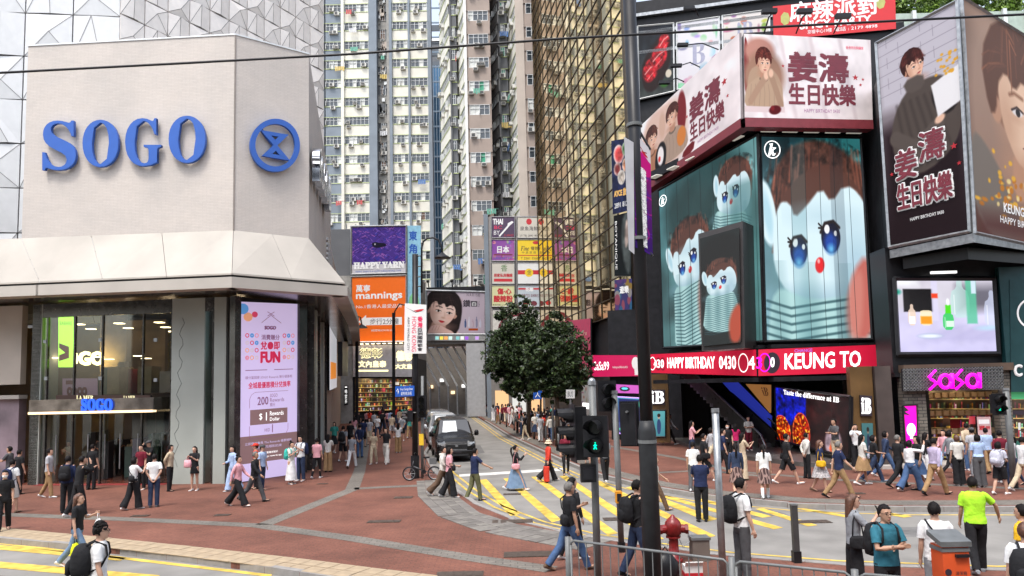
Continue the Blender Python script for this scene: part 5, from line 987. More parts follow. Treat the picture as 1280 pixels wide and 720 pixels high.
# end wall of the gold block facing us, with strip posters
W_E = Wall((8.0, 47.5), (13, 46.6)); part('end_wall', MB().wbox(W_E, 0, .6, 0, ztop, -1, -.05), M_bronze, GB); part('end_wall', MB().wbox(W_E, .6, 4.6, 0, 14, -1, -.06), M_dark, GB)
for nm, pic, cs, lb in (('food_poster', 'food', ((764, 176), (789, 172), (789, 262), (766, 268)), 'dark blue hanging poster of dishes on the corner of the gold block'), ('watch_poster', 'watch', ((767, 270), (789, 264), (789, 345), (768, 345)), 'dark poster of a figure below the food poster'), ('cartoon_poster', 'cartoon', ((768, 350), (790, 348), (790, 436), (770, 438)), 'bright patterned poster above the crimson shop sign')):
    W_ = Wall((8.6, 46.5), (12, 46)); m_ = img_mat(pic + '_picture', PICS[pic], .25 if pic == 'cartoon' else 0, .5, .8)
    sign(nm, lb, 'poster', W_, cs, 0, m_, {'food_poster': [('t', 'AYCE 放題', (.1, .68, .9, .78), mat('print_gold', (.7, .4, .1)), dict(bold=.03)), ('t', '2891 8128', (.1, .86, .9, .93), T_white)], 'watch_poster': [('t', 'BOTANIQUE', (.05, .1, .18, .9), T_white, dict(rot=True))], 'cartoon_poster': [('t', '遊樂', (.3, .1, .8, .2), T_white, dict(bold=.03))]}[nm], side=M_frame)
sign('pink_mall_sign', 'large rose pink sign with white script below the gold glass, behind the tree', 'sign', W_G, ((700, 402), (738, 398), (738, 474), (700, 478)), .25, mat('print_rose', (.5, .05, .12)), [('t', 'Luxury Spring', (.3, .2, .9, .27), mat('print_beige', (.7, .55, .4))), ('t', 'Beijing', (.45, .31, .8, .37), mat('print_beige', (.7, .55, .4)))])
# crimson beauty shop and its doorway
W_S = Wall((6.0, 45.5), (10.2, 44.3));
sign('crimson_shop_sign', 'crimson shop sign with a white head logo left of the street post', 'sign', W_S, ((739, 444), (802, 444), (803, 470), (740, 471)), .1, mat('print_crimson', (.5, .005, .08), .4, 0, .05, 1, 0, .25), [('t', 'SaSa99', (.05, .3, .35, .7), E_white), ('t', 'makeyourlifebeautiful', (.42, .5, .72, .65), T_white), ('r', (.8, .08, .96, .7), T_white, dict(sides=16)), ('r', (.85, .6, .93, .95), T_white)])
part('shop_body', MB().wbox(W_S, 0, 4.4, 0, 8.2, -1.5, -.5), M_dark, GB)
sign('purple_shop_strip', 'purple lit strip with a small black bird logo over a game screen', 'sign', W_S, ((763, 480), (803, 482), (803, 492), (763, 491)), .1, emis('strip_purple', (.45, .08, .4), .6), [('r', (.28, .2, .62, .8), T_dark, dict(sides=8)), ('r', (.34, .3, .56, .6), emis('cyan', (.1, .6, .8), .6), dict(sides=6, lift=.006))])
sign('game_screen', 'bright blue and violet game screen with an S logo inside the shop doorway', 'screen', W_S, ((771, 496), (803, 498), (803, 549), (772, 541)), .0, img_mat('aqua_picture', PICS['aqua'], 1.0), [('t', 'S', (.3, .6, .7, .9), T_dark, dict(bold=.03))], frame=emis('lit_violet', (.5, .3, .9), .9), fw=.04)
sign('faces_poster', 'small poster of pale faces beside the tree trunk', 'poster', W_S, ((727, 481), (739, 482), (739, 519), (727, 518)), .0, img_mat('blush_small', PICS['blush'], .3), [('r', (.1, .6, .9, .8), E_white)])
# ================================================================ screen building on the right
SB = thing('screen_building', 'black mall building wrapped in advertising screens with escalators at street level', 'building', (14, 36, 0))
K0, K1, K2 = pxy(821, 330, 39.5), pxy(951, 300, 32.0), pxy(1085, 300, 32.6)
WA = Wall(K0, K1); WB_ = Wall(K1, K2)
part('body', MB().prism([(K0[0] + .6, K0[1] + .6), (K1[0] + .6, K1[1] + .7), (K2[0] - .2, K2[1] + .7), (20, 31.5), (60, 30.5), (60, 60), (12, 50)], 5.2, 17.6), M_dark, SB)
part('pier', MB().prism([(K2[0] + .3, K2[1] - .1), (K2[0] + .4, 30.2), (K2[0] + .9, 30.2), (K2[0] + .9, 35), (K2[0] + .3, 35)], 0, 16), M_black, SB)
ZS = WB_.sz(1020, 434, .45)[1]; ZW = WB_.sz(1020, 470, .55)[1]; ZF = WB_.sz(1010, 168)[1]
for W, (s0, s1) in ((WA, (0, WA.L)), (WB_, (0, WB_.L))):
    part('fascia', MB().wbox(W, s0, s1, ZF + .05, ZF + .5, -.6, .25), M_black, SB); part('sill_band', MB().wbox(W, s0, s1, ZS, ZS + .16, -.3, .45), M_black, SB); part('lower_band', MB().wbox(W, s0, s1, ZW - .2, ZW, -.5, .55), M_dark, SB)
    for k in range(5): part('fascia_lamp', MB().wbox(W, s0 + (k + .5) * (s1 - s0) / 5 - .35, s0 + (k + .5) * (s1 - s0) / 5 + .35, ZF - .01, ZF + .03, .2, .6), emis('dim_lamp', (.7, .68, .6), .35), SB)
pr = img_mat('plush_right_picture', PICS['plush_right'], 1.0); pl = img_mat('plush_left_picture', PICS['plush_left'], .9); ps = img_mat('plush_small_picture', PICS['plush_small'], .9)
def kring(c, n, parent, cx, cy, r_, m):
    cc = [bil(c, cx - r_[0], cy - r_[1]) + n * .01, bil(c, cx + r_[0], cy - r_[1]) + n * .01, bil(c, cx + r_[0], cy + r_[1]) + n * .01, bil(c, cx - r_[0], cy + r_[1]) + n * .01]
    part('ring_logo', ringm(cc, n, .44, .5, 0, .004, 28), m, parent)
a, c = sign('corner_screen', 'huge right-hand corner screen showing a plush doll with large blue eyes', 'screen', WB_, ((950, 169), (1076, 172), (1090, 424), (957, 427)), .12, pr, [('t', '𝒌', (.075, .04, .15, .1), E_white, dict(bold=.02))], frame=M_black, fw=.07)
kring(c, WB_.n, a, .115, .07, (.08, .045), E_white)
a, c2 = sign('side_screen', 'huge left-hand corner screen receding down the street with smaller plush dolls', 'screen', WA, ((823, 238), (947, 168), (955, 427), (829, 435)), .12, pl, [('t', '𝒌', (.03, .06, .07, .1), E_white, dict(bold=.02))], frame=M_black, fw=.07)
kring(c2, WA.n, a, .05, .08, (.045, .035), E_white)
# boxed portrait screen standing proud of the corner
bx = thing('portrait_screen', 'tall boxed portrait screen standing out in front of the corner screens', 'screen', (9.8, 31.4, 5.7))
qa, qb = aty(876, 360, 32.2), aty(925, 360, 31.3); W6 = Wall((qa.x, qa.y), (qb.x, qb.y)); c3 = qgrid(W6, (876, 299), (925, 285), (927, 428), (880, 433), 0); n3 = W6.n
dd = Vector((.95, 1.2, 0))
mbx = MB(); f = [c3[0] + Vector((-.1, .03, .25)), c3[1] + Vector((.12, -.04, .3)), c3[2] + Vector((.12, -.04, -.25)), c3[3] + Vector((-.1, .03, -.2))]
f2 = [p + dd for p in f]; mbx.quad(f[3], f[2], f[1], f[0]).quad(f[1], f[2], f2[2], f2[1]).quad(f[0], f[1], f2[1], f2[0]).quad(f2[3], f[3], f[0], f2[0]).quad(f[2], f[3], f2[3], f2[2]).quad(f2[0], f2[1], f2[2], f2[3])
part('housing', mbx, mat('housing_brown', (.035, .03, .03), .4), bx); qpanel('screen', [p + n3 * .14 for p in c3], n3, ps, bx, .05)
# scrolling red band round the corner
rb, c = sign('ticker_band', 'left part of the red lit band reading HAPPY BIRTHDAY 0430', 'screen', WA, ((812, 443), (945, 437), (946, 470), (812, 466)), .5, E_red,
     [('t', 'HAPPY BIRTHDAY', (.2, .22, .66, .72), E_white, dict(bold=.02)), ('t', '0430', (.7, .22, .84, .74), E_white, dict(bold=.02)), ('t', '430', (.05, .3, .16, .72), E_white, dict(bold=.02)), ('t', '4', (.94, .26, .99, .74), E_white, dict(bold=.02, lift=.02))])
kring(c, WA.n, rb, .035, .5, (.035, .36), E_white)
for x in (.1, .15): kring(c, WA.n, rb, x, .52, (.03, .33), T_dark)
kring(c, WA.n, rb, .9, .5, (.04, .38), E_white)
rb, c = sign('ticker_band', 'right part of the red lit band reading KEUNG TO', 'screen', WB_, ((948, 437), (1096, 431), (1096, 465), (948, 470)), .5, E_red, [('t', 'KEUNG TO', (.22, .2, .86, .78), E_white, dict(bold=.022)), ('t', '3', (-.02, .28, .03, .72), E_pink, dict(lift=.02)), ('t', '0', (.1, .32, .13, .68), E_white, dict(bold=.03, lift=.02)), ('t', 'CHANGE', (.3, .04, .45, .16), emis('led_violet', (.3, .15, .7), .7))])
qrect(c, WB_.n, (.045, .12, .18, .92), T_dark, rb, sides=20, lift=.004); kring(c, WB_.n, rb, .05, .5, (.05, .36), E_pink)
# birthday billboards above
WC = Wall(pxy(802, 195, 41.3), pxy(925, 95, 31.0)); WD = Wall(pxy(925, 95, 31.0), pxy(1090, 100, 31.7))
bl = img_mat('bb_left_picture', PICS['bb_left'], 0, .5, .95); br_ = img_mat('bb_right_picture', PICS['bb_right'], 0, .5, .95)
CN = lambda a0, b0, a1, b1, d, st_='': [('t', '姜', (a0, b0, a0 + (a1 - a0) * .42, b0 + (b1 - b0) * .55), T_maroon, dict(bold=.035)), ('t', '濤', (a0 + (a1 - a0) * .46, b0, a0 + (a1 - a0) * .9, b0 + (b1 - b0) * .55), T_maroon, dict(bold=.028)), ('t', '生日快樂', (a0, b0 + (b1 - b0) * .6, a1, b1), T_maroon, dict(bold=.03))]
STAR = lambda x, y, r_, asp: [(x + r_ * (1 if k % 2 == 0 else .42) * math.sin(k * PI / 5) , y - r_ * asp * (1 if k % 2 == 0 else .42) * math.cos(k * PI / 5)) for k in range(10)]
M_star = mat('print_crimson2', (.4, .01, .02))
def bb(nm, lb, W, cs, m_, items, extra):
    t, c = sign(nm, lb, 'billboard', W, cs, 0, m_, items, side=mat('billboard_edge', (.3, .26, .26)), thick=.12)
    part('lower_trim', MB().quad(c[3] + W.n * .02 - Vector((0, 0, .42)), c[2] + W.n * .02 - Vector((0, 0, .42)), c[2] + W.n * .02, c[3] + W.n * .02).quad(c[3] - W.n * .5 - Vector((0, 0, .42)), c[2] - W.n * .5 - Vector((0, 0, .42)), c[2] + W.n * .02 - Vector((0, 0, .42)), c[3] + W.n * .02 - Vector((0, 0, .42))), M_maroon, t)
    for s in extra: qrect(c, W.n, (0, 0, 1, 1), M_star, t, poly=STAR(*s), name='star_print')
    return t, c
bb('birthday_billboard', 'front birthday billboard with a boy resting his chin on his hand beside dark red characters', WD, ((930, 42), (1088, 50), (1091, 150), (931, 147)), br_,
   CN(.345, .2, .865, .83, 0) + [('t', 'HAPPY BIRTHDAY 0430', (.46, .88, .74, .925), T_mauve), ('t', '香港特別銅鑼灣', (.8, .09, .94, .13), T_redl)], ((.87, .48, .026, 1.6), (.91, .57, .014, 1.6), (.93, .5, .014, 1.6), (.3, .37, .014, 1.6)))
bb('birthday_billboard', 'side birthday billboard with two boys and dark red characters, receding along the street', WC, ((801, 157), (924, 41), (926, 148), (803, 233)), bl,
   CN(.56, .28, .87, .85, 0) + [('t', 'HAPPY BIRTHDAY 0430', (.63, .9, .82, .94), T_mauve)], ((.875, .42, .026, 1.9), (.9, .62, .014, 1.9), (.53, .47, .014, 1.9)))
part('billboard_core', MB().prism([(8.2, 42), (10.3, 31.9), (15.8, 32.5), (17, 44)], 15.2, 18.3), M_dark, SB)
def flood(p0, p1, nm_l):
    t = thing('flood_lamp', nm_l, 'lamp', p0, 'flood lamps on arms above the billboards'); mid = (Vector(p0) + Vector(p1)) / 2 + Vector((0, 0, .25)); part('arm', MB().tube([p0, mid, p1], .035, 6), M_black, t)
    p1 = Vector(p1); part('lamp_head', MB().box(p1.x - .55, p1.y - .12, p1.z - .09, p1.x + .1, p1.y + .12, p1.z + .09), M_black, t)
for (u0, v0, u1, v1, lb) in ((955, 42, 968, 14, 'first flood lamp in front of the red sign'), (995, 42, 1012, 14, 'second flood lamp in front of the red sign'), (1042, 42, 1060, 20, 'third flood lamp in front of the red sign')): flood(aty(u0, v0, 31.6), aty(u1, v1, 30.4), lb)
for (u0, v0, u1, v1, lb) in ((873, 20, 866, 10, 'topmost of the flood lamps before the steak poster'), (898, 62, 858, 56, 'flood lamp in front of the steak poster on the upper arm'), (875, 84, 850, 82, 'flood lamp in front of the steak poster on the lower arm'), (855, 102, 835, 103, 'lowest flood lamp in front of the steak poster')): flood(aty(u0, v0, 43), aty(u1, v1, 42), lb)
# posters on the building behind
UB = thing('upper_building', 'dark glass office building with food posters rising behind the billboards', 'building', (14, 50, 0)); WU = Wall((6.5, 48.5), (30, 43.0))
part('body', MB().wbox(WU, 1.6, 17.2, 8, 30, -14, -.3), M_dark, UB)
for k in range(10): part('window', MB().wbox(WU, 2 + k * 1.5, 3.3 + k * 1.5, 26.35, 27.4, -.3, -.2), mat('dark_glass', (.05, .06, .07), .1, .3, .4, .3), UB)
for z in (26.1, 27.5, 28.8): part('spandrel', MB().wbox(WU, 1.6, 17.2, z, z + .22, -.3, .0), M_steel, UB)
sign('steak_poster', 'poster of sliced steak behind the street post', 'poster', WU, ((797, 33), (842, 29), (843, 114), (799, 124)), 0, img_mat('meat_picture', PICS['meat'], 0, .5, .85), frame=M_frame, fw=.06)
sign('floral_poster', 'pale poster with grey letter B and flowers next to the steak poster', 'poster', WU, ((846, 29), (899, 21), (900, 100), (847, 112)), 0, img_mat('floral_picture', PICS['floral'], 0, .5, .9), [('t', '𝐁', (.32, .35, .66, .68), mat('print_slate', (.3, .3, .4)))], frame=M_frame, fw=.06)
sign('blush_poster', 'pale poster with the letters iB beside the red Chinese sign', 'poster', WU, ((903, 20), (962, 12), (962, 80), (904, 95)), 0, img_mat('blush_picture', PICS['blush'], 0, .5, .9), [('t', '𝐢𝐁', (.3, .15, .65, .45), mat('print_slate', (.3, .3, .4)))], frame=M_frame, fw=.06)
WV = Wall((14.5, 42), (24.5, 41)); sign('red_restaurant_sign', 'red rooftop sign with white Chinese characters and party lettering', 'sign', WV, ((966, 8), (1119, -8), (1120, 36), (967, 50)), 0, mat('print_bright_red', (.55, .015, .02), .5, 0, .04),
     [('t', '麻辣派對', (.14, -.05, .86, .52), T_white, dict(bold=.02)), ('t', 'SPICY PARTY', (.22, .54, .8, .76), T_white, dict(bold=.04)), ('t', '電話 : 2179 4898', (.5, .8, .85, .92), T_white), ('t', '京禧中心19樓', (.28, .8, .48, .92), T_white), ('r', (.06, .2, .14, .6), mat('print_olive', (.4, .4, .12)), dict(sides=7)), ('r', (.84, .02, .92, .4), mat('print_olive', (.4, .4, .12)), dict(sides=7))], side=M_dark)
part('sign_rig', MB().wbox(WV, 0, 9.3, 20, 24.6, -1.6, -.2), M_dark, UB)
# tall prism billboards at the right
T0, T1, T2 = pxy(1103, 180, 28.7), pxy(1205, 145, 25.6), pxy(1310, 180, 29.0); WE, WF = Wall(T0, T1), Wall(T1, T2)
tl_ = img_mat('tall_left_picture', PICS['tall_left'], 0, .5, .9); tr_ = img_mat('tall_right_picture', PICS['tall_right'], 0, .5, .9)
t, c = sign('tall_billboard', 'tall left panel of the corner prism showing a boy in grey holding a cake box', 'billboard', WE, ((1095, 54), (1196, 1), (1212, 289), (1112, 309)), 0, tl_, [], side=M_steel, frame=M_steel, fw=.07)
for dx, m_, b_, lf in ((0, T_white, .055, .006), (0, T_maroon, .02, .06)):
    qtext('姜', c, WE.n, (.16, .565, .43, .7), m_, t, bold=b_, lift=lf); qtext('濤', c, WE.n, (.47, .515, .78, .65), m_, t, bold=b_ * .9, lift=lf); qtext('生日快樂', c, WE.n, (.16, .72, .84, .84), m_, t, bold=b_ * 1.1, lift=lf)
qtext('HAPPY BIRTHDAY 0430', c, WE.n, (.3, .885, .72, .9), T_white, t)
for s in ((.88, .62, .045, .35), (.93, .7, .03, .35), (.1, .66, .03, .35)): qrect(c, WE.n, (0, 0, 1, 1), M_star, t, poly=STAR(*s), name='star_print', lift=.02)
t, c = sign('tall_billboard', 'right panel of the corner prism showing a close half face above gold leaves', 'billboard', WF, ((1202, -4), (1310, 62), (1310, 311), (1219, 291)), 0, tr_, [('t', 'KEUNG TO', (.38, .84, .8, .88), T_white, dict(bold=.03)), ('t', 'HAPPY BIRTHDAY', (.33, .9, .9, .93), T_white)], side=M_steel, frame=M_steel, fw=.07)
ZP = aty(1210, 291, 25.6).z; part('prism_base', MB().prism([T0, T1, T2, (30, 33), (16.9, 32.6)], ZP - .35, ZP - .02), M_steel, SB); part('prism_core', MB().prism([(T0[0] + .4, T0[1] + .4), (T1[0] + .3, T1[1] + .9), (T2[0] - .5, T2[1] + .4), (24, 33), (17.0, 32.6)], ZP, 16.6), M_dark, SB)
part('prism_soffit', MB().prism([(T0[0] + .5, T0[1]), (T1[0] + .4, T1[1] + 1), (T2[0], T2[1]), (24, 33), (17.0, 32.6)], ZP - .8, ZP - .35), M_black, SB)
part('roof_wall', MB().box(20, 40, 0, 60, 44, 20.5), M_concrete, UB)
# white product screen, neon sign, shop below
WP = Wall(pxy(1116, 430, 28.8), pxy(1500, 420, 28.3)); part('wall', MB().wbox(WP, 0, 22, 3.6, 8.8, -1.5, -.12), M_black, SB); xx = lambda u: WP.sz(u, 420)[0]
sign('product_screen', 'bright white screen showing green and amber cosmetic bottles', 'screen', WP, ((1118, 348), (1243, 348), (1249, 442), (1123, 443)), .0, img_mat('cosmetics_picture', PICS['cosmetics'], 1.15), frame=M_black, fw=.1)
part('light_bar', MB().wbox(WP, xx(1165), xx(1197), WP.sz(1180, 343)[1], WP.sz(1180, 340)[1], .2, .3), E_white, SB)
part('teal_wall', MB().wbox(WP, xx(1252), 22, 3.9, ZP - .85, -.1, .15), M_teal, SB)
t, c = sign('teal_shop_sign', 'dark teal shop wall with a partly visible white ring logo', 'sign', WP, ((1262, 350), (1330, 350), (1330, 490), (1264, 490)), .17, M_teal, [('t', 'C', (.06, .76, .2, .86), T_white, dict(bold=.05))]); kring(c, WP.n, t, .42, .3, (.3, .14), T_white)
M_lat = brick_mat('grey_lattice', (.05, .05, .05), (.035, .035, .035), (.12, .12, .11), .28, .14, .5, .02, .5, .1)
part('fascia_frame', MB().wbox(WP, xx(1122) , xx(1258), 3.72, WP.sz(1190, 455)[1], -.12, .3), mat('fascia_brown', (.1, .065, .045), .5), SB)
t, c = sign('neon_shop_sign', 'glowing magenta SASA letters on a grey patterned fascia', 'sign', WP, ((1128, 461), (1254, 458), (1255, 487), (1129, 489)), .36, brick_on(WP, 'grey_lattice'), [])
lat = MB()
for i in range(31):
    for j in range(7):
        a = bil(c, (i + .5) / 31, (j + .5) / 7) + WP.n * .004; r_ = .055; lat.tube([a + WP.d * r_, a + WP.up * r_, a - WP.d * r_, a - WP.up * r_, a + WP.d * r_], .008, 3, cap=False)
part('lattice', lat, M_steel, t, kind='stuff')
# neon strokes
def neon(pts, m_=E_pink, r_=.05):
    return part('neon_letter', MB().tube([bil(c, a, b) + WP.n * .16 for a, b in pts], r_, 8), m_, t, smooth=True)
def arc(cx, cy, rx, ry, a0, a1, N=18): return [(cx + rx * math.cos(R(a0 + (a1 - a0) * k / N)), cy + ry * math.sin(R(a0 + (a1 - a0) * k / N))) for k in range(N + 1)]
for dr in (0, 1):
    e = .012 * dr
    for x in (.24, .5): neon([(x + .07 - e, .1 + e * 2), (x - .005 + e, .4), (x + .03 - e, .5), (x + .08 - e, .66), (x + .0 + e, .95 - e * 2)])
    for x in (.4, .67): neon(arc(x, .6, .062 - e, .3 - e * 3, 0, 360)); neon([(x + .075 - e * 1.2, .25), (x + .075 - e * 1.2, .92)])
M_stonep = brick_mat('rough_stone', (.22, .2, .17), (.14, .13, .11), (.05, .05, .05), .35, .13, .8, .015, .6, .3)
part('stone_pier', MB().wbox(WP, xx(1122), xx(1150), 0, 3.7, -.3, .1), brick_on(WP, 'rough_stone'), SB); part('stone_pier', MB().wbox(WP, xx(1240), xx(1256), 0, 3.7, -.3, .1), brick_on(WP, 'rough_stone'), SB)
sign('magenta_light_box', 'tall magenta light box with a white head logo beside the shop door', 'sign', WP, ((1129, 507), (1146, 506), (1148, 570), (1133, 572)), .2, emis('magenta_box', (.8, .0, .4), .9), [('r', (.15, .35, .85, .6), E_white, dict(sides=14)), ('r', (.4, .55, .7, .65), E_white), ('r', (.0, .0, .45, .2), T_dark, dict(poly=[(0, 0), (.4, .1), (.1, .12), (.5, .2), (.02, .17)]))], frame=M_black, fw=.03)
shp = img_mat('cosmetic_shelves_picture', PICS['cosmetic_shelves'], .55)
WQ = Wall(pxy(1116, 520, 31.0), pxy(1500, 520, 30.5)); xq = lambda u: WQ.sz(u, 520)[0]
sign('shop_shelves', 'deep shelves crowded with cosmetics inside the shop entrance', 'shelf', WQ, ((1150, 488), (1240, 488), (1240, 575), (1150, 573)), 0, shp, [('r', (.42, .42, .56, .56), T_red)])
bmesh_ = MB().box(0, -.25, 0, .22, 0, .2).mesh('box', mat('carton', (.5, .34, .2), .7, 0, .3, 2))
for k in range(40): piece('shelf_box', bmesh_, SB, WQ.P(xq(1152) + (k % 10) * .3, .4 + (k // 10) * .75, .35), math.atan2(WQ.d.y, WQ.d.x) + (PI if WQ.up.cross(WQ.n).dot(WQ.d) < 0 else 0))
for k in range(4): part('shelf_board', MB().wbox(WQ, xq(1151), xq(1238), .36 + k * .75, .4 + k * .75, .05, .4), mat('shelf_wood', (.35, .22, .12)), SB)
for k in range(6): piece('ceiling_lamp', MATS['lampmesh'], SB, WP.P(xx(1155) + k * .5, 3.5, -.6 - (k % 2) * .7))
sign('sale_banner', 'pale pink standing price banner in front of the cosmetics shelves', 'banner', WP, ((1221, 521), (1238, 521), (1241, 575), (1225, 577)), -.05, mat('print_pale_pink', (.6, .4, .4)), [('r', (.1, .06, .9, .16), T_white), ('t', '減價 $99', (.12, .2, .9, .3), T_red, dict(bold=.03)), ('r', (.1, .5, .9, .8), T_white), ('r', (.2, .86, .9, .96), T_red)])
part('shop_step', MB().wbox(WP, xx(1084), 22, 0, .14, -1, .55), mat('step_stone', (.4, .37, .34), .7), SB)
sign('green_shop_front', 'warmly lit green fronted shop window at the right edge of the picture', 'shop window', WP, ((1256, 488), (1330, 488), (1330, 573), (1257, 573)), .05, img_mat('cafe_picture', PICS['cafe'], .8), [('r', (0, 0, 1, .13), emis('lit_green', (.05, .3, .12), .5)), ('r', (0, .3, 1, .36), T_dark), ('r', (0, .74, 1, 1), mat('green_board', (.02, .12, .09)))])
part('ceiling', MB().wbox(WP, 0, 22, 3.55, 3.7, -4, 0), M_dark, SB)
# escalator hall and grocery screen
hall = MB().prism([flat(gp(838, 551)), flat(gp(862, 560)), flat(gp(932, 575)), flat(gp(1000, 583)), flat(gp(1082, 589)), (16.4, 30), (15.3, 41), (12, 43)], 0, .18); part('entrance_platform', hall, mat('platform_dark', (.08, .075, .07), .4, 0, .3, 1), SB)
part('hall_ceiling', MB().prism([(K0[0] + .8, K0[1] + 1), (K1[0] + .5, K1[1]), (K2[0], K2[1]), (24, 46), (12, 50)], 3.95, 4.1), M_dark, SB)
part('hall_back', MB().box(10.5, 47, 0, 22, 47.2, 4.4), M_dark, SB)
WI = Wall(pxy(969, 510, 37.0), pxy(1064, 530, 28.9)); fx = img_mat('flames_picture', PICS['flames'], 1.1)
t, c = sign('flame_screen', 'wide screen of orange flames and blue water reading Taste the difference', 'screen', WI, ((969, 483), (1063, 496), (1062, 572), (971, 550)), .05, fx, [('t', '𝐓𝐚𝐬𝐭𝐞 𝐭𝐡𝐞 𝐝𝐢𝐟𝐟𝐞𝐫𝐞𝐧𝐜𝐞 𝐚𝐭 𝐈𝐁', (.14, .035, .88, .125), E_white, dict(bold=.01))], frame=M_black, fw=.06)
W2 = Wall(pxy(1066, 530, 28.9), pxy(1120, 530, 28.7)); M_goldw = mat('gold_wood', (.11, .06, .02), .4, 0, .3, 1)
part('gold_pier', MB().wbox(W2, 0, .85, .18, 4.0, -.4, 0), M_goldw, SB); part('dark_pier', MB().wbox(W2, .9, 1.5, .0, 4.0, -.4, .15), mat('brown_stone', (.06, .045, .04), .5, 0, .3, 1), SB)
t, c = sign('square_logo_sign', 'small black square sign with white letters iB on the gold pier', 'sign', W2, ((1075, 494), (1090, 495), (1090, 520), (1076, 520)), .1, T_dark, [('t', '𝐢𝐁', (.1, .12, .9, .88), E_white, dict(bold=.02))])
sign('teal_poster', 'teal poster with a dark figure low on the gold pier', 'poster', W2, ((1077, 529), (1091, 529), (1092, 570), (1079, 570)), .06, img_mat('mermaid_picture', PICS['mermaid'], .3))
W4 = Wall(pxy(808, 510, 41.0), pxy(870, 510, 40.2)); part('gold_wall', MB().wbox(W4, 0, 1.25, .18, 4.0, -.3, 0), M_goldw, SB)
sign('round_logo_sign', 'black sign with white serif letters iB left of the escalator', 'sign', W4, ((812, 487), (831, 487), (831, 506), (812, 506)), .06, T_dark, [('t', '𝐢𝐁', (.05, .1, .95, .9), E_white, dict(bold=.02))])
sign('mermaid_poster', 'pale blue lit poster of a figure in a dress left of the escalator', 'poster', W4, ((814, 513), (832, 513), (832, 546), (814, 546)), .06, img_mat('mermaid_lit_picture', PICS['mermaid'], .7), frame=M_black, fw=.04)
# escalators
es = thing('escalator', 'dark escalators climbing left to right inside the mall entrance', 'escalator', (12.2, 38, .18))
def esc(x0, y0, x1, y1, z1, wd, nm='escalator'):
    a = Vector((x0, y0, .18)); b = Vector((x1, y1, z1)); d = (b - a); r_ = Vector((d.y, -d.x, 0)).normalized() * wd; N = 22
    for k in range(N):
        p = a + d * (k / N); h_ = Vector((d.x, d.y, 0)) / N; part('step', MB().obox(p, h_, r_, (0, 0, d.z / N + .02)), M_steel if k % 2 else M_grey, es)
    for e in (Vector((0, 0, 0)), r_):
        mb = MB(); q = a + e; u_ = Vector((0, 0, .95)); mb.quad(q - d * .04, q + d, q + d + u_, q - d * .04 + u_).quad(q - d * .04 + u_, q + d + u_, q + d, q - d * .04)
        part('balustrade', mb, mat('balustrade', (.13, .13, .12), .3, .3, .2), es); part('handrail', MB().tube([q - d * .1 + Vector((0, 0, .1)), q - d * .12 + u_ * .6, q - d * .07 + u_, q + d + u_], .05, 8), M_black if e.length else M_steel, es, smooth=True)
esc(12.0, 36.4, 9.9, 43.3, 4.1, .95); esc(13.4, 36.8, 11.2, 43.9, 4.1, .95)
E_blue = emis('lit_cobalt', (.03, .05, .5), .45)
W5 = Wall(pxy(903, 500, 40.5), pxy(965, 500, 37.4)); c = qgrid(W5, (903, 478), (923, 478), (965, 548), (965, 520), .1)
bt = thing('cobalt_panel', 'slanting cobalt blue panel along the escalator side', 'panel', W5.P(1, 0, 0)); qpanel('panel', [c[0], c[1], c[3], c[2]][:0] or [c[0], c[1], c[3], c[2]], W5.n, E_blue, bt)
c = qgrid(W5, (932, 480), (964, 481), (964, 516), (962, 516), .12); bt = thing('orange_triangle_panel', 'orange triangular panel with letters iB above the cobalt panel', 'panel', W5.P(2, 0, 0)); qpanel('panel', c, W5.n, emis('lit_orange', (.45, .2, .06), .5), bt); qtext('𝐢𝐁', c, W5.n, (.55, .1, .85, .4), T_maroon, bt)
# roof garden trees behind the prism

for i, (x0, x1, h_, m_) in enumerate(((-70, -42, 38, M_dgrey), (-41, -18, 30, M_slate), (-17, 4, 44, M_dgrey), (5, 30, 34, M_slate), (31, 64, 40, M_dgrey))):
    t = thing('opposite_building', ('grey block at the far left', 'low slate block', 'tallest grey block', 'slate block right of centre', 'grey block at the far right')[i] + ' across the tram road, behind the viewer', 'building', ((x0 + x1) / 2, -30, 0)); part('body', MB().box(x0, -50, 0, x1, -30, h_ * .8), m_, t)
    for k in range(int(h_ / 4.4) - 1): part('window_band', MB().box(x0 + 1, -30, 4.6 + k * 3.4, x1 - 1, -29.9, 6.3 + k * 3.4), M_win, t)
    part('shopfront', MB().box(x0 + .6, -30, .2, x1 - .6, -29.8, 3.6), M_dark, t)
# ================================================================ street furniture
def pole(name, label, cat, base, top, r, m, parts=None, group=None, base_r=None, n=14):
    t = thing(name, label, cat, base, group); part('shaft', MB().tube([base, top], r, n), m, t, smooth=False); return t
Yp = 11.5; pb = aty(818, 763, Yp); pb.z = 0; pt_ = aty(784, -60, Yp)
post = thing('street_post', 'tall black street post with a purple banner, leaning slightly left in the foreground', 'post', pb)
def lr(v): t = (v + 60) / 823; return pt_.lerp(pb, t)
part('shaft', MB().tube([lr(-60), lr(545)], .105, 20), M_black, post, smooth=True); part('sleeve', MB().tube([lr(535), lr(548), lr(763)], [.11, .14, .15], 20), mat('sleeve_grey', (.022, .023, .025), .5, 0, .3, 5, 0, 0, .3), post, smooth=True)
part('base_plate', MB().box(pb.x - .3, pb.y - .3, 0, pb.x + .3, pb.y + .3, .03), M_black, post)
for v in (168, 312, 560): part('clamp', MB().tube([lr(v - 2), lr(v + 2)], .13 if v < 500 else .15, 16), M_grey, post)
fl_t = thing('purple_banner', 'purple and white event banner hanging from the tall black street post', 'banner', lr(168))
WBn = Wall((1.8, Yp - .12), (2.4, Yp - .05)); c = qgrid(WBn, (792, 164), (813, 187), (816, 320), (794, 309), 0)
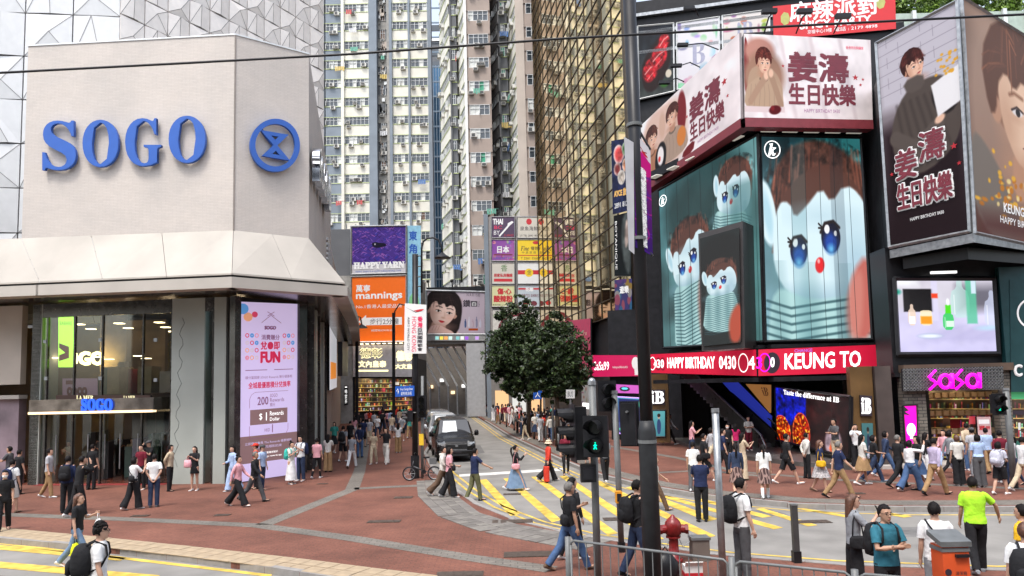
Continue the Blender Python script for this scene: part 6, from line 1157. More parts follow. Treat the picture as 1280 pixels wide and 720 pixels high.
pp = Pic(120, 700, (.3, .08, .45)); pp.grad((.62, .05, .45), (.2, .08, .42), 90); pp.rect(0, 0, .2, .16, (.88, .86, .88)); pp.ell(.08, .2, .12, .09, (.8, .05, .5), .004)
for i in range(8): pp.ell(.05 + .08 * (i % 2), .28 + i * .09, .09, .08, (.75, .12, .55) if i % 3 == 0 else (.35, .1, .6), .003, 0, .7, .006)
pp.ell(.11, .1, .03, .012, (.8, .1, .2), .003); pp.line([(.02, .05), (.1, .09), (.13, .07)], .004, (.6, .1, .15)); qpanel('cloth', c, WBn.n, img_mat('banner_picture', pp.done(), 0, .6, .8), fl_t, .01)
qtext('GREAT YEAR RUN PLAY SPORT LIVE RACE HONG KONG', c, WBn.n, (.42, .26, .66, .95), T_white, fl_t, rot=True, bold=.01)
part('banner_arm', MB().tube([lr(164), c[1]], .02, 6).tube([lr(312), c[2]], .02, 6), M_black, fl_t)
gb = thing('grey_banner', 'narrow grey banner seen almost edge on, left of the purple banner', 'banner', lr(170)); c = qgrid(WBn, (780, 171), (792, 178), (793, 318), (786, 312), .02); qpanel('cloth', c, WBn.n, mat('banner_back', (.4, .4, .42)), gb, .01)
# signal poles
def cylp(u0, v0, u1, v1, Y, r, name, label, m=M_grey, cap=True):
    b = aty(u1, v1, Y); b0 = Vector((b.x, b.y, 0)); tp = aty(u0, v0, Y); t = thing(name, label, 'signal pole' if 'signal' in name else 'post', b0); part('shaft', MB().tube([b0, tp], r, 16), m, t, smooth=True)
    if cap: part('cap', MB().tube([tp - Vector((0, 0, .02)), tp + Vector((0, 0, .05))], r * 1.15, 16), M_steel, t)
    part('base_collar', MB().tube([b0, b0 + Vector((0, 0, .2))], r * 1.3, 16), M_black, t); return t, b0, tp
sA, bA, tA = cylp(740, 480, 748, 745, 12.7, .065, 'signal_pole', 'grey signal pole carrying the green man light in front of the crossing')
sB, bB, tB = cylp(768, 491, 777, 687, 15.7, .065, 'signal_pole', 'slimmer grey signal pole with an orange push button')
sC, bC, tC = cylp(894, 514, 905, 745, 12.4, .06, 'steel_post', 'pale galvanised post beside the young man in a white tee', M_steel)
sD, bD, tD = cylp(1257, 487, 1269, 622, 23.0, .09, 'signal_pole', 'grey signal pole with green walking man at the right')
part('cap', MB().ball(tA + Vector((0, 0, .04)), .07, 10), M_steel, sA, smooth=True)
def head(name, label, c, ang, n, lit=None, s=1.0, visor=True):
    """signal head: backing box, lenses and deep visors; ang = direction it faces, degrees from +Y clockwise"""
    t = thing(name, label, 'traffic light', c); d = Vector((math.sin(R(ang)), math.cos(R(ang)), 0)); r_ = Vector((d.y, -d.x, 0)); hh = .31 * n * s
    part('housing', MB().obox(Vector(c) - r_ * .17 * s - d * .1 - Vector((0, 0, hh / 2)), r_ * .34 * s, d * .2, (0, 0, hh)), M_black, t)
    part('backing', MB().obox(Vector(c) - r_ * .22 * s + d * .1 - Vector((0, 0, hh / 2 + .04)), r_ * .44 * s, d * .02, (0, 0, hh + .08)), M_black, t)
    for k in range(n):
        q = Vector(c) + d * .12 + Vector((0, 0, hh / 2 - (k + .5) * .31 * s)); mb = MB(); N = 14; rr = .13 * s
        part('lens', MB().tube([q, q + d * .015], rr * .9, N), emis('signal_green', (0, .9, .55), 1.6) if lit == k and False else mat('lens_dark', (.02, .025, .02), .2), t)
        if visor:
            P = [[q + r_ * rr * math.cos(a) + Vector((0, 0, rr * math.sin(a))) + d * (e if math.sin(a) > -.2 else e * .35) for a in [PI * 2 * j / N for j in range(N + 1)]] for e in (0, .28 * s)]
            for j in range(N): mb.quad(P[0][j], P[0][j + 1], P[1][j + 1], P[1][j]); mb.quad(P[1][j] * 1, P[1][j + 1] * 1, P[0][j + 1] * 1, P[0][j] * 1)
            part('visor', mb, mat('visor_black', (.03, .03, .033), .35, 0, .3), t, smooth=True)
        if lit == k:
            man = MB(); f = q + d * .03
            def seg(x0, z0, x1, z1, w=.012): man.tube([f - r_ * x0 * s * .75 + Vector((0, 0, z0 * s * .75)), f - r_ * x1 * s * .75 + Vector((0, 0, z1 * s * .75))], w * s * .7, 6)
            man.ball(f + Vector((0, 0, .053 * s)), .012 * s, 6); seg(0, .045, 0, -.005, .018); seg(0, 0, -.035, -.075, .014); seg(0, 0, .03, -.075, .014); seg(0, .035, -.04, 0); seg(0, .035, .035, .005)
            part('green_man', man, E_green, t)
    part('bracket', MB().tube([Vector(c) - d * .1 + Vector((0, 0, hh * .3)), Vector(c) - d * .22 + Vector((0, 0, hh * .3))], .025, 6), M_grey, t); return t
head('traffic_light', 'three lamp traffic light seen from the side, visors pointing left', aty(724, 541, 12.7), 262, 3, None, .98)
head('traffic_light', 'pedestrian traffic light showing a green man above the crossing', aty(747, 545, 12.4), 204, 2, 1, 1.0)
head('traffic_light', 'three lamp traffic light seen from behind on the slim pole', aty(786, 530, 15.5), 20, 3, None, .95)
head('traffic_light', 'dark traffic light partly hidden behind the pedestrian light', aty(757, 495, 15.9), 170, 2, None, .95)
head('traffic_light', 'pedestrian traffic light with walking green man next to the cosmetics shop', aty(1246, 505, 22.8), 185, 2, 1, .95)
for (u, v, Y, a, b, m_, lb, nm) in ((735, 591, 12.5, .26, .3, M_black, 'black box low on the grey signal pole', 'control_box'), (773, 621, 15.5, .13, .24, mat('amber_box', (.7, .28, .02), .4), 'orange push button box on the slim signal pole', 'push_button')):
    p = aty(u, v, Y); t = thing(nm, lb, 'box', p); part('casing', MB().box(p.x - a / 2, p.y - .1, p.z - b / 2, p.x + a / 2, p.y + .08, p.z + b / 2), m_, t); part('face', MB().box(p.x - a / 3, p.y - .12, p.z - b / 3, p.x + a / 3, p.y - .1, p.z + b / 3), M_dark, t)
# railing
fpts = [Vector((.82, 11.95, 0)), Vector((3.0, 10.35, 0)), Vector((4.35, 9.55, 0)), Vector((6.2, 8.6, 0)), Vector((9.0, 7.3, 0))]
for i in range(4):
    a, b = fpts[i], fpts[i + 1]; d = (b - a).normalized(); L_ = (b - a).length; a2, b2 = a + d * .06, b - d * .06
    t = thing('railing_panel', ('grey steel railing panel in front of the man in black and the red hydrant', 'grey steel railing panel in front of the man in the teal tee', 'grey steel railing panel beside the orange bin', 'grey steel railing panel at the lower right corner')[i], 'railing', a, 'pedestrian railings')
    part('rail', MB().tube([a2 + Vector((0, 0, .98)), a2 + Vector((0, 0, 1.03)), a2 + d * .06 + Vector((0, 0, 1.07)), b2 - d * .06 + Vector((0, 0, 1.07)), b2 + Vector((0, 0, 1.03)), b2 + Vector((0, 0, .12))], .021, 8).tube([a2 + Vector((0, 0, 1)), a2 + Vector((0, 0, .12)), b2 + Vector((0, 0, .12))], .021, 8), M_grey, t, smooth=True)
    bm = MB().tube([(0, 0, .12), (0, 0, 1.07)], .009, 6).mesh('bar', M_grey); n = int(L_ / .15)
    for k in range(1, n): piece('bar', bm, t, a2 + d * (k * (L_ - .12) / n))
    part('rail_post', MB().tube([a, a + Vector((0, 0, 1.12))], .045, 12), M_grey, t, smooth=True)
# bollards, hydrant, boxes, bin
p = gp(996, 703); bo = thing('bollard', 'single slim dark bollard standing at the crossing kerb', 'bollard', p); part('shaft', MB().box(p.x - .055, p.y - .055, 0, p.x + .055, p.y + .055, 1.1), mat('bollard_grey', (.06, .06, .06), .5, .3), bo); part('cap', MB().box(p.x - .062, p.y - .062, 1.1, p.x + .062, p.y + .062, 1.13), M_grey, bo); part('foot', MB().box(p.x - .075, p.y - .075, 0, p.x + .075, p.y + .075, .22), M_black, bo)
bl_ = None
for i, (x, y) in enumerate(((82, 300), (128, 320), (170, 340), (210, 365), (247, 388), (290, 405), (325, 435), (383, 460), (453, 492), (537, 530), (632, 570), (740, 620), (853, 675))):
    p = gp(580 + x / 7.2, 470 + y / 7.2)
    lb = ('farthest', 'second farthest', 'third farthest', 'fourth farthest', 'fifth farthest', 'sixth farthest', 'middle', 'sixth nearest', 'fifth nearest', 'fourth nearest', 'third nearest', 'second nearest', 'nearest')[i] + ' grey kerb bollard in the row beside the trees'
    if bl_ is None:
        bl_ = thing('kerb_bollard', lb, 'bollard', (0, 0, 0), 'grey bollards along the tree side kerb'); part('shaft', MB().tube([(0, 0, .14), (0, 0, 1.1)], .055, 12).ball((0, 0, 1.1), (.055, .055, .03), 10), M_grey, bl_, smooth=True); part('foot', MB().tube([(0, 0, 0), (0, 0, .16)], .075, 12), M_black, bl_); bl_.location = p
    else: copy_tree(bl_, loc=p, label=lb)
p = Vector(gp(843, 702)); hy = thing('fire_hydrant', 'dark red twin outlet fire hydrant behind the railing', 'hydrant', p)
part('barrel', MB().rings([(p.x, p.y, z, r, r) for z, r in ((0, .17), (.06, .17), (.07, .1), (.45, .095), (.52, .12), (.55, .16), (.72, .165), (.78, .15), (.84, .1), (.88, .05), (.9, .045), (.93, .001))], 20), M_red, hy, smooth=True)
for s in (-1, 1): part('outlet', MB().tube([p + Vector((s * .1, 0, .65)), p + Vector((s * .25, -.02, .64))], .085, 14).tube([p + Vector((s * .24, -.02, .64)), p + Vector((s * .3, -.03, .64))], .1, 6), M_red, hy); part('chain', MB().tube([p + Vector((s * .28, -.04, .58)), p + Vector((s * .3, -.08, .4)), p + Vector((s * .16, -.1, .3)), p + Vector((s * .1, -.08, .45))], .008, 5), M_steel, hy)
part('bolt_ring', MB().tube([p + Vector((0, 0, .47)), p + Vector((0, 0, .51))], .15, 8), M_red, hy)
p = gp(875, 700); jb = thing('junction_box', 'small grey concrete box on the kerb beside the hydrant', 'box', p); part('body', MB().box(p.x - .17, p.y - .15, 0, p.x + .17, p.y + .15, .42), mat('box_brown', (.16, .13, .11), .8), jb); part('lid', MB().box(p.x - .19, p.y - .17, .42, p.x + .19, p.y + .17, .47), M_grey, jb)
p = Vector((*pxy(1187, 690, 10.2), 0)); bn = thing('litter_bin', 'orange litter bin with a sloping grey top at lower right', 'bin', p); w2, d2 = .18, .14
M_bin = mat('bin_orange', (.62, .085, .02), .45, 0, .1, 3)
part('body', MB().box(p.x - w2, p.y - d2, .06, p.x + w2, p.y + d2, 1.26), M_bin, bn); mb = MB(); q = [(p.x - w2 - .03, p.y - d2 - .03, 1.26), (p.x + w2 + .03, p.y - d2 - .03, 1.26), (p.x + w2 + .03, p.y + d2 + .03, 1.36), (p.x - w2 - .03, p.y + d2 + .03, 1.36)]
mb.add(q + [(x, y, z + .07) for x, y, z in q], [(3, 2, 1, 0), (4, 5, 6, 7), (0, 1, 5, 4), (1, 2, 6, 5), (2, 3, 7, 6), (3, 0, 4, 7)]); part('lid', mb, mat('bin_lid', (.17, .18, .18), .35, .4, .2, 5), bn)
part('trim', MB().box(p.x - w2 - .012, p.y - d2 - .012, 1.19, p.x + w2 + .012, p.y + d2 + .012, 1.24), M_grey, bn); part('handle', MB().box(p.x - .02, p.y - d2 - .05, 1.12, p.x + .16, p.y - d2 - .01, 1.16), M_black, bn); part('base', MB().box(p.x - w2 + .03, p.y - d2 + .03, 0, p.x + w2 - .03, p.y + d2 - .03, .06), M_black, bn)
text('清潔箱', (p.x - .02, p.y - d2 - .006, .88), (1, 0, 0), (0, 0, 1), .15, .05, T_dark, bn); part('emblem', MB().tube([(p.x - .12, p.y - d2 - .004, .92), (p.x - .12, p.y - d2 - .008, .92)], .045, 14), T_dark, bn)
# litter bags by the hydrant
p = gp(832, 722); t = thing('black_bag', 'slumped black bag on the pavement below the hydrant', 'bag', p); part('body', MB().rings([(p.x, p.y, z, a, b) for z, a, b in ((0, .24, .16), (.1, .27, .19), (.28, .24, .17), (.4, .15, .1), (.46, .05, .04))], 14), M_black, t, smooth=True); part('strap', MB().tube([p + Vector((-.1, 0, .42)), p + Vector((0, -.05, .56)), p + Vector((.1, 0, .42))], .015, 6), M_black, t)
p = gp(866, 724); t = thing('red_white_box', 'small white and red carton on the pavement beside the black bag', 'carton', p); part('body', MB().box(p.x - .16, p.y - .12, 0, p.x + .16, p.y + .12, .26), M_white, t); part('flap', MB().obox((p.x - .16, p.y - .12, .26), (.32, 0, 0), (0, -.06, .08), (0, .01, .01)), M_white, t); part('red_band', MB().box(p.x - .163, p.y - .123, .05, p.x + .163, p.y + .123, .14), T_red, t)
# tall sign post in mid distance with banner, lamp arm, signs
pm_ = gp(519, 598); lp = thing('lamp_post', 'black street lamp post with swan neck lamp and ladder bracket beside the van', 'lamp post', pm_)
part('shaft', MB().tube([pm_, aty(519, 318, pm_.y)], .12, 14), M_black, lp, smooth=True); part('base', MB().tube([pm_, pm_ + Vector((0, 0, .9))], .17, 12), M_black, lp)
Yq = pm_.y - .05; ar = [aty(u, v, Yq) for u, v in ((527, 366), (527, 310), (529, 302), (534, 298), (541, 297), (548, 300), (552, 308), (553, 318))]
part('swan_neck', MB().tube(ar, .04, 8), M_black, lp, smooth=True); q = ar[-1]; part('lamp_shade', MB().rings([(q.x, q.y, q.z + z, r, r) for z, r in ((.08, .05), (0, .12), (-.1, .28), (-.14, .34), (-.16, .33))], 16), M_black, lp, smooth=True)
for v in (320, 333, 346, 358): part('bracket', MB().tube([aty(519, v, Yq), aty(527, v, Yq)], .025, 6), M_black, lp)
WH = Wall((pm_.x - .6, pm_.y - .25), (pm_.x + .6, pm_.y - .2))
sign('city_banner', 'white vertical banner reading HONG KONG with a red ribbon on the black lamp post', 'banner', WH, ((506, 379), (533, 381), (533, 442), (505, 442)), .05, mat('banner_white', (.72, .71, .69), .6, 0, .03), [('t', 'HONG KONG', (.34, .26, .54, .96), T_redl, dict(rot=True)), ('t', "ASIA'S WORLD CITY", (.14, .27, .24, .94), T_dark, dict(rot=True)), ('t', '香', (.6, .25, .82, .35), T_redl, dict(bold=.03)), ('t', '港', (.6, .37, .82, .47), T_redl, dict(bold=.03))] +
     [('t', ch, (.6, .49 + k * .078, .82, .555 + k * .078), T_dark, dict(bold=.02)) for k, ch in enumerate('亞洲國際都會')] + [('r', (0, 0, 1, 1), T_red, dict(poly=[(.4, .14), (.7, .1), (.9, .09), (.8, .13), (.6, .16)])), ('r', (0, 0, 1, 1), T_dark, dict(poly=[(.05, .08), (.5, .16), (.95, .12), (.5, .175)]))], thick=.03)
sign('street_sign', 'small blue direction sign with white arrow on the black lamp post', 'sign', WH, ((494, 483), (518, 482), (518, 495), (494, 496)), .04, T_blue, [('t', '↑', (.06, .2, .2, .8), T_white), ('t', 'Great George Street', (.26, .18, .92, .48), T_white), ('t', '記利佐治街', (.3, .55, .86, .88), T_white)], thick=.03)
head('traffic_light', 'black traffic light on the lamp post beside the van', aty(527, 508, pm_.y - .3), 175, 3, None, .85); head('traffic_light', 'black traffic light seen side on, left of the lamp post', aty(513, 520, pm_.y - .2), 265, 2, None, .7)
gp2 = gp(528, 598); t = thing('grey_post', 'grey steel post behind the folding bicycle', 'post', gp2); part('shaft', MB().tube([gp2, aty(528, 470, gp2.y)], .06, 12), M_grey, t, smooth=True); part('yellow_tag', MB().box(gp2.x - .1, gp2.y - .1, 1.3, gp2.x + .08, gp2.y - .06, 1.75), mat('tag_yellow', (.7, .45, .02)), t)
for (u, v0, v1, uh, lb) in ((492, 385, 505, 513, 'slim black lamp post with curved neck in front of the orange billboard'), (446, 400, 492, 452, 'leftmost slim black lamp post at the edge of the orange billboard')):
    Y = 58; b = aty(u, v1, Y); b.z = 0; t = thing('lamp_post', lb, 'lamp post', b); part('shaft', MB().tube([b, aty(u, v0 + 6, Y)], .13, 10), M_black, t); r_ = uh - u
    part('swan_neck', MB().tube([aty(u + .2, v0 + 30, Y - .1), aty(u + 1.5, v0 + 4, Y - .1), aty(u + r_ * .35, v0 - 5, Y - .1), aty(u + r_ * .8, v0 - 3, Y - .1), aty(uh, v0 + 6, Y - .1)], .06, 6), M_black, t, smooth=True); q = aty(uh, v0 + 7, Y - .1); part('lamp_shade', MB().rings([(q.x, q.y, q.z + z, r, r) for z, r in ((.1, .08), (-.1, .4), (-.2, .5))], 12), M_black, t)
for (u, v1, v0, sg_u, m_, txt, lb) in ((676, 550, 498, 672, T_blue, '人', 'small blue square sign on a dark pole under the trees'), (713, 560, 497, 713, M_frame, 'BUS', 'small pale sign plate on a grey pole beside the right tree')):
    b = gp(u, v1); t = thing('sign_pole', lb, 'sign', b); tp = aty(u, v0 - 6, b.y); part('shaft', MB().tube([b, tp], .06, 8), M_grey if m_ is M_frame else M_black, t); W_ = Wall((b.x - 1, b.y - .1), (b.x + 1, b.y - .1)); c = qgrid(W_, (sg_u - 5.5, v0 - 10), (sg_u + 5.5, v0 - 10), (sg_u + 5.5, v0 + 1), (sg_u - 5.5, v0 + 1), 0); qpanel('plate', c, W_.n, m_, t, .03); qtext(txt, c, W_.n, (.2, .2, .8, .8), T_white if m_ is T_blue else T_dark, t)
for i, (u, v1, v0) in enumerate(((691, 552, 505), (696, 551, 507), (663, 538, 480), (602, 515, 478))):
    b = gp(u, v1); t = thing('steel_post', ('tall grey post left of the right tree trunk', 'tall grey post touching the right tree trunk', 'thin dark post under the left tree', 'thin dark post at the far kerb end')[i], 'post', b); part('shaft', MB().tube([b, aty(u, v0, b.y)], .07, 8), M_grey if i < 2 else M_black, t)
# overhead wire
t = thing('overhead_wire', 'black overhead wire sloping up across the whole view', 'wire', aty(0, 91, 11)); pts = [aty(u, v, 11) for u, v in ((-300, 99), (0, 91), (220, 79.5), (440, 67.5), (700, 48.5), (960, 34), (1280, 18), (1600, 3))]
part('cable', MB().tube(pts, .019, 6), M_black, t)
# folding bicycle
b0 = gp(527, 600); bk = thing('folding_bicycle', 'black folding bicycle leaning on the grey post', 'bicycle', b0); X0, Y0 = b0.x, b0.y - .15
def wheel(cx, cz, r_):
    N = 24; mb = MB().tube([(X0 + cx + r_ * math.cos(2 * PI * k / N), Y0, cz + r_ * math.sin(2 * PI * k / N)) for k in range(N + 1)], .022, 6, cap=False); w_ = part('wheel', mb, M_black, bk, smooth=True)
    sp_ = MB()
    for k in range(9): a = 2 * PI * k / 9; sp_.tube([(X0 + cx, Y0, cz), (X0 + cx + r_ * math.cos(a), Y0, cz + r_ * math.sin(a))], .005, 4)
    o = part('rim', sp_.tube([(X0 + cx + r_ * .86 * math.cos(2 * PI * k / N), Y0, cz + r_ * .86 * math.sin(2 * PI * k / N)) for k in range(N + 1)], .01, 4), M_steel, w_)
wheel(-.45, .27, .25); wheel(.52, .27, .25)
q = lambda x, z, y=0: (X0 + x, Y0 + y, z)
part('frame', MB().tube([q(-.45, .27), q(-.32, .62), q(-.28, .75)], .018, 6).tube([q(-.3, .55), q(.12, .36)], .028, 8).tube([q(.12, .36), q(.52, .27)], .016, 6).tube([q(.12, .32), q(.2, .85)], .018, 6).tube([q(.2, .6), q(.52, .27)], .012, 6), mat('bike_grey', (.06, .06, .065), .4, .4), bk, smooth=True)
part('handlebar', MB().tube([q(-.28, .7), q(-.24, 1.05)], .016, 6).tube([q(-.24, 1.05, -.25), q(-.24, 1.06, .25)], .014, 6), M_black, bk); part('saddle', MB().rings([(X0 + .22, Y0, z, a, b) for z, a, b in ((.85, .1, .05), (.89, .14, .08), (.91, .12, .07))], 12), M_black, bk, smooth=True)
part('crank', MB().tube([q(.12, .33, -.06), q(.12, .33, .06)], .08, 12).tube([q(.12, .33, .07), q(.2, .2, .07)], .01, 6).box(X0 + .14, Y0 + .07, .18, X0 + .26, Y0 + .15, .2), M_black, bk); part('rear_bag', MB().box(X0 + .34, Y0 - .1, .62, X0 + .6, Y0 + .1, .85), mat('bag_grey', (.1, .1, .1)), bk)
# ================================================================ vehicles
def van(label, paint, loc, rz, plate='DX 8036'):
    """a people carrier facing -Y in its own space; front bumper at y = 0"""
    t = thing('people_carrier', label, 'van', (0, 0, 0)); Pm = paint
    # side profile: (y, z lower, z beltline, z roof, half width low, half width belt, half width roof)
    st = [(0.02, .42, .62, .66, .78, .8, .74), (.1, .3, .86, .92, .9, .9, .78), (.5, .28, 1.0, 1.08, .95, .93, .8), (.95, .28, 1.08, 1.14, .96, .94, .8), (1.15, .28, 1.1, 1.3, .96, .94, .76), (1.75, .28, 1.12, 1.82, .96, .94, .71), (2.1, .28, 1.12, 1.9, .96, .94, .72), (3.6, .28, 1.12, 1.93, .96, .94, .73), (4.8, .28, 1.12, 1.9, .96, .94, .72), (5.1, .32, 1.1, 1.8, .94, .92, .7), (5.15, .45, 1.0, 1.5, .88, .88, .68)]
    mb = MB(); sec = []
    for (y, zl, zb, zr, wl, wb, wr) in st:
        zc = zr - (zr - zb) * .12; sec.append([(-wl * .92, y, zl), (-wl, y, zl + .12), (-wl * 1.005, y, (zl + zb) / 2), (-wb, y, zb), (-(wb + wr) / 2, y, (zb + zc) / 2), (-wr, y, zc), (-wr * .85, y, zr), (-wr * .4, y, zr + .025), (wr * .4, y, zr + .025), (wr * .85, y, zr), (wr, y, zc), ((wb + wr) / 2, y, (zb + zc) / 2), (wb, y, zb), (wl * 1.005, y, (zl + zb) / 2), (wl, y, zl + .12), (wl * .92, y, zl)])
    n = 16
    for i, s in enumerate(sec): mb.v += s
    for i in range(len(sec) - 1):
        for j in range(n): j2 = (j + 1) % n; mb.f.append((i * n + j, i * n + j2, (i + 1) * n + j2, (i + 1) * n + j)); mb.m.append(0)
    mb.f.append(tuple(range(n))[::-1]); mb.m.append(0); e = (len(sec) - 1) * n; mb.f.append(tuple(e + k for k in range(n))); mb.m.append(0)
    mb.f = [f[::-1] for f in mb.f]; body = part('body', mb, Pm, t, smooth=True); bv = body.modifiers.new('soft', 'SUBSURF'); bv.levels = 1; bv.render_levels = 2
    gl = mat('car_glass', (.02, .022, .025), .05, 0, .2, 1, 0, 0, 1.0); trim = mat('car_trim', (.02, .02, .022), .4)
    ws = MB().add([(-.78, 1.1, 1.2), (.78, 1.1, 1.2), (.66, 1.72, 1.83), (-.66, 1.72, 1.83)], [(0, 1, 2, 3)]); w_ = part('windscreen', ws, gl, t); part('sunshade', MB().add([(-.55, 1.135, 1.26), (.2, 1.135, 1.26), (.16, 1.66, 1.78), (-.5, 1.66, 1.78)], [(0, 1, 2, 3)]).mesh('sunshade', emis('shade_silver', (.6, .62, .62), .25), False), None, w_) if False else None
    for v_ in ws.v: pass
    w_.location = (0, -.035, .02); sh = part('sunshade', MB().add([(-.58, 1.18, 1.27), (.14, 1.18, 1.27), (.1, 1.66, 1.78), (-.5, 1.66, 1.78)], [(0, 1, 2, 3)]), mat('shade_silver', (.45, .47, .47), .25, .6, .1), t); sh.location = (0, -.055, .03)
    for x in (-.35, .3): part('wiper', MB().tube([(x, 1.08, 1.2), (x + .38, 1.22, 1.36)], .012, 5), trim, t)
    for s in (-1, 1):
        for (y0, y1) in ((1.75, 2.75), (2.85, 3.95), (4.05, 4.95)):
            part('side_window', MB().add([(s * .955, y0, 1.17), (s * .955, y1, 1.17), (s * .765, y1, 1.74), (s * .765, y0 + (.22 if y0 < 2 else 0), 1.74)], [(0, 1, 2, 3) if s > 0 else (3, 2, 1, 0)]), gl, t)
        for y in (1.0, 4.1):
            w2 = part('wheel', MB().tube([(s * .74, y, .33), (s * .95, y, .33)], .33, 22), mat('tyre', (.02, .02, .02), .85), t); part('rim', MB().tube([(s * .93, y, .33), (s * .965, y, .33)], .21, 12), M_steel, w2)
            part('wheel_arch', MB().tube([(s * .9, y, .34), (s * .965, y, .34)], .38, 22), trim, t)
        hl = part('headlight', MB().add([(s * .5, .0, .86), (s * .86, .14, .88), (s * .9, .4, .98), (s * .55, .22, .96), (s * .52, .01, .72), (s * .88, .12, .72)], [(0, 1, 2, 3), (4, 5, 1, 0), (0, 3, 2, 1), (0, 1, 5, 4)]), mat('headlamp_glass', (.35, .36, .37), .08, .3), t)
        part('fog_lamp', MB().box(s * .62 - .1, -.04, .4, s * .62 + .1, .05, .5), M_steel, t); mr = part('mirror', MB().rings([(s * 1.09, 1.42, 1.1 + z, a, b) for z, a, b in ((0, .08, .05), (.06, .11, .08), (.2, .1, .08), (.26, .05, .04))], 12).tube([(s * .93, 1.42, 1.15), (s * 1.06, 1.42, 1.17)], .03, 6), Pm, t, smooth=True)
        part('door_handle', MB().box(s * .965 - .01, 2.5, 1.0, s * .965 + .02, 2.7, 1.04), trim, t)
    for k in range(5): part('grille_slat', MB().box(-.48, -.04, .56 + k * .062, .48, .03, .585 + k * .062), M_steel if k in (0, 4) else trim, t)
    part('grille', MB().box(-.5, -.02, .54, .5, .05, .86), trim, t); part('badge', MB().rings([(0, -.045, .74 + z, a, .01) for z, a in ((-.04, .02), (-.02, .07), (.02, .07), (.04, .02))], 12), M_steel, t)
    part('number_plate', MB().box(-.26, -.075, .4, .26, -.045, .51), M_white, t); text(plate, (-.22, -.08, .42), (1, 0, 0), (0, 0, 1), .44, .07, T_dark, t, bold=.02)
    part('bumper', MB().rings([(0, .12, z, a, .2) for z, a in ((.28, .82), (.34, .92), (.48, .94), (.54, .9))], 24, sq=3), Pm, t, smooth=True); part('lower_grille', MB().box(-.55, -.09, .3, .55, .0, .38), trim, t)
    t.location = loc; t.rotation_euler = (0, 0, rz); t.scale = (1.06, 1.06, 1.08); return t
M_vblk = mat('van_black', (.006, .005, .005), .25, 0, .2, 3, 0, 0, .3); M_vsil = mat('van_silver', (.55, .57, .58), .2, .3, .1)
M_vblk.node_tree.nodes['Principled BSDF'].inputs['Coat Weight'].default_value = .1
vp = gp(571, 578, RZ); van('glossy black people carrier waiting at the crossing with a silver sunshade', M_vblk, (vp.x, vp.y, RZ), R(9)); d_ = Vector((-.158, .987, 0))
v2 = vp + d_ * 7; van('silver people carrier waiting behind the black one', M_vsil, (v2.x - .05, v2.y, RZ), R(9), 'KY 417'); v3 = vp + d_ * 14; van('dark people carrier third in the queue of vehicles', mat('van_grey', (.12, .12, .13), .2, .3), (v3.x, v3.y, RZ), R(9), 'LN 52')
# ================================================================ trees
def leaf_mat(name, c):
    m, t, b = principled(name); N = t.nodes; L = t.links; gi = N.new('ShaderNodeNewGeometry'); rp = N.new('ShaderNodeValToRGB'); e = rp.color_ramp.elements
    e[0].color = (c[0] * .35, c[1] * .35, c[2] * .35, 1); e[1].color = (c[0] * 2.3, c[1] * 1.9, c[2] * 1.4, 1); L.new(gi.outputs['Random Per Island'], rp.inputs[0]); L.new(rp.outputs[0], b.inputs['Base Color']); b.inputs['Roughness'].default_value = .5
    return m
M_leaf = leaf_mat('dark_leaf', (.022, .045, .016)); M_leaf2 = leaf_mat('bright_leaf', (.09, .17, .03)); M_bark = mat('bark', (.09, .07, .05), .9, 0, .3, 8, .5)
def tree(label, base, H_, crown, n, m, seed, leaf=.09, trunk=.14, nm='street_tree', trunk_top=None):
    """crown: list of (x, y, z, rx, ry, rz) lobes around the base"""
    rg = np.random.RandomState(seed); t = thing(nm, label, 'tree', base); b = Vector(base); tb_ = MB(); zt_ = trunk_top or crown[0][2]
    tb_.tube([b, b + Vector((.05, 0, zt_ * .4)), b + Vector((-.03, .05, zt_ * .8)), b + Vector((crown[0][0], crown[0][1], zt_))], [trunk, trunk * .8, trunk * .6, trunk * .3], 8)
    for (x, y, z, rx, ry, rz) in crown:
        a = b + Vector((0, 0, zt_ * .65)); tb_.tube([a, a.lerp(b + Vector((x, y, z)), .5) + Vector((0, 0, .2)), b + Vector((x * 1.1, y * 1.1, z + rz * .4))], [trunk * .45, trunk * .3, .02], 6)
    part('trunk', tb_, M_bark, t, smooth=True)
    tot = sum(c[3] * c[4] * c[5] for c in crown); V = []
    for (x, y, z, rx, ry, rz) in crown:
        k = int(n * rx * ry * rz / tot); nc = max(12, k // 60); cd = rg.normal(size=(nc, 3)); cd /= np.linalg.norm(cd, axis=1)[:, None]; cr = rg.uniform(.35, 1.03, nc) ** .6; cc = cd * cr[:, None] * [rx, ry, rz] + [x, y, z]
        cs = rg.uniform(.12, .3, nc) * min(rx, rz)
        idx = rg.randint(0, nc, k); off = rg.normal(size=(k, 3)); off /= np.linalg.norm(off, axis=1)[:, None]; P = cc[idx] + off * (cs[idx] * rg.uniform(.3, 1, k) ** .5)[:, None] * [1, 1, .8]; V.append(P)
    P = np.concatenate(V) + np.array(base); k = len(P); leaf = leaf * rg.choice([.7, 1, 1.4], k); nrm = rg.normal(size=(k, 3)) + [0, -.3, .8]; nrm /= np.linalg.norm(nrm, axis=1)[:, None]; a = np.cross(nrm, rg.normal(size=(k, 3))); a /= np.linalg.norm(a, axis=1)[:, None]; c = np.cross(nrm, a)
    s = (leaf * rg.uniform(.6, 1.3, k))[:, None]; Q = np.stack([P - a * s, P + c * s * .45, P + a * s, P - c * s * .45], 1).reshape(-1, 3)
    mb = MB(); mb.v = Q.tolist(); mb.f = [(4 * i, 4 * i + 1, 4 * i + 2, 4 * i + 3) for i in range(k)]; mb.m = [0] * k
    part('crown', mb, m, t); return t
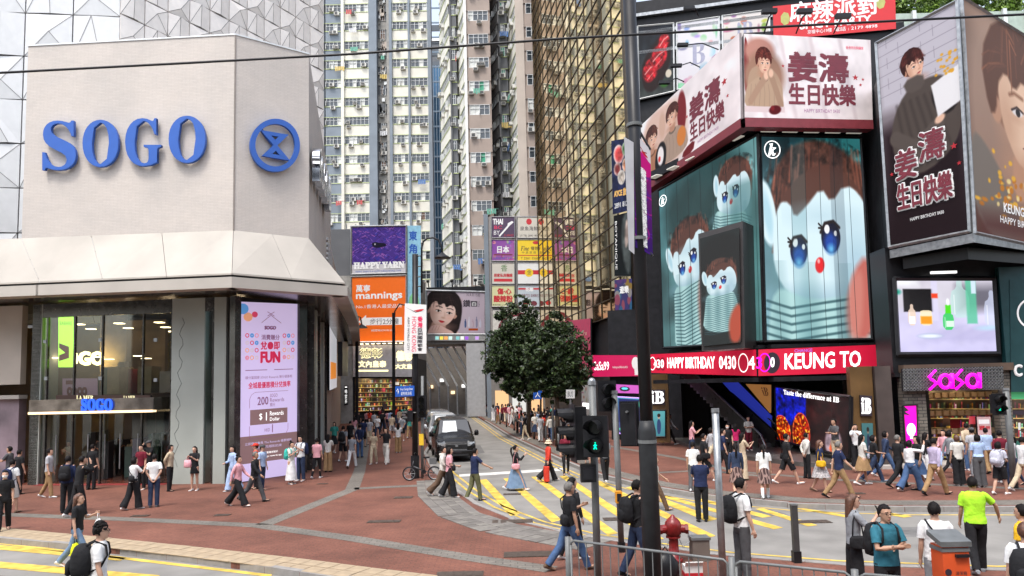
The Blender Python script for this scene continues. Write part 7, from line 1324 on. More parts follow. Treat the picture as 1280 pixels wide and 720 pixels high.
tb1 = gp(661, 546); tree('taller dark green street tree left of its neighbour', tb1, 9, [(-.6, 0, 6.1, 2.2, 1.9, 2.2), (-.6, 0, 8.0, 1.4, 1.3, 1.8), (-1.4, 0, 5.0, 1.7, 1.5, 1.4), (.5, .2, 5.4, 1.7, 1.5, 1.7), (-.55, 0, 9.3, .6, .6, 1.0), (-.4, 0, 4.2, 2.0, 1.6, 1.2), (-.3, 0, 3.2, 1.6, 1.4, .8)], 32000, M_leaf, 3, .12)
tb2 = gp(697, 558); tree('shorter rounder dark green street tree nearer the crimson shop', tb2, 7, [(.1, 0, 5.4, 1.7, 1.5, 1.9), (.7, 0, 4.6, 1.4, 1.3, 1.4), (-.5, 0, 4.6, 1.4, 1.3, 1.4), (.1, 0, 6.9, .8, .8, .9), (.1, 0, 3.6, 1.5, 1.2, .9), (.1, 0, 3.0, 1.2, 1.0, .6)], 25000, M_leaf, 8, .11)
t = thing('roof_terrace', 'pale green roof slab behind the tall corner billboards', 'building', (26, 47, 0)); part('body', MB().box(23.5, 46, 20, 50, 56, aty(1250, 14, 46).z), mat('pale_green_metal', (.35, .42, .36), .5), t)
for k in range(12): part('roof_rib', MB().box(24 + k * 1.5, 45.8, 24, 24.25 + k * 1.5, 46, aty(1250, 14, 46).z + .1), M_frame, t)
for (u, Y, sz_, lb) in ((1145, 52, 2.6, 'leafy green roof tree behind the red sign end'), (1185, 54, 3.0, 'leafy green roof tree above the tall left billboard'), (1235, 56, 3.4, 'leafy green roof tree above the pale green roof'), (1285, 58, 3.6, 'leafy green roof tree at the upper right corner')):
    q = aty(u, 12, Y); tree(lb, (q.x, q.y, q.z - 4), 6, [(0, 0, 4, sz_, 2, 1.9), (sz_ * .6, 0, 3.4, sz_ * .7, 2, 1.5), (-sz_ * .5, .3, 4.6, sz_ * .6, 1.5, 1.4)], 5000, M_leaf2, int(u), .18, nm='roof_tree')
# ================================================================ people
def cloth_mat():
    m, t, b = principled('cloth'); N, L = t.nodes, t.links; oi = N.new('ShaderNodeObjectInfo'); tc = N.new('ShaderNodeTexCoord'); nz = N.new('ShaderNodeTexNoise'); nz.inputs['Scale'].default_value = 7; nz.inputs['Detail'].default_value = 3
    L.new(tc.outputs['Object'], nz.inputs['Vector']); mr = N.new('ShaderNodeMapRange'); mr.inputs[1].default_value = .3; mr.inputs[2].default_value = .7; mr.inputs[3].default_value = .82; mr.inputs[4].default_value = 1.1; L.new(nz.outputs[0], mr.inputs[0])
    mx = N.new('ShaderNodeVectorMath'); mx.operation = 'SCALE'; L.new(oi.outputs['Color'], mx.inputs[0]); L.new(mr.outputs[0], mx.inputs['Scale']); L.new(mx.outputs[0], b.inputs['Base Color']); b.inputs['Roughness'].default_value = .85; b.inputs['Specular IOR Level'].default_value = .2
    bp = N.new('ShaderNodeBump'); bp.inputs['Strength'].default_value = .6; bp.inputs['Distance'].default_value = .05; L.new(nz.outputs[0], bp.inputs['Height']); L.new(bp.outputs[0], b.inputs['Normal']); return m
M_cloth = cloth_mat(); M_skin = mat('skin', (.52, .31, .22), .5, 0, .08, 6, 0, 0, .35); M_skin2 = mat('skin_tan', (.42, .24, .16), .5, 0, .08, 6, 0, 0, .35)
M_hair = mat('hair_black', (.008, .006, .006), .6, 0, .4, 30, .3, 0, .15); M_hairb = mat('hair_brown', (.09, .035, .018), .45, 0, .4, 30, .3); M_hairg = mat('hair_grey', (.12, .11, .1), .6, 0, .3, 30)
M_eye = mat('eye_dark', (.01, .008, .008), .2); M_lip = mat('lip', (.35, .11, .09), .5)
def plaid(name, c1, c2):
    return brick_mat(name, c1, c1, c2, .09, .09, .9, .014, 0, .1, 0)
M_plaid = plaid('plaid', (.06, .035, .035), (.3, .2, .18)); M_floral = mat('floral_cloth', (.4, .38, .38), .9, 0, .8, 28)
CLR = dict(black=(.016, .016, .018), navy=(.018, .026, .07), white=(.72, .72, .72), offwhite=(.62, .6, .55), grey=(.24, .25, .27), dgrey=(.08, .08, .085), lgrey=(.4, .4, .42), jeans=(.06, .11, .22), ljeans=(.16, .24, .36), djeans=(.03, .045, .09), pink=(.68, .34, .38), red=(.6, .05, .03), khaki=(.32, .2, .1), cream=(.58, .48, .34), brown=(.12, .075, .05), teal=(.03, .14, .19), neon=(.42, .85, .04), lilac=(.42, .36, .5), sky=(.36, .47, .68), maroon=(.16, .015, .03), magenta=(.5, .02, .12), yellow=(.72, .42, .02), tealbag=(.05, .45, .38), silver=(.5, .5, .58), beige=(.5, .4, .28), green=(.05, .3, .25), olive=(.12, .12, .06), lyellow=(.75, .8, .02), orange=(.7, .2, .04))
def paint_obj(o, c): o.color = (*(CLR[c] if isinstance(c, str) else c), 1); return o
def wob(p, s, k=.004, f=22):
    x, y, z = p; d = math.sin(f * z + s) * math.sin(f * .7 * x + 2 * s) + .6 * math.sin(f * 1.9 * z + 9 * x + s * 3)
    return d * k
ARM = {  # (pitch forward, elbow bend, abduction, inward turn) right arm, left arm
    'hang': ((4, 12, 7, 0), (0, 14, 7, 0)), 'walk': ((-22, 14, 7, 0), (26, 26, 7, 0)), 'walk2': ((24, 22, 7, 0), (-22, 14, 7, 0)), 'phone': ((32, 98, 6, 22), (28, 100, 6, 26)), 'phone1': ((38, 100, 8, 20), (4, 12, 7, 0)), 'crossed': ((22, 88, 8, 58), (24, 84, 8, 62)), 'behind': ((-24, 22, 12, 34), (-24, 22, 12, 34)),
    'point': ((42, 22, 14, 0), (0, 15, 7, 0)), 'hold': ((8, 72, 6, 20), (0, 14, 7, 0)), 'bag': ((2, 8, 10, 0), (18, 95, 6, 15)), 'raise': ((80, 70, 20, 10), (4, 12, 8, 0)), 'strap': ((20, 118, 14, 20), (0, 12, 8, 0)), 'reach': ((20, 6, 42, 0), (6, 15, 8, 0)), 'face': ((62, 128, 4, 14), (35, 100, 4, 30)), 'both': ((34, 62, 8, 18), (34, 62, 8, 18)), 'pull': ((-14, 6, 16, 0), (10, 20, 8, 0))}
LEG = {'stand': ((2, 2), (-2, 3)), 'ease': ((10, 14), (-3, 2)), 'walk': ((27, 8), (-22, 18)), 'walk2': ((-24, 22), (24, 6)), 'step': ((14, 8), (-12, 16)), 'step2': ((-13, 18), (14, 6))}
def skeleton(arm, leg, lean=0.0, tilt=0.0):
    J = {}; L_ = LEG[leg]; A = ARM[arm] if isinstance(arm, str) else arm
    for s, (a, k), nm in ((1, L_[0], 'R'), (-1, L_[1], 'L')):
        hip = Vector((s * .092, 0, .9)); kn = hip + Vector((s * .006, math.sin(R(a)), -math.cos(R(a)))) * .43; an = kn + Vector((0, math.sin(R(a - k)), -math.cos(R(a - k)))) * .405
        pitch = R(a - k) * .55 if a - k < 0 else R(a - k) * .8; J['leg' + nm] = (hip, kn, an, Vector((s * .12, math.cos(pitch), math.sin(pitch))))
    low = min(J['legR'][2].z, J['legL'][2].z) - .075
    J['dz'] = -low
    for s, (p, e, ab, inn), nm in ((1, A[0], 'R'), (-1, A[1], 'L')):
        sh = Vector((s * .165, lean * .45, 1.405)); ab_, p_ = R(ab), R(p); d = Vector((s * math.sin(ab_), math.sin(p_) * math.cos(ab_), -math.cos(p_) * math.cos(ab_))); el = sh + d * .285
        q = R(p + e); i_ = R(inn); d2 = Vector((-s * math.sin(i_) + s * math.sin(ab_) * .4 * (1 if e < 40 else 0), math.sin(q) * math.cos(i_), -math.cos(q) * math.cos(i_))).normalized(); wr = el + d2 * .245; J['arm' + nm] = (sh, el, wr, d2)
    J['lean'] = lean; J['tilt'] = tilt; return J
def body_raw(J, lod, fem):
    mb = MB(); ln = J['lean']; n = 14 if lod < 2 else 8
    y = lambda z: max(0, z - .95) * ln
    w_ = .93 if fem else 1
    mb.rings([(0, y(z), z, a * w_, b) for z, a, b in ((.8, .07, .06), (.84, .14, .095), (.92, .15, .1), (1.02, .13, .09), (1.14, .135, .09), (1.28, .145, .1), (1.37, .15, .09), (1.43, .1, .07), (1.47, .06, .06), (1.5, .052, .058))], n)
    hy_ = y(1.55) + .012; mb.tube([(0, y(1.45) - .005, 1.42), (0, y(1.5) - .002, 1.5), (0, hy_ - .012, 1.58)], .052, n)
    # skull, jaw, nose, ears
    hd = [(0, hy_ + dy, z, a, b) for z, a, b, dy in ((1.487, .02, .022, .045), (1.497, .038, .042, .035), (1.52, .052, .066, .022), (1.55, .064, .084, .008), (1.59, .072, .094, 0), (1.63, .075, .096, -.003), (1.665, .071, .09, -.006), (1.695, .056, .072, -.008), (1.712, .03, .04, -.01), (1.718, .006, .01, -.01))]
    mb.rings(hd, n)
    if lod < 2:
        mb.tube([(0, hy_ + .085, 1.62), (0, hy_ + .106, 1.585), (0, hy_ + .112, 1.572), (0, hy_ + .088, 1.562)], [.008, .011, .014, .008], 6)
        for s in (-1, 1): mb.ball((s * .076, hy_ - .005, 1.59), (.009, .018, .03), 8); mb.ball((s * .03, hy_ + .085, 1.628), (.022, .01, .008), 6)
        mb.ball((0, hy_ + .082, 1.535), (.024, .015, .012), 8); mb.ball((0, hy_ + .07, 1.502), (.022, .02, .016), 8)
    for nm in 'RL':
        h_, k_, a_, f_ = J['leg' + nm]; mb.tube([h_ + Vector((0, 0, .03)), h_.lerp(k_, .4), k_, k_.lerp(a_, .3), k_.lerp(a_, .65), a_], [.083, .078, .052, .056, .044, .036], n)
        mb.tube([a_ + Vector((0, -.03, -.03)), a_ + f_ * .1 - Vector((0, 0, .045)), a_ + f_ * .17 - Vector((0, 0, .05))], [.036, .035, .025], n)
        s_, e_, w__, d_ = J['arm' + nm]; k = .9 if fem else 1
        mb.tube([s_ + Vector((0, 0, .0)), s_.lerp(e_, .3), e_, e_.lerp(w__, .35), w__], [.04 * k, .042 * k, .036 * k, .038 * k, .025], max(8, n - 4)); mb.ball(s_, .044 * k, 8)
        # hand: palm and five fingers, curled a little
        side = 1 if nm == 'R' else -1; ax = Vector((-side, 0, 0)); 
        if abs(d_.x) > .7: ax = Vector((0, 1, 0))
        cr = d_.cross(ax).normalized(); kn_ = w__ + d_ * .085
        mb.tube([w__, w__ + d_ * .045, kn_], [.024, (.018, .036) if False else .03, .028], 8)
        if lod == 0:
            for q_, l_ in ((-.027, .062), (-.009, .074), (.009, .07), (.026, .055)):
                p0 = kn_ + cr * q_; mb.tube([p0 - d_ * .015, p0 + d_ * l_ * .45 + ax * .004, p0 + d_ * l_ * .8 + ax * .018, p0 + d_ * l_ * .95 + ax * .034], [.0095, .009, .0085, .007], 6)
            p0 = w__ + d_ * .03 - cr * .022; mb.tube([p0, p0 - cr * .025 + d_ * .025 + ax * .012, p0 - cr * .03 + d_ * .055 + ax * .02], [.013, .011, .009], 6)
        else:
            mb.tube([kn_, kn_ + d_ * .05 + ax * .012, kn_ + d_ * .075 + ax * .028], [.026, .022, .014], 6); p0 = w__ + d_ * .03 - cr * .022; mb.tube([p0, p0 - cr * .028 + d_ * .05 + ax * .015], [.013, .01], 6)
    return mb
def shirt_raw(J, sleeve, fem, hem, lod, s, fat=1.0, hood=False):
    mb = MB(); ln = J['lean']; n = 18 if lod < 2 else 10; y = lambda z: max(0, z - .95) * ln; k = .93 if fem else 1
    if lod == 0: n = 30
    zs = [(hem, .172 * k, .118), (hem + .05, .168 * k, .116), (1.02, .158 * k, .11), (1.1, .156 * k, .11), (1.18, .162 * k, .114), (1.27, .174 * k, .12), (1.34, .182 * k, .118), (1.39, .184 * k, .106), (1.425, .155 * k, .09), (1.452, .1, .075), (1.468, .068, .066)]
    if hem > .98: zs = [z for z in zs if z[0] >= hem]
    if hem < .8: zs = [(hem, .2, .135), (hem + .12, .19, .13)] + zs[2:]
    if lod == 0:
        z2 = []
        for a_, b_ in zip(zs, zs[1:]): z2 += [tuple(a_[i] + (b_[i] - a_[i]) * t for i in range(3)) for t in (0, .33, .66)]
        zs = z2 + [zs[-1]]
    am = 2.2 if lod else 4.5; mb.rings([(0, y(z), z, a * fat, b * fat) for z, a, b in zs], n, cap=False, fn=lambda p: (p[0] * (1 + wob(p, s) * am + (wob(p, s * 2, .006, 47) if lod == 0 else 0)), p[1] * (1 + wob(p, s + 1) * am * 1.3 + (wob(p, s * 3, .012, 41) if lod == 0 else 0)), p[2] + wob(p, s, .003)))
    for nm in 'RL':
        s_, e_, w_, d_ = J['arm' + nm]; si = 1 if nm == 'R' else -1; st_ = s_ + Vector((-si * .045, 0, -.012))
        if sleeve == 's': mb.tube([st_, s_ + Vector((-si * .012, 0, 0)), s_.lerp(e_, .12), s_.lerp(e_, .4), s_.lerp(e_, .72)], [.05, .058, .062 * k, .062 * k, .064 * k], 12 if lod < 2 else 7, cap=False)
        elif sleeve == 'l': mb.tube([st_, s_ + Vector((-si * .012, 0, 0)), s_.lerp(e_, .5), s_.lerp(e_, .92), e_.lerp(w_, .12), e_.lerp(w_, .5), e_.lerp(w_, .93)], [.05, .058 * k, .058 * k, .052 * k, .05 * k, .046 * k, .036 * k], 12 if lod < 2 else 7, cap=False)
    if hood: mb.rings([(0, y(z) - .02, z, a, b) for z, a, b in ((1.41, .1, .1), (1.45, .12, .12), (1.5, .09, .1))], 12, cap=False)
    return mb
def lower_raw(J, kind, fem, lod, s):
    mb = MB(); n = 16 if lod < 2 else 8
    if kind in ('skirt', 'long_skirt', 'mini'):
        zb_, r_ = {'skirt': (.5, .27), 'long_skirt': (.16, .3), 'mini': (.66, .21)}[kind]; fy = (J['legR'][1].y + J['legL'][1].y) / 2; sp_ = abs(J['legR'][1].y - J['legL'][1].y) * (.9 if zb_ < .6 else .4)
        rg_ = []
        for i in range(9):
            t = i / 8; z = zb_ + (1.0 - zb_) * t; a = .148 + (r_ - .148) * (1 - t) ** .8; rg_.append((0, fy * (1 - t), z, a * .85, a * .72 + sp_ * (1 - t) * .5))
        mb.rings(rg_, n + 10, cap=False, fn=lambda p: (p[0] * (1 + .06 * (1 - (p[2] - zb_)) * math.sin(14 * math.atan2(p[1], p[0]))), p[1] * (1 + .06 * (1 - (p[2] - zb_)) * math.sin(14 * math.atan2(p[1], p[0]))), p[2])); return mb
    wd = {'slim': (.088, .06, .05), 'pants': (.094, .074, .066), 'wide': (.102, .1, .12), 'shorts': (.1, .09, .09), 'leggings': (.086, .056, .042)}[kind]
    mb.rings([(0, 0, z, a, b) for z, a, b in ((.8, .12, .09), (.86, .165, .112), (.93, .164, .112), (1.0, .152, .104), (1.03, .148, .1))], n)
    for nm in 'RL':
        h_, k_, a_, f_ = J['leg' + nm]; h2 = h_ + Vector((0, 0, -.02))
        if kind == 'shorts': mb.tube([h2 + Vector((0, 0, .05)), h_.lerp(k_, .4), h_.lerp(k_, .92)], [.092, .098, .094], n, cap=False)
        else:
            p = [h2 + Vector((0, 0, .05)), h_.lerp(k_, .3), h_.lerp(k_, .7), k_, k_.lerp(a_, .25), k_.lerp(a_, .6), k_.lerp(a_, .9), k_.lerp(a_, 1.02)]; a, b, c = wd
            mb.tube(p, [.09, a, (a + b) / 2, b, b * .97 + c * .03, (b + c) / 2, c * 1.03, c], n, cap=False)
    k0 = len(mb.v); mb.v = [(x * (1 + wob((x, yy, z), s, .01, 26)), yy + wob((x, yy, z), s + 2, .005, 26), z) for x, yy, z in mb.v]; return mb
def shoe_raw(J, nm, boot=False):
    h_, k_, a_, f_ = J['leg' + nm]; u_ = Vector((0, 0, 1)); f = f_.normalized(); up_ = (u_ - f * f.z).normalized(); r_ = f.cross(up_); mb = MB(); b = a_ - up_ * .05
    P = []
    for x, w_, z0, z1 in ((-.075, .028, -.025, .03), (-.055, .037, -.03, .055), (0, .038, -.03, .06), (.06, .044, -.03, .035), (.12, .047, -.028, .018), (.165, .038, -.026, .005), (.19, .018, -.02, -.005)):
        c_ = b + f * x; P.append([c_ + r_ * w_ * math.cos(q) + up_ * ((z0 + z1) / 2 + (z1 - z0) / 2 * math.sin(q)) for q in [2 * PI * j / 10 for j in range(10)]])
    for i in range(len(P) - 1):
        for j in range(10): mb.quad(P[i][j], P[i + 1][j], P[i + 1][(j + 1) % 10], P[i][(j + 1) % 10])
    mb.add(P[0], [tuple(range(10))]); mb.add(P[-1], [tuple(range(10))[::-1]]); 
    if boot: mb.tube([a_ - u_ * .02, a_.lerp(k_, .3)], .045, 10, cap=False)
    return mb
def hair_raw(J, style, lod):
    mb = MB(); hy_ = (1.55 - .95) * J['lean'] + .012; c = Vector((0, hy_ - .008, 1.615)); n = (34, 18, 10)[lod]
    def cap(p, low=0.0):
        x, y_, z = p; dy, dz = y_ - c.y, z - c.z
        face = dy > .025 + max(0, (dz - .02)) * .9 and dz < .062
        if face or dz < -.07 + low + .012 * math.sin(40 * x) or (abs(x) > .05 and dy > .01 and dz < -.01): return (c.x + x * .78, c.y + dy * .7, max(c.z + dz * .8, c.z - .05 + low))
        return (x, y_, z + .008 * math.sin(90 * x + 30 * z) * math.sin(70 * y_))
    big = {'afro': 1.05, 'bald': .985}.get(style, 1.0); rg_ = []
    for i in range(17):
        a = -PI / 2 + PI * i / 16; rg_.append((0, c.y, c.z + .114 * big * math.sin(a), max(.087 * big * math.cos(a), .001), max(.108 * big * math.cos(a), .001)))
    mb.rings(rg_, n, fn=cap)
    if style == 'long': mb.rings([(0, c.y - .045 + dy, z, a, b) for z, a, b, dy in ((1.3, .075, .03, -.05), (1.36, .09, .04, -.045), (1.45, .096, .05, -.03), (1.54, .096, .066, -.01), (1.62, .09, .075, 0), (1.68, .07, .06, 0))], n)
    if style == 'bob': mb.rings([(0, c.y - .03 + dy, z, a, b) for z, a, b, dy in ((1.5, .085, .06, 0), (1.55, .099, .085, 0), (1.62, .097, .09, 0), (1.68, .08, .07, 0))], n)
    if style == 'pony': mb.tube([(0, c.y - .1, 1.64), (0, c.y - .16, 1.62), (0, c.y - .18, 1.5), (0, c.y - .15, 1.36), (0, c.y - .13, 1.26)], [.022, .035, .036, .028, .01], 8)
    if style == 'afro':
        for k_ in range(60): a, b_ = RG.uniform(0, 2 * PI), RG.uniform(-.1, 1.5); mb.ball((.085 * math.cos(a) * math.cos(b_), c.y - .015 + .095 * math.sin(a) * math.cos(b_), c.z + .02 + .1 * math.sin(b_)), RG.uniform(.02, .034), 6)
    if style == 'bun': mb.ball((0, c.y - .06, 1.745), .045, 10)
    return mb
def cap_raw(J, kind):
    hy_ = (1.55 - .95) * J['lean'] + .012; c = Vector((0, hy_ - .008, 1.635)); mb = MB()
    mb.rings([(0, c.y, c.z + z, a, b) for z, a, b in ((0, .098, .118), (.05, .094, .112), (.09, .07, .085), (.108, .01, .01))], 18)
    if kind == 'cap': mb.rings([(0, c.y + .11, c.z + z, .075, .085) for z in (0, .012)], 16)
    else: mb.rings([(0, c.y, c.z + z, a, b) for z, a, b in ((-.05, .15, .17), (-.035, .14, .16), (.005, .1, .12))], 18, cap=False)
    return mb
def pack_raw(J, s=1.0):
    y0 = -.12 + .3 * J['lean']; mb = MB(); mb.rings([(0, y0 - .1, z, a * s, b * s) for z, a, b in ((.98, .1, .05), (1.0, .15, .09), (1.12, .165, .11), (1.3, .155, .1), (1.41, .12, .07), (1.44, .05, .03))], 16, sq=3.2)
    mb.rings([(0, y0 - .19 * s, z, a * s, b) for z, a, b in ((1.02, .09, .02), (1.05, .12, .045), (1.18, .12, .045), (1.22, .08, .02))], 12, sq=3)
    st_ = MB()
    for sd in (-1, 1): st_.tube([(sd * .09, y0 - .04, 1.42), (sd * .1, y0 + .08, 1.475), (sd * .11, .1 + .4 * J['lean'], 1.41), (sd * .125, .125 + .3 * J['lean'], 1.27), (sd * .15, .06, 1.12), (sd * .13, y0 - .02, 1.03)], .016, 6)
    return mb, st_
PEND = []; RG = random.Random(21)
def xf(mb, M4): mb.v = [tuple(M4 @ Vector(p)) for p in mb.v]; return mb
def remeshed(name, mb, m, parent, vox):
    o = part(name, mb, m, parent, smooth=True); r_ = o.modifiers.new('skin', 'REMESH'); r_.mode = 'VOXEL'; r_.voxel_size = vox; r_.use_smooth_shade = True; s_ = o.modifiers.new('smooth', 'SMOOTH'); s_.factor = .5; s_.iterations = 1 if vox < .012 else 2; PEND.append(o); return o
BODYC = {}
def person(u, v, h, face, arm, leg, hair, top, low, shoes, who, fem=0, lod=1, lean=.03, z=0.0, extra=(), Y=None, hairc=None, sleeve='s', kind='pants', hem=.9, group=None, tanned=0, world=None, fat=1.0):
    b = gp(u, v, z) if Y is None else aty(u, 500, Y); b = Vector((b.x, b.y, z)); b = Vector(world) if world else b
    J = skeleton(arm, leg, lean); k = h / 1.72; t = thing('person', who, 'person', b, group); seed = RG.random() * 9
    Mx = Matrix.Translation(b) @ Matrix.Rotation(-R(face), 4, 'Z') @ Matrix.Scale(k, 4) @ Matrix.Translation((0, 0, J['dz']))
    vox = (.0095, .016, .028)[lod]; body = remeshed('body', xf(body_raw(J, lod, fem), Mx), M_skin2 if tanned else M_skin, t, vox)
    ch = lambda nm, mb, c, smooth=True, m=M_cloth: paint_obj(part(nm, xf(mb, Mx), m, t, smooth=smooth), c)
    ch('shirt', shirt_raw(J, sleeve, fem, hem, lod, seed, fat, 'hood' in extra), top)
    ch({'skirt': 'skirt', 'mini': 'skirt', 'long_skirt': 'skirt', 'shorts': 'shorts'}.get(kind, 'trousers'), lower_raw(J, kind, fem, lod, seed), low, m=M_plaid if 'plaid' in extra else M_floral if 'floral' in extra else M_cloth)
    if lod < 2 or True:
        for nm in 'RL': ch('shoe', shoe_raw(J, nm), shoes)
    if 'socks' in extra:
        for nm in 'RL': ch('sock', MB().tube([J['leg' + nm][2], J['leg' + nm][2].lerp(J['leg' + nm][1], .62)], [.042, .056], 10, cap=False), 'white')
    hm = {'brown': M_hairb, 'grey': M_hairg}.get(hairc, M_hair); part('hair', xf(hair_raw(J, hair, lod), Mx), hm, t, smooth=True)
    hy_ = .6 * lean + .012
    if lod == 0:
        for s in (-1, 1):
            part('eye', xf(MB().ball((s * .03, hy_ + .084, 1.606), (.013, .006, .006), 8), Mx), M_eye, t, smooth=True); part('eyebrow', xf(MB().tube([(s * .014, hy_ + .093, 1.63), (s * .032, hy_ + .09, 1.634), (s * .05, hy_ + .078, 1.628)], .004, 5), Mx), hm, t)
        part('mouth', xf(MB().ball((0, hy_ + .094, 1.535), (.022, .007, .006), 8), Mx), M_lip, t, smooth=True)
    for e in extra:
        if e == 'glasses':
            g_ = MB()
            for s in (-1, 1): g_.tube([(s * .032 + .022 * math.cos(2 * PI * q / 10), hy_ + .104, 1.606 + .018 * math.sin(2 * PI * q / 10)) for q in range(11)], .0022, 4); g_.tube([(s * .054, hy_ + .1, 1.61), (s * .078, hy_, 1.61)], .0022, 4)
            part('glasses', xf(g_.tube([(-.01, hy_ + .106, 1.61), (.01, hy_ + .106, 1.61)], .0022, 4), Mx), M_black, t)
        elif e == 'mask': ch('face_mask', MB().rings([(0, hy_ + .03, z_, a, b_) for z_, a, b_ in ((1.505, .04, .05), (1.53, .06, .072), (1.57, .07, .078), (1.585, .068, .074))], 14), 'white')
        elif e in ('redcap', 'greycap', 'creamhat', 'blackcap'): ch('cap' if 'cap' in e else 'sun_hat', cap_raw(J, 'cap' if 'cap' in e else 'hat'), {'redcap': 'red', 'greycap': 'dgrey', 'blackcap': 'black', 'creamhat': 'cream'}[e])
        elif isinstance(e, tuple):
            kind_, col_, lab = e[:3]; w_ = J['armR'][2] if len(e) < 4 or e[3] == 'R' else J['armL'][2]; d_ = J['armR'][3] if len(e) < 4 or e[3] == 'R' else J['armL'][3]; hnd = w_ + d_ * .1
            cat = {'backpack': 'backpack', 'bigpack': 'backpack', 'tote': 'bag', 'shoulder': 'handbag', 'cross': 'bag', 'phone': 'phone', 'plastic': 'bag', 'case': 'suitcase', 'paper': 'paper bag'}[kind_]
            bt_ = thing({'backpack': 'backpack', 'bigpack': 'backpack', 'tote': 'tote_bag', 'shoulder': 'handbag', 'cross': 'crossbody_bag', 'phone': 'phone', 'plastic': 'plastic_bag', 'case': 'suitcase', 'paper': 'shopping_bag'}[kind_], lab, cat, b)
            pc = lambda nm, mb, c, sm=True: paint_obj(part(nm, xf(mb, Mx), M_cloth, bt_, smooth=sm), c)
            if kind_ in ('backpack', 'bigpack'): a_, s_ = pack_raw(J, 1.35 if kind_ == 'bigpack' else 1); pc('pack', a_, col_); pc('strap', s_, col_)
            elif kind_ in ('tote', 'paper', 'plastic'):
                q = hnd; w2, hh = {'tote': (.15, .3), 'paper': (.12, .3), 'plastic': (.11, .22)}[kind_]
                m_ = MB().rings([(q.x, q.y, q.z - .14 - hh * tt, a, b_) for tt, a, b_ in ((1, w2 * .75, .05), (.85, w2, .08), (.4, w2 * .95, .07), (0, w2 * (.8 if kind_ != 'plastic' else .25), .03))], 14, sq=3 if kind_ != 'plastic' else 2); pc('bag_body', m_, col_)
                pc('handle', MB().tube([(q.x - .06, q.y, q.z - .15), (q.x - .03, q.y, q.z - .02), (q.x + .03, q.y, q.z - .02), (q.x + .06, q.y, q.z - .15)], .008, 5), 'black' if kind_ == 'paper' else col_)
            elif kind_ == 'shoulder': sd = 1 if len(e) < 4 or e[3] == 'R' else -1; m_ = MB().rings([(sd * .23, .02, z_, .06, b_) for z_, b_ in ((.86, .11), (.88, .16), (1.02, .15), (1.06, .11))], 12, sq=3); pc('bag_body', m_, col_); pc('strap', MB().tube([(sd * .22, -.08, 1.04), (sd * .2, -.05, 1.3), (sd * .17, .01, 1.465), (sd * .2, .07, 1.3), (sd * .22, .1, 1.04)], .012, 6), col_)
            elif kind_ == 'cross': sd = e[3] if len(e) > 3 and not isinstance(e[3], str) else 1; bk_ = -1 if len(e) > 4 else 1; m_ = MB().rings([(sd * .13, bk_ * .15, z_, a, b_) for z_, a, b_ in ((.93, .09, .04), (.96, .13, .065), (1.1, .12, .06), (1.14, .08, .03))], 12, sq=3); pc('bag_body', m_, col_); pc('strap', MB().tube([(sd * .16, bk_ * .13, 1.12), (sd * .0, bk_ * .145, 1.25), (-sd * .1, bk_ * .12, 1.4), (-sd * .13, 0, 1.47), (-sd * .09, -bk_ * .125, 1.36), (sd * .1, -bk_ * .14, 1.15), (sd * .17, 0, 1.06)], .013, 6), col_)
            elif kind_ == 'phone': m_ = MB().obox(hnd + Vector((-.035, 0, -.01)), (.07, 0, 0), (0, .008, 0), (0, -.05, .13)); pc('case', m_, col_, False)
            elif kind_ == 'case': m_ = MB().rings([(.36, -.2, z_ - J['dz'], .15, .1) for z_ in (.06, .1, .62, .66)], 16, sq=4); pc('shell', m_, col_); pc('pull_handle', MB().tube([(.3, -.24, .62), (.3, -.22, .95), (.42, -.22, .95), (.42, -.24, .62)], .012, 6), 'dgrey'); pc('castor', MB().ball((.28, -.2, .04 - J['dz']), .035, 8).ball((.44, -.2, .04 - J['dz']), .035, 8), 'black')
            if len(e) > 4 and e[4] == 'txt': pass
    return t
Pn = person
# ---- left front
Pn(4, 664, 1.62, 150, 'hold', 'step', 'short', 'black', 'black', 'black', 'man in black with a white face mask at the left edge', extra=('mask',), kind='pants')
Pn(13, 642, 1.66, 5, 'hang', 'step', 'short', 'white', 'offwhite', 'brown', 'man in white tee and cream shorts with a navy backpack', kind='shorts', extra=(('backpack', 'navy', 'navy backpack on the man in cream shorts'),))
Pn(11, 615, 1.7, 265, 'both', 'stand', 'short', 'dgrey', 'black', 'black', 'man in dark grey raising his arms at the far left', tanned=1)
Pn(22, 618, 1.62, 20, 'hang', 'stand', 'short', 'black', 'black', 'black', 'person in black half hidden behind the man in cream shorts')
Pn(83, 641, 1.72, 350, 'hang', 'stand', 'short', 'navy', 'black', 'black', 'man in navy with a black backpack before the glass entrance', sleeve='l', extra=(('backpack', 'black', 'black backpack on the man in navy before the entrance'),))
Pn(97, 646, 1.78, 40, 'face', 'step', 'short', 'black', 'black', 'white', 'tall man all in black leaning forward before the entrance', sleeve='l', lean=.14)
Pn(114, 612, 1.7, 10, 'hang', 'stand', 'short', 'black', 'black', 'black', 'man in a black tee standing close to the glass doors')
Pn(166, 637, 1.62, 30, 'phone1', 'step', 'bob', 'white', 'black', 'white', 'short haired person in white tee and black trousers with small black bag', fem=1, kind='wide', extra=(('cross', 'black', 'small black bag on the short haired person in white', 1, 'b'),))
Pn(192, 634, 1.66, 345, 'behind', 'stand', 'short', 'white', 'djeans', 'dgrey', 'man in white tee and blue jeans with hands behind his back', fat=1.05)
Pn(176, 612, 1.66, 190, 'hang', 'stand', 'short', 'maroon', 'black', 'white', 'person in dark red with a black bag near the doors', extra=(('shoulder', 'black', 'black shoulder bag on the person in dark red'),))
Pn(186, 606, 1.72, 200, 'face', 'stand', 'short', 'black', 'black', 'black', 'man in black wearing a grey cap near the doors', extra=('greycap',))
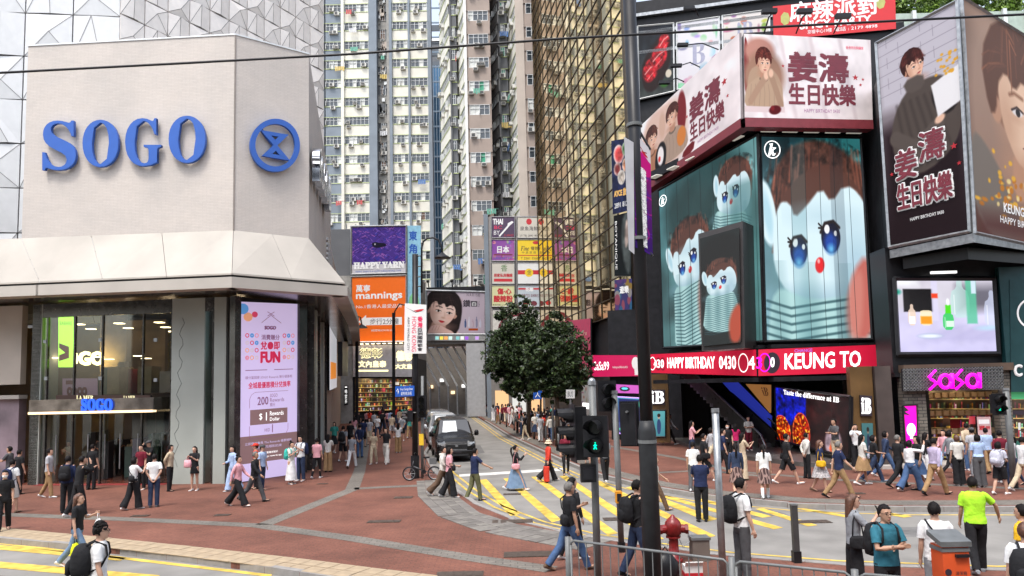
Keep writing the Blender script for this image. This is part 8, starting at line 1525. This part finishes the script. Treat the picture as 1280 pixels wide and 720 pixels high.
Pn(243, 613, 1.6, 185, 'phone', 'stand', 'long', 'black', 'black', 'white', 'woman in short black dress looking at her phone beside the marble column', fem=1, kind='mini', extra=(('tote', 'pink', 'pink and white tote bag of the woman in the black dress', 'R'),))
Pn(291, 614, 1.63, 215, 'hold', 'step', 'long', 'sky', 'sky', 'white', 'long haired woman in pale blue with loose pale trousers', fem=1, kind='wide', sleeve='l')
Pn(297, 633, 1.62, 100, 'walk', 'walk', 'bun', 'pink', 'black', 'white', 'older woman in pink jacket and black flared trousers walking right', fem=1, kind='wide', sleeve='l', lod=0, extra=())
Pn(318, 628, 1.68, 95, 'walk2', 'walk2', 'bald', 'black', 'dgrey', 'black', 'older man in dark jacket and grey trousers beside the woman in pink', sleeve='l', tanned=1, lod=0, hairc='grey')
Pn(327, 613, 1.62, 110, 'hang', 'stand', 'short', 'sky', 'djeans', 'black', 'person in pale blue vest behind the older couple', extra=('greycap',)); Pn(320, 611, 1.64, 250, 'hang', 'stand', 'short', 'red', 'black', 'black', 'person wearing a red cap behind the older couple', extra=('redcap',))
Pn(364, 605, 1.6, 120, 'phone', 'stand', 'bun', 'offwhite', 'white', 'white', 'woman in long white skirt with a teal backpack', fem=1, kind='long_skirt', extra=(('backpack', 'tealbag', 'teal backpack on the woman in the long white skirt'),))
Pn(376, 601, 1.76, 205, 'phone', 'stand', 'short', 'white', 'djeans', 'white', 'man in white tee and jeans facing the woman in the white skirt', extra=(('backpack', 'navy', 'dark backpack on the man facing the white skirted woman'),))
Pn(396, 598, 1.62, 10, 'hang', 'step', 'short', 'pink', 'black', 'white', 'person in loose pink tee and black leggings walking away', fem=1, kind='leggings', fat=1.12, extra=(('shoulder', 'black', 'black bag of the person in the loose pink tee', 'L'),))
Pn(429, 577, 1.76, 8, 'walk', 'step', 'short', 'grey', 'black', 'white', 'man in grey tee and black shorts with black backpack walking away', kind='shorts', extra=(('backpack', 'black', 'black backpack on the man in black shorts'),))
Pn(438, 562, 1.7, 5, 'hang', 'step2', 'short', 'black', 'black', 'black', 'man in black walking away beside the backpacker')
Pn(443, 549, 1.6, 5, 'hang', 'step', 'long', 'pink', 'white', 'white', 'woman in pink top and white trousers walking away', fem=1, kind='pants'); Pn(454, 559, 1.76, 0, 'hang', 'step', 'short', 'navy', 'black', 'black', 'man in navy shirt and shorts carrying a yellow bag', kind='shorts', fat=1.08, extra=(('plastic', 'yellow', 'small yellow bag held by the man in navy', 'L'),))
Pn(467, 580, 1.55, 185, 'phone1', 'step', 'long', 'beige', 'cream', 'white', 'young woman in beige top and cream cargo trousers facing us', fem=1, kind='pants', hem=1.0); Pn(483, 580, 1.7, 195, 'raise', 'step2', 'long', 'black', 'offwhite', 'white', 'woman in black vest and cream trousers shading her eyes', fem=1, kind='wide', hem=1.0)
Pn(503, 551, 1.68, 5, 'behind', 'stand', 'short', 'grey', 'black', 'white', 'man in grey tee and black shorts with hands behind his back', kind='shorts'); Pn(490, 547, 1.7, 10, 'hold', 'step', 'short', 'beige', 'lgrey', 'white', 'man in beige tee and pale shorts beside the man in grey', kind='shorts')
Pn(478, 540, 1.72, 5, 'hang', 'step', 'short', 'black', 'black', 'black', 'man in black with backpack in the walking crowd', extra=(('backpack', 'black', 'black backpack in the middle of the walking crowd'),)); Pn(468, 541, 1.7, 0, 'hang', 'step2', 'short', 'lgrey', 'black', 'black', 'man in pale grey shirt in the walking crowd')
# ---- crossing
Pn(554, 620, 1.66, 95, 'hold', 'walk2', 'short', 'offwhite', 'brown', 'white', 'person in white hooded top and brown trousers behind the woman in pink', kind='wide', sleeve='l', extra=('hood',)); Pn(562, 622, 1.62, 80, 'hold', 'step', 'bob', 'pink', 'black', 'white', 'person in pink tee and black trousers stepping off the kerb', fem=1, kind='wide', extra=(('cross', 'black', 'black bag on the person in pink tee at the kerb', 1),), lod=0)
Pn(594, 626, 1.7, 60, 'point', 'step', 'short', 'navy', 'olive', 'black', 'man in navy tee and dark green trousers stretching out his arm', z=RZ, fat=1.06, lod=0)
Pn(645, 613, 1.64, 92, 'phone1', 'walk', 'pony', 'black', 'ljeans', 'white', 'woman in black top and long denim skirt crossing with her phone', fem=1, kind='long_skirt', sleeve='l', z=RZ, lod=0, extra=(('shoulder', 'pink', 'pale pink shoulder bag of the woman in denim skirt', 'R'), ('phone', 'white', 'white phone of the woman in denim skirt')))
Pn(686, 602, 1.62, 75, 'pull', 'walk2', 'bob', 'red', 'black', 'white', 'woman in bright red jacket and cream hat on the crossing', fem=1, kind='wide', sleeve='l', z=RZ, lod=0, extra=('creamhat', ('case', 'red', 'red suitcase pulled by the woman in the cream hat')))
Pn(713, 713, 1.74, 70, 'bag', 'walk', 'short', 'black', 'jeans', 'brown', 'grey haired man in black tee and blue jeans behind the railing', lod=0, tanned=1, hairc='grey', extra=(('cross', 'black', 'black sling bag on the man in blue jeans', 1, 'b'),)); Pn(717, 699, 1.66, 60, 'hang', 'step', 'long', 'black', 'black', 'white', 'person in black walking just behind the man in blue jeans', sleeve='l', fem=1)
Pn(799, 722, 1.78, 75, 'phone', 'step', 'short', 'black', 'djeans', 'black', 'man in black jacket with backpack half hidden by the street post', sleeve='l', lod=0, extra=(('backpack', 'black', 'black backpack behind the street post'),)); Pn(820, 638, 1.62, 95, 'walk', 'walk', 'pony', 'offwhite', 'brown', 'brown', 'woman in brown trousers and sandals emerging behind the street post', fem=1, z=RZ)
Pn(878, 652, 1.74, 10, 'phone', 'stand', 'short', 'navy', 'black', 'black', 'man in navy tee seen from behind standing on the crossing', z=RZ, lod=0, fat=1.06)
# ---- right pavement
Pn(868, 614, 1.6, 20, 'hold', 'step', 'short', 'white', 'dgrey', 'white', 'boy in a white tee behind the man in navy'); Pn(881, 601, 1.74, 90, 'hang', 'walk', 'short', 'black', 'black', 'white', 'man in black tee with shoulder bag beside the steel post', kind='shorts', extra=(('shoulder', 'black', 'black shoulder bag beside the steel post'),))
Pn(905, 592, 1.72, 100, 'hang', 'step', 'short', 'navy', 'black', 'black', 'man in navy polo right of the steel post'); Pn(911, 576, 1.62, 190, 'hold', 'stand', 'long', 'black', 'black', 'black', 'woman in black with face mask near the escalator', fem=1, extra=('mask',)); Pn(921, 574, 1.58, 20, 'phone', 'stand', 'long', 'magenta', 'dgrey', 'black', 'woman in magenta top near the escalator foot', fem=1)
Pn(937, 563, 1.62, 185, 'crossed', 'stand', 'bun', 'offwhite', 'maroon', 'white', 'woman with folded arms standing at the escalator foot', fem=1, z=.18)
Pn(922, 622, 1.64, 10, 'hang', 'step', 'pony', 'djeans', 'black', 'white', 'woman in denim jacket with long ponytail seen from behind', fem=1, kind='skirt', sleeve='l', extra=('plaid',)); Pn(957, 623, 1.62, 15, 'hang', 'step', 'pony', 'white', 'black', 'white', 'girl in white tee and plaid skirt with long ponytail', fem=1, kind='skirt', extra=('plaid', 'socks'))
Pn(985, 605, 1.76, 90, 'hang', 'walk', 'short', 'black', 'black', 'white', 'man in black tee and shorts striding right with gym bag', kind='shorts', lod=0, extra=(('shoulder', 'black', 'black gym bag of the striding man in shorts', 'L'),))
Pn(1027, 615, 1.63, 110, 'hang', 'step', 'long', 'navy', 'grey', 'brown', 'woman in navy blouse and patterned skirt with yellow bag', fem=1, kind='skirt', hairc='brown', extra=('floral', ('shoulder', 'yellow', 'mustard yellow shoulder bag of the woman in patterned skirt', 'R')))
Pn(1051, 623, 1.74, 95, 'walk2', 'walk', 'short', 'navy', 'khaki', 'black', 'man in navy polo and brown trousers striding right', lod=0, hairc='grey', fat=1.08); Pn(1046, 580, 1.76, 250, 'crossed', 'stand', 'short', 'dgrey', 'cream', 'white', 'man in grey tee and cream trousers before the flame screen', z=.18, tanned=1); Pn(1072, 585, 1.63, 200, 'face', 'stand', 'long', 'white', 'black', 'white', 'woman in white blouse and black trousers below the square logo sign', fem=1, sleeve='l', z=.18, kind='wide')
Pn(1094, 603, 1.64, 95, 'hold', 'walk2', 'bob', 'black', 'djeans', 'ljeans', 'woman in black tee with big silver shoulder bag', fem=1, extra=(('shoulder', 'silver', 'big silver shoulder bag beside the teal poster', 'L'),)); Pn(1109, 596, 1.68, 100, 'walk', 'walk', 'bob', 'djeans', 'jeans', 'white', 'person in dark denim walking behind the silver bag', sleeve='l'); Pn(1125, 610, 1.74, 80, 'hang', 'walk2', 'bald', 'black', 'black', 'black', 'balding man in black next to the magenta light box', hairc='grey')
Pn(1140, 614, 1.63, 70, 'raise', 'walk', 'bob', 'white', 'jeans', 'white', 'woman in white blouse and blue jeans lifting one arm', fem=1, sleeve='l', hem=1.0, kind='wide', lod=0); Pn(1171, 619, 1.76, 65, 'walk', 'walk', 'short', 'lilac', 'khaki', 'black', 'man in lilac shirt and khaki trousers striding before the shop', sleeve='l', lod=0, hem=.98)
Pn(1183, 592, 1.64, 240, 'hold', 'walk', 'long', 'pink', 'sky', 'white', 'woman in pink top and white shirt coming out of the shop', fem=1, sleeve='l'); Pn(1200, 607, 1.63, 5, 'hang', 'stand', 'bob', 'offwhite', 'black', 'white', 'woman in pale striped tee and black trousers looking into the shop', fem=1, kind='wide', hairc='brown')
Pn(1226, 609, 1.66, 10, 'hang', 'stand', 'bob', 'sky', 'dgrey', 'white', 'woman in pale blue blouse and wide grey trousers before the shop', fem=1, kind='wide', hem=.99); Pn(1219, 595, 1.68, 5, 'hang', 'stand', 'short', 'lgrey', 'grey', 'white', 'person in a grey cap before the price banner', extra=('greycap',))
Pn(1254, 603, 1.7, 15, 'hang', 'stand', 'short', 'maroon', 'black', 'white', 'man in maroon shirt behind the right signal pole', sleeve='l'); Pn(1252, 618, 1.56, 60, 'hold', 'step', 'bob', 'silver', 'black', 'white', 'girl in pale top and black shorts with a silver backpack', fem=1, kind='shorts', extra=(('backpack', 'silver', 'silver backpack on the girl in black shorts'),)); Pn(1282, 614, 1.7, 80, 'walk', 'walk', 'short', 'white', 'cream', 'white', 'person in cream trousers at the right edge', kind='pants')
# ---- near right
Pn(919, 0, 1.82, 80, 'hang', 'stand', 'short', 'white', 'dgrey', 'black', 'young man in white tee and grey trousers looking right by the steel post', Y=13.2, lod=0, extra=(('backpack', 'black', 'black backpack on the young man beside the steel post'),))
Pn(1056, 0, 1.66, 98, 'phone1', 'stand', 'long', 'grey', 'black', 'black', 'woman with long brown hair holding up her phone', Y=12.1, fem=1, lod=0, hairc='brown', kind='wide', extra=(('shoulder', 'black', 'black shoulder bag of the woman with brown hair', 'R'), ('phone', 'black', 'phone held by the woman with brown hair')))
Pn(1095, 0, 1.76, 172, 'crossed', 'stand', 'short', 'teal', 'black', 'black', 'man in teal tee and glasses with folded arms facing us', Y=10.5, lod=0, extra=('glasses', ('backpack', 'black', 'black backpack worn by the man in the teal tee')), fat=1.08, tanned=1)
Pn(1158, 0, 1.72, 20, 'hang', 'stand', 'short', 'white', 'grey', 'black', 'man in white tee with black crossbody bag seen from behind', Y=10.8, lod=0, extra=(('cross', 'black', 'black crossbody bag on the man in white', 1, 'b'),), fat=1.05)
nm_ = Pn(1224, 716, 1.72, 20, 'reach', 'step', 'short', 'neon', 'black', 'grey', 'man in neon yellow green tee seen from behind', lod=0, fat=1.08, tanned=1)
Pn(1268, 0, 1.64, 330, 'hang', 'stand', 'short', 'yellow', 'black', 'black', 'dark haired person in yellow beside the neon tee man', Y=10.9, lod=0); Pn(1268, 0, 1.7, 30, 'hold', 'stand', 'short', 'white', 'black', 'white', 'brown haired person in white tee at the lower right corner', Y=9.3, lod=0, hairc='brown', extra=(('bigpack', 'black', 'black backpack at the lower right corner'),))
# ---- near left
Pn(101, 0, 1.64, 85, 'bag', 'walk', 'long', 'black', 'ljeans', 'white', 'long haired woman in black tee carrying a yellow shopping bag', Y=16.0, z=RZ, fem=1, lod=0, hairc='brown', extra=(('paper', 'lyellow', 'bright yellow shopping bag hanging from the woman in black', 'R'), ('plastic', 'white', 'white plastic bag held out by the woman in black', 'L')))
Pn(128, 0, 1.78, 70, 'hang', 'step', 'afro', 'white', 'black', 'white', 'curly haired man in white tee with big black backpack crossing in front', Y=11.2, z=RZ, lod=0, extra=('glasses', ('bigpack', 'black', 'big black backpack on the curly haired man')))
# ---- shop interior
for i, (u, x, c_) in enumerate(((88, .3, 'beige'), (124, 0, 'dgrey'), (166, 0, 'beige'), (150, 0, 'white'))):
    Pn(u, 0, 1.66, 180 - i * 20, 'phone', 'stand', 'long', c_, 'black', 'black', ('shopper in beige by the left glass door', 'shopper in grey inside the glass doors', 'shopper in beige inside at the right door', 'shopper in white inside the shop')[i], Y=30.8 + i * .5, fem=1)
# ---- distant crowd from shared meshes
PR = []
for i, (arm, leg, hair, kind, fem, sl) in enumerate((('hang', 'step', 'short', 'pants', 0, 's'), ('walk', 'walk', 'short', 'pants', 0, 's'), ('phone', 'stand', 'long', 'wide', 1, 's'), ('hold', 'step2', 'long', 'skirt', 1, 's'), ('walk2', 'walk2', 'bob', 'slim', 1, 'l'), ('hang', 'stand', 'short', 'shorts', 0, 's'), ('behind', 'stand', 'short', 'pants', 0, 'l'), ('bag', 'step', 'pony', 'leggings', 1, 's'))):
    J = skeleton(arm, leg, .03); Mz = Matrix.Translation((0, 0, J['dz'])); t = thing('person', 'x', 'person', (0, 0, 0), 'pedestrians in the distant crowd')
    remeshed('body', xf(body_raw(J, 2, fem), Mz), M_skin, t, .03); part('shirt', xf(shirt_raw(J, sl, fem, .9, 2, i), Mz), M_cloth, t, smooth=True); part('skirt' if kind == 'skirt' else 'trousers', xf(lower_raw(J, kind, fem, 2, i), Mz), M_cloth, t, smooth=True); part('hair', xf(hair_raw(J, hair, 2), Mz), M_hair, t, smooth=True)
    sh_ = MB(); [sh_.add(*(lambda m_: (m_.v, m_.f))(xf(shoe_raw(J, nm), Mz))) for nm in 'RL']; part('shoes', sh_, M_cloth, t, smooth=True); PR.append((t, fem))
# bake the body skins to plain meshes in one go
bpy.context.view_layer.update(); dg = bpy.context.evaluated_depsgraph_get(); NEW = []
for o in PEND: NEW.append(bpy.data.meshes.new_from_object(o.evaluated_get(dg)))
for o, me in zip(PEND, NEW): o.modifiers.clear(); o.data = me; me.name = 'body'
TOPS = ['white', 'black', 'navy', 'grey', 'pink', 'sky', 'offwhite', 'green', 'beige', 'red', 'black', 'white', 'lgrey', 'maroon']; BOT = ['black', 'djeans', 'dgrey', 'khaki', 'black', 'jeans', 'cream', 'white']
used = set(); LABS = set()
def crowd(u, v, face, where, z=0.0):
    i = RG.randrange(len(PR)); t, fem = PR[i]; b = gp(u, v, z); s = RG.uniform(.92, 1.04)
    nm = {'offwhite': 'cream', 'lgrey': 'pale grey', 'sky': 'pale blue', 'djeans': 'dark denim', 'jeans': 'denim', 'dgrey': 'dark grey', 'green': 'teal', 'navy': 'navy blue'}
    for _ in range(60):
      tc_, bc_ = RG.choice(TOPS), RG.choice(BOT)
      lab = '%s, %s top, %s below, %s' % ('woman' if fem else 'man', nm.get(tc_, tc_), nm.get(bc_, bc_), where)
      if lab not in LABS: break
    LABS.add(lab)
    if i in used: c = t.copy(); COL.objects.link(c); kids = [(k, k.copy()) for k in t.children]
    else: used.add(i); c = t; kids = [(k, k) for k in t.children]
    c.location = b; c.rotation_euler = (0, 0, -R(face)); c.scale = (s, s, s); c['label'] = lab
    for k, q in kids:
        if q is not k: COL.objects.link(q); q.parent = c
        st_ = q.name.split('.')[0]; paint_obj(q, tc_ if st_ == 'shirt' else bc_ if st_ in ('trousers', 'skirt') else RG.choice(('white', 'black', 'brown')))
    return c
def kerb_u(v):    # kerb line of the tree side, so that nobody stands in the road
    pts = [(585, 513), (610, 528), (637, 545), (700, 574)]
    for (a, b), (c, d) in zip(pts, pts[1:]):
        if b <= v <= d: return a + (c - a) * (v - b) / (d - b)
    return 590
for k in range(100):
    v = 509 + 47 * (k / 100) ** 1.2 + RG.uniform(-2, 2); u = kerb_u(v) + 9 + RG.uniform(0, 1) * (34 + (v - 510) * 1.3)
    if u > 735: u = 700 + RG.uniform(0, 25)
    crowd(u, v, RG.choice((0, 10, 180, 190, 170, 90, 270)), ('far back', 'midway back', 'nearer us')[min(2, int((v - 508) / 17))] + ' in the crowd under the street trees')
for k in range(48):
    v = 508 + 32 * (k / 48) + RG.uniform(-2, 2); u = 444 + RG.uniform(0, 76); crowd(u, v, RG.choice((0, 5, 355, 180, 0)), ('left half' if u < 482 else 'right half') + ' of crowd below the silver fascia')
for (u, v) in ((556, 505), (562, 507), (570, 506), (577, 507), (583, 505), (590, 504), (547, 503), (566, 500), (575, 500), (598, 508)): crowd(u, v, RG.choice((0, 180)), 'at the far road end beyond the vans')
for (u, v, f_) in ((212, 614, 90), (60, 622, 80), (410, 590, 0), (418, 566, 180), (450, 572, 10), (462, 556, 180), (498, 566, 0), (512, 548, 0), (472, 550, 190), (440, 585, 5), (1080, 606, 90), (1150, 612, 270), (1190, 598, 90), (1268, 606, 270), (930, 600, 80), (757, 603, 350), (708, 594, 180), (735, 580, 20), (838, 556, 90), (822, 553, 30), (1010, 598, 85), (1160, 600, 90), (1212, 588, 0), (1236, 592, 10), (890, 583, 80), (866, 576, 95)): crowd(u, v, f_, {757: 'behind the slim signal pole', 708: 'at the kerb behind the traffic lights', 735: 'by the shop doorway', 838: 'at the mermaid poster', 822: 'left of the mermaid poster', 1010: 'before the flame screen', 1160: 'at the shop shelves', 1212: 'just inside the price banner', 1236: 'at the stone pier', 890: 'near the platform edge', 866: 'at the left platform end'}.get(u, 'before the store entrance' if u < 300 else 'beside the lilac display' if u < 420 else 'walking along the shop fronts'))
for i, (t, f_) in enumerate(PR):
    if i not in used: crowd_c = t; t.location = gp(470 + i * 5, 512); t['label'] = 'pedestrian at the back of the crowd below the fascia'; [paint_obj(k, 'grey') for k in t.children]
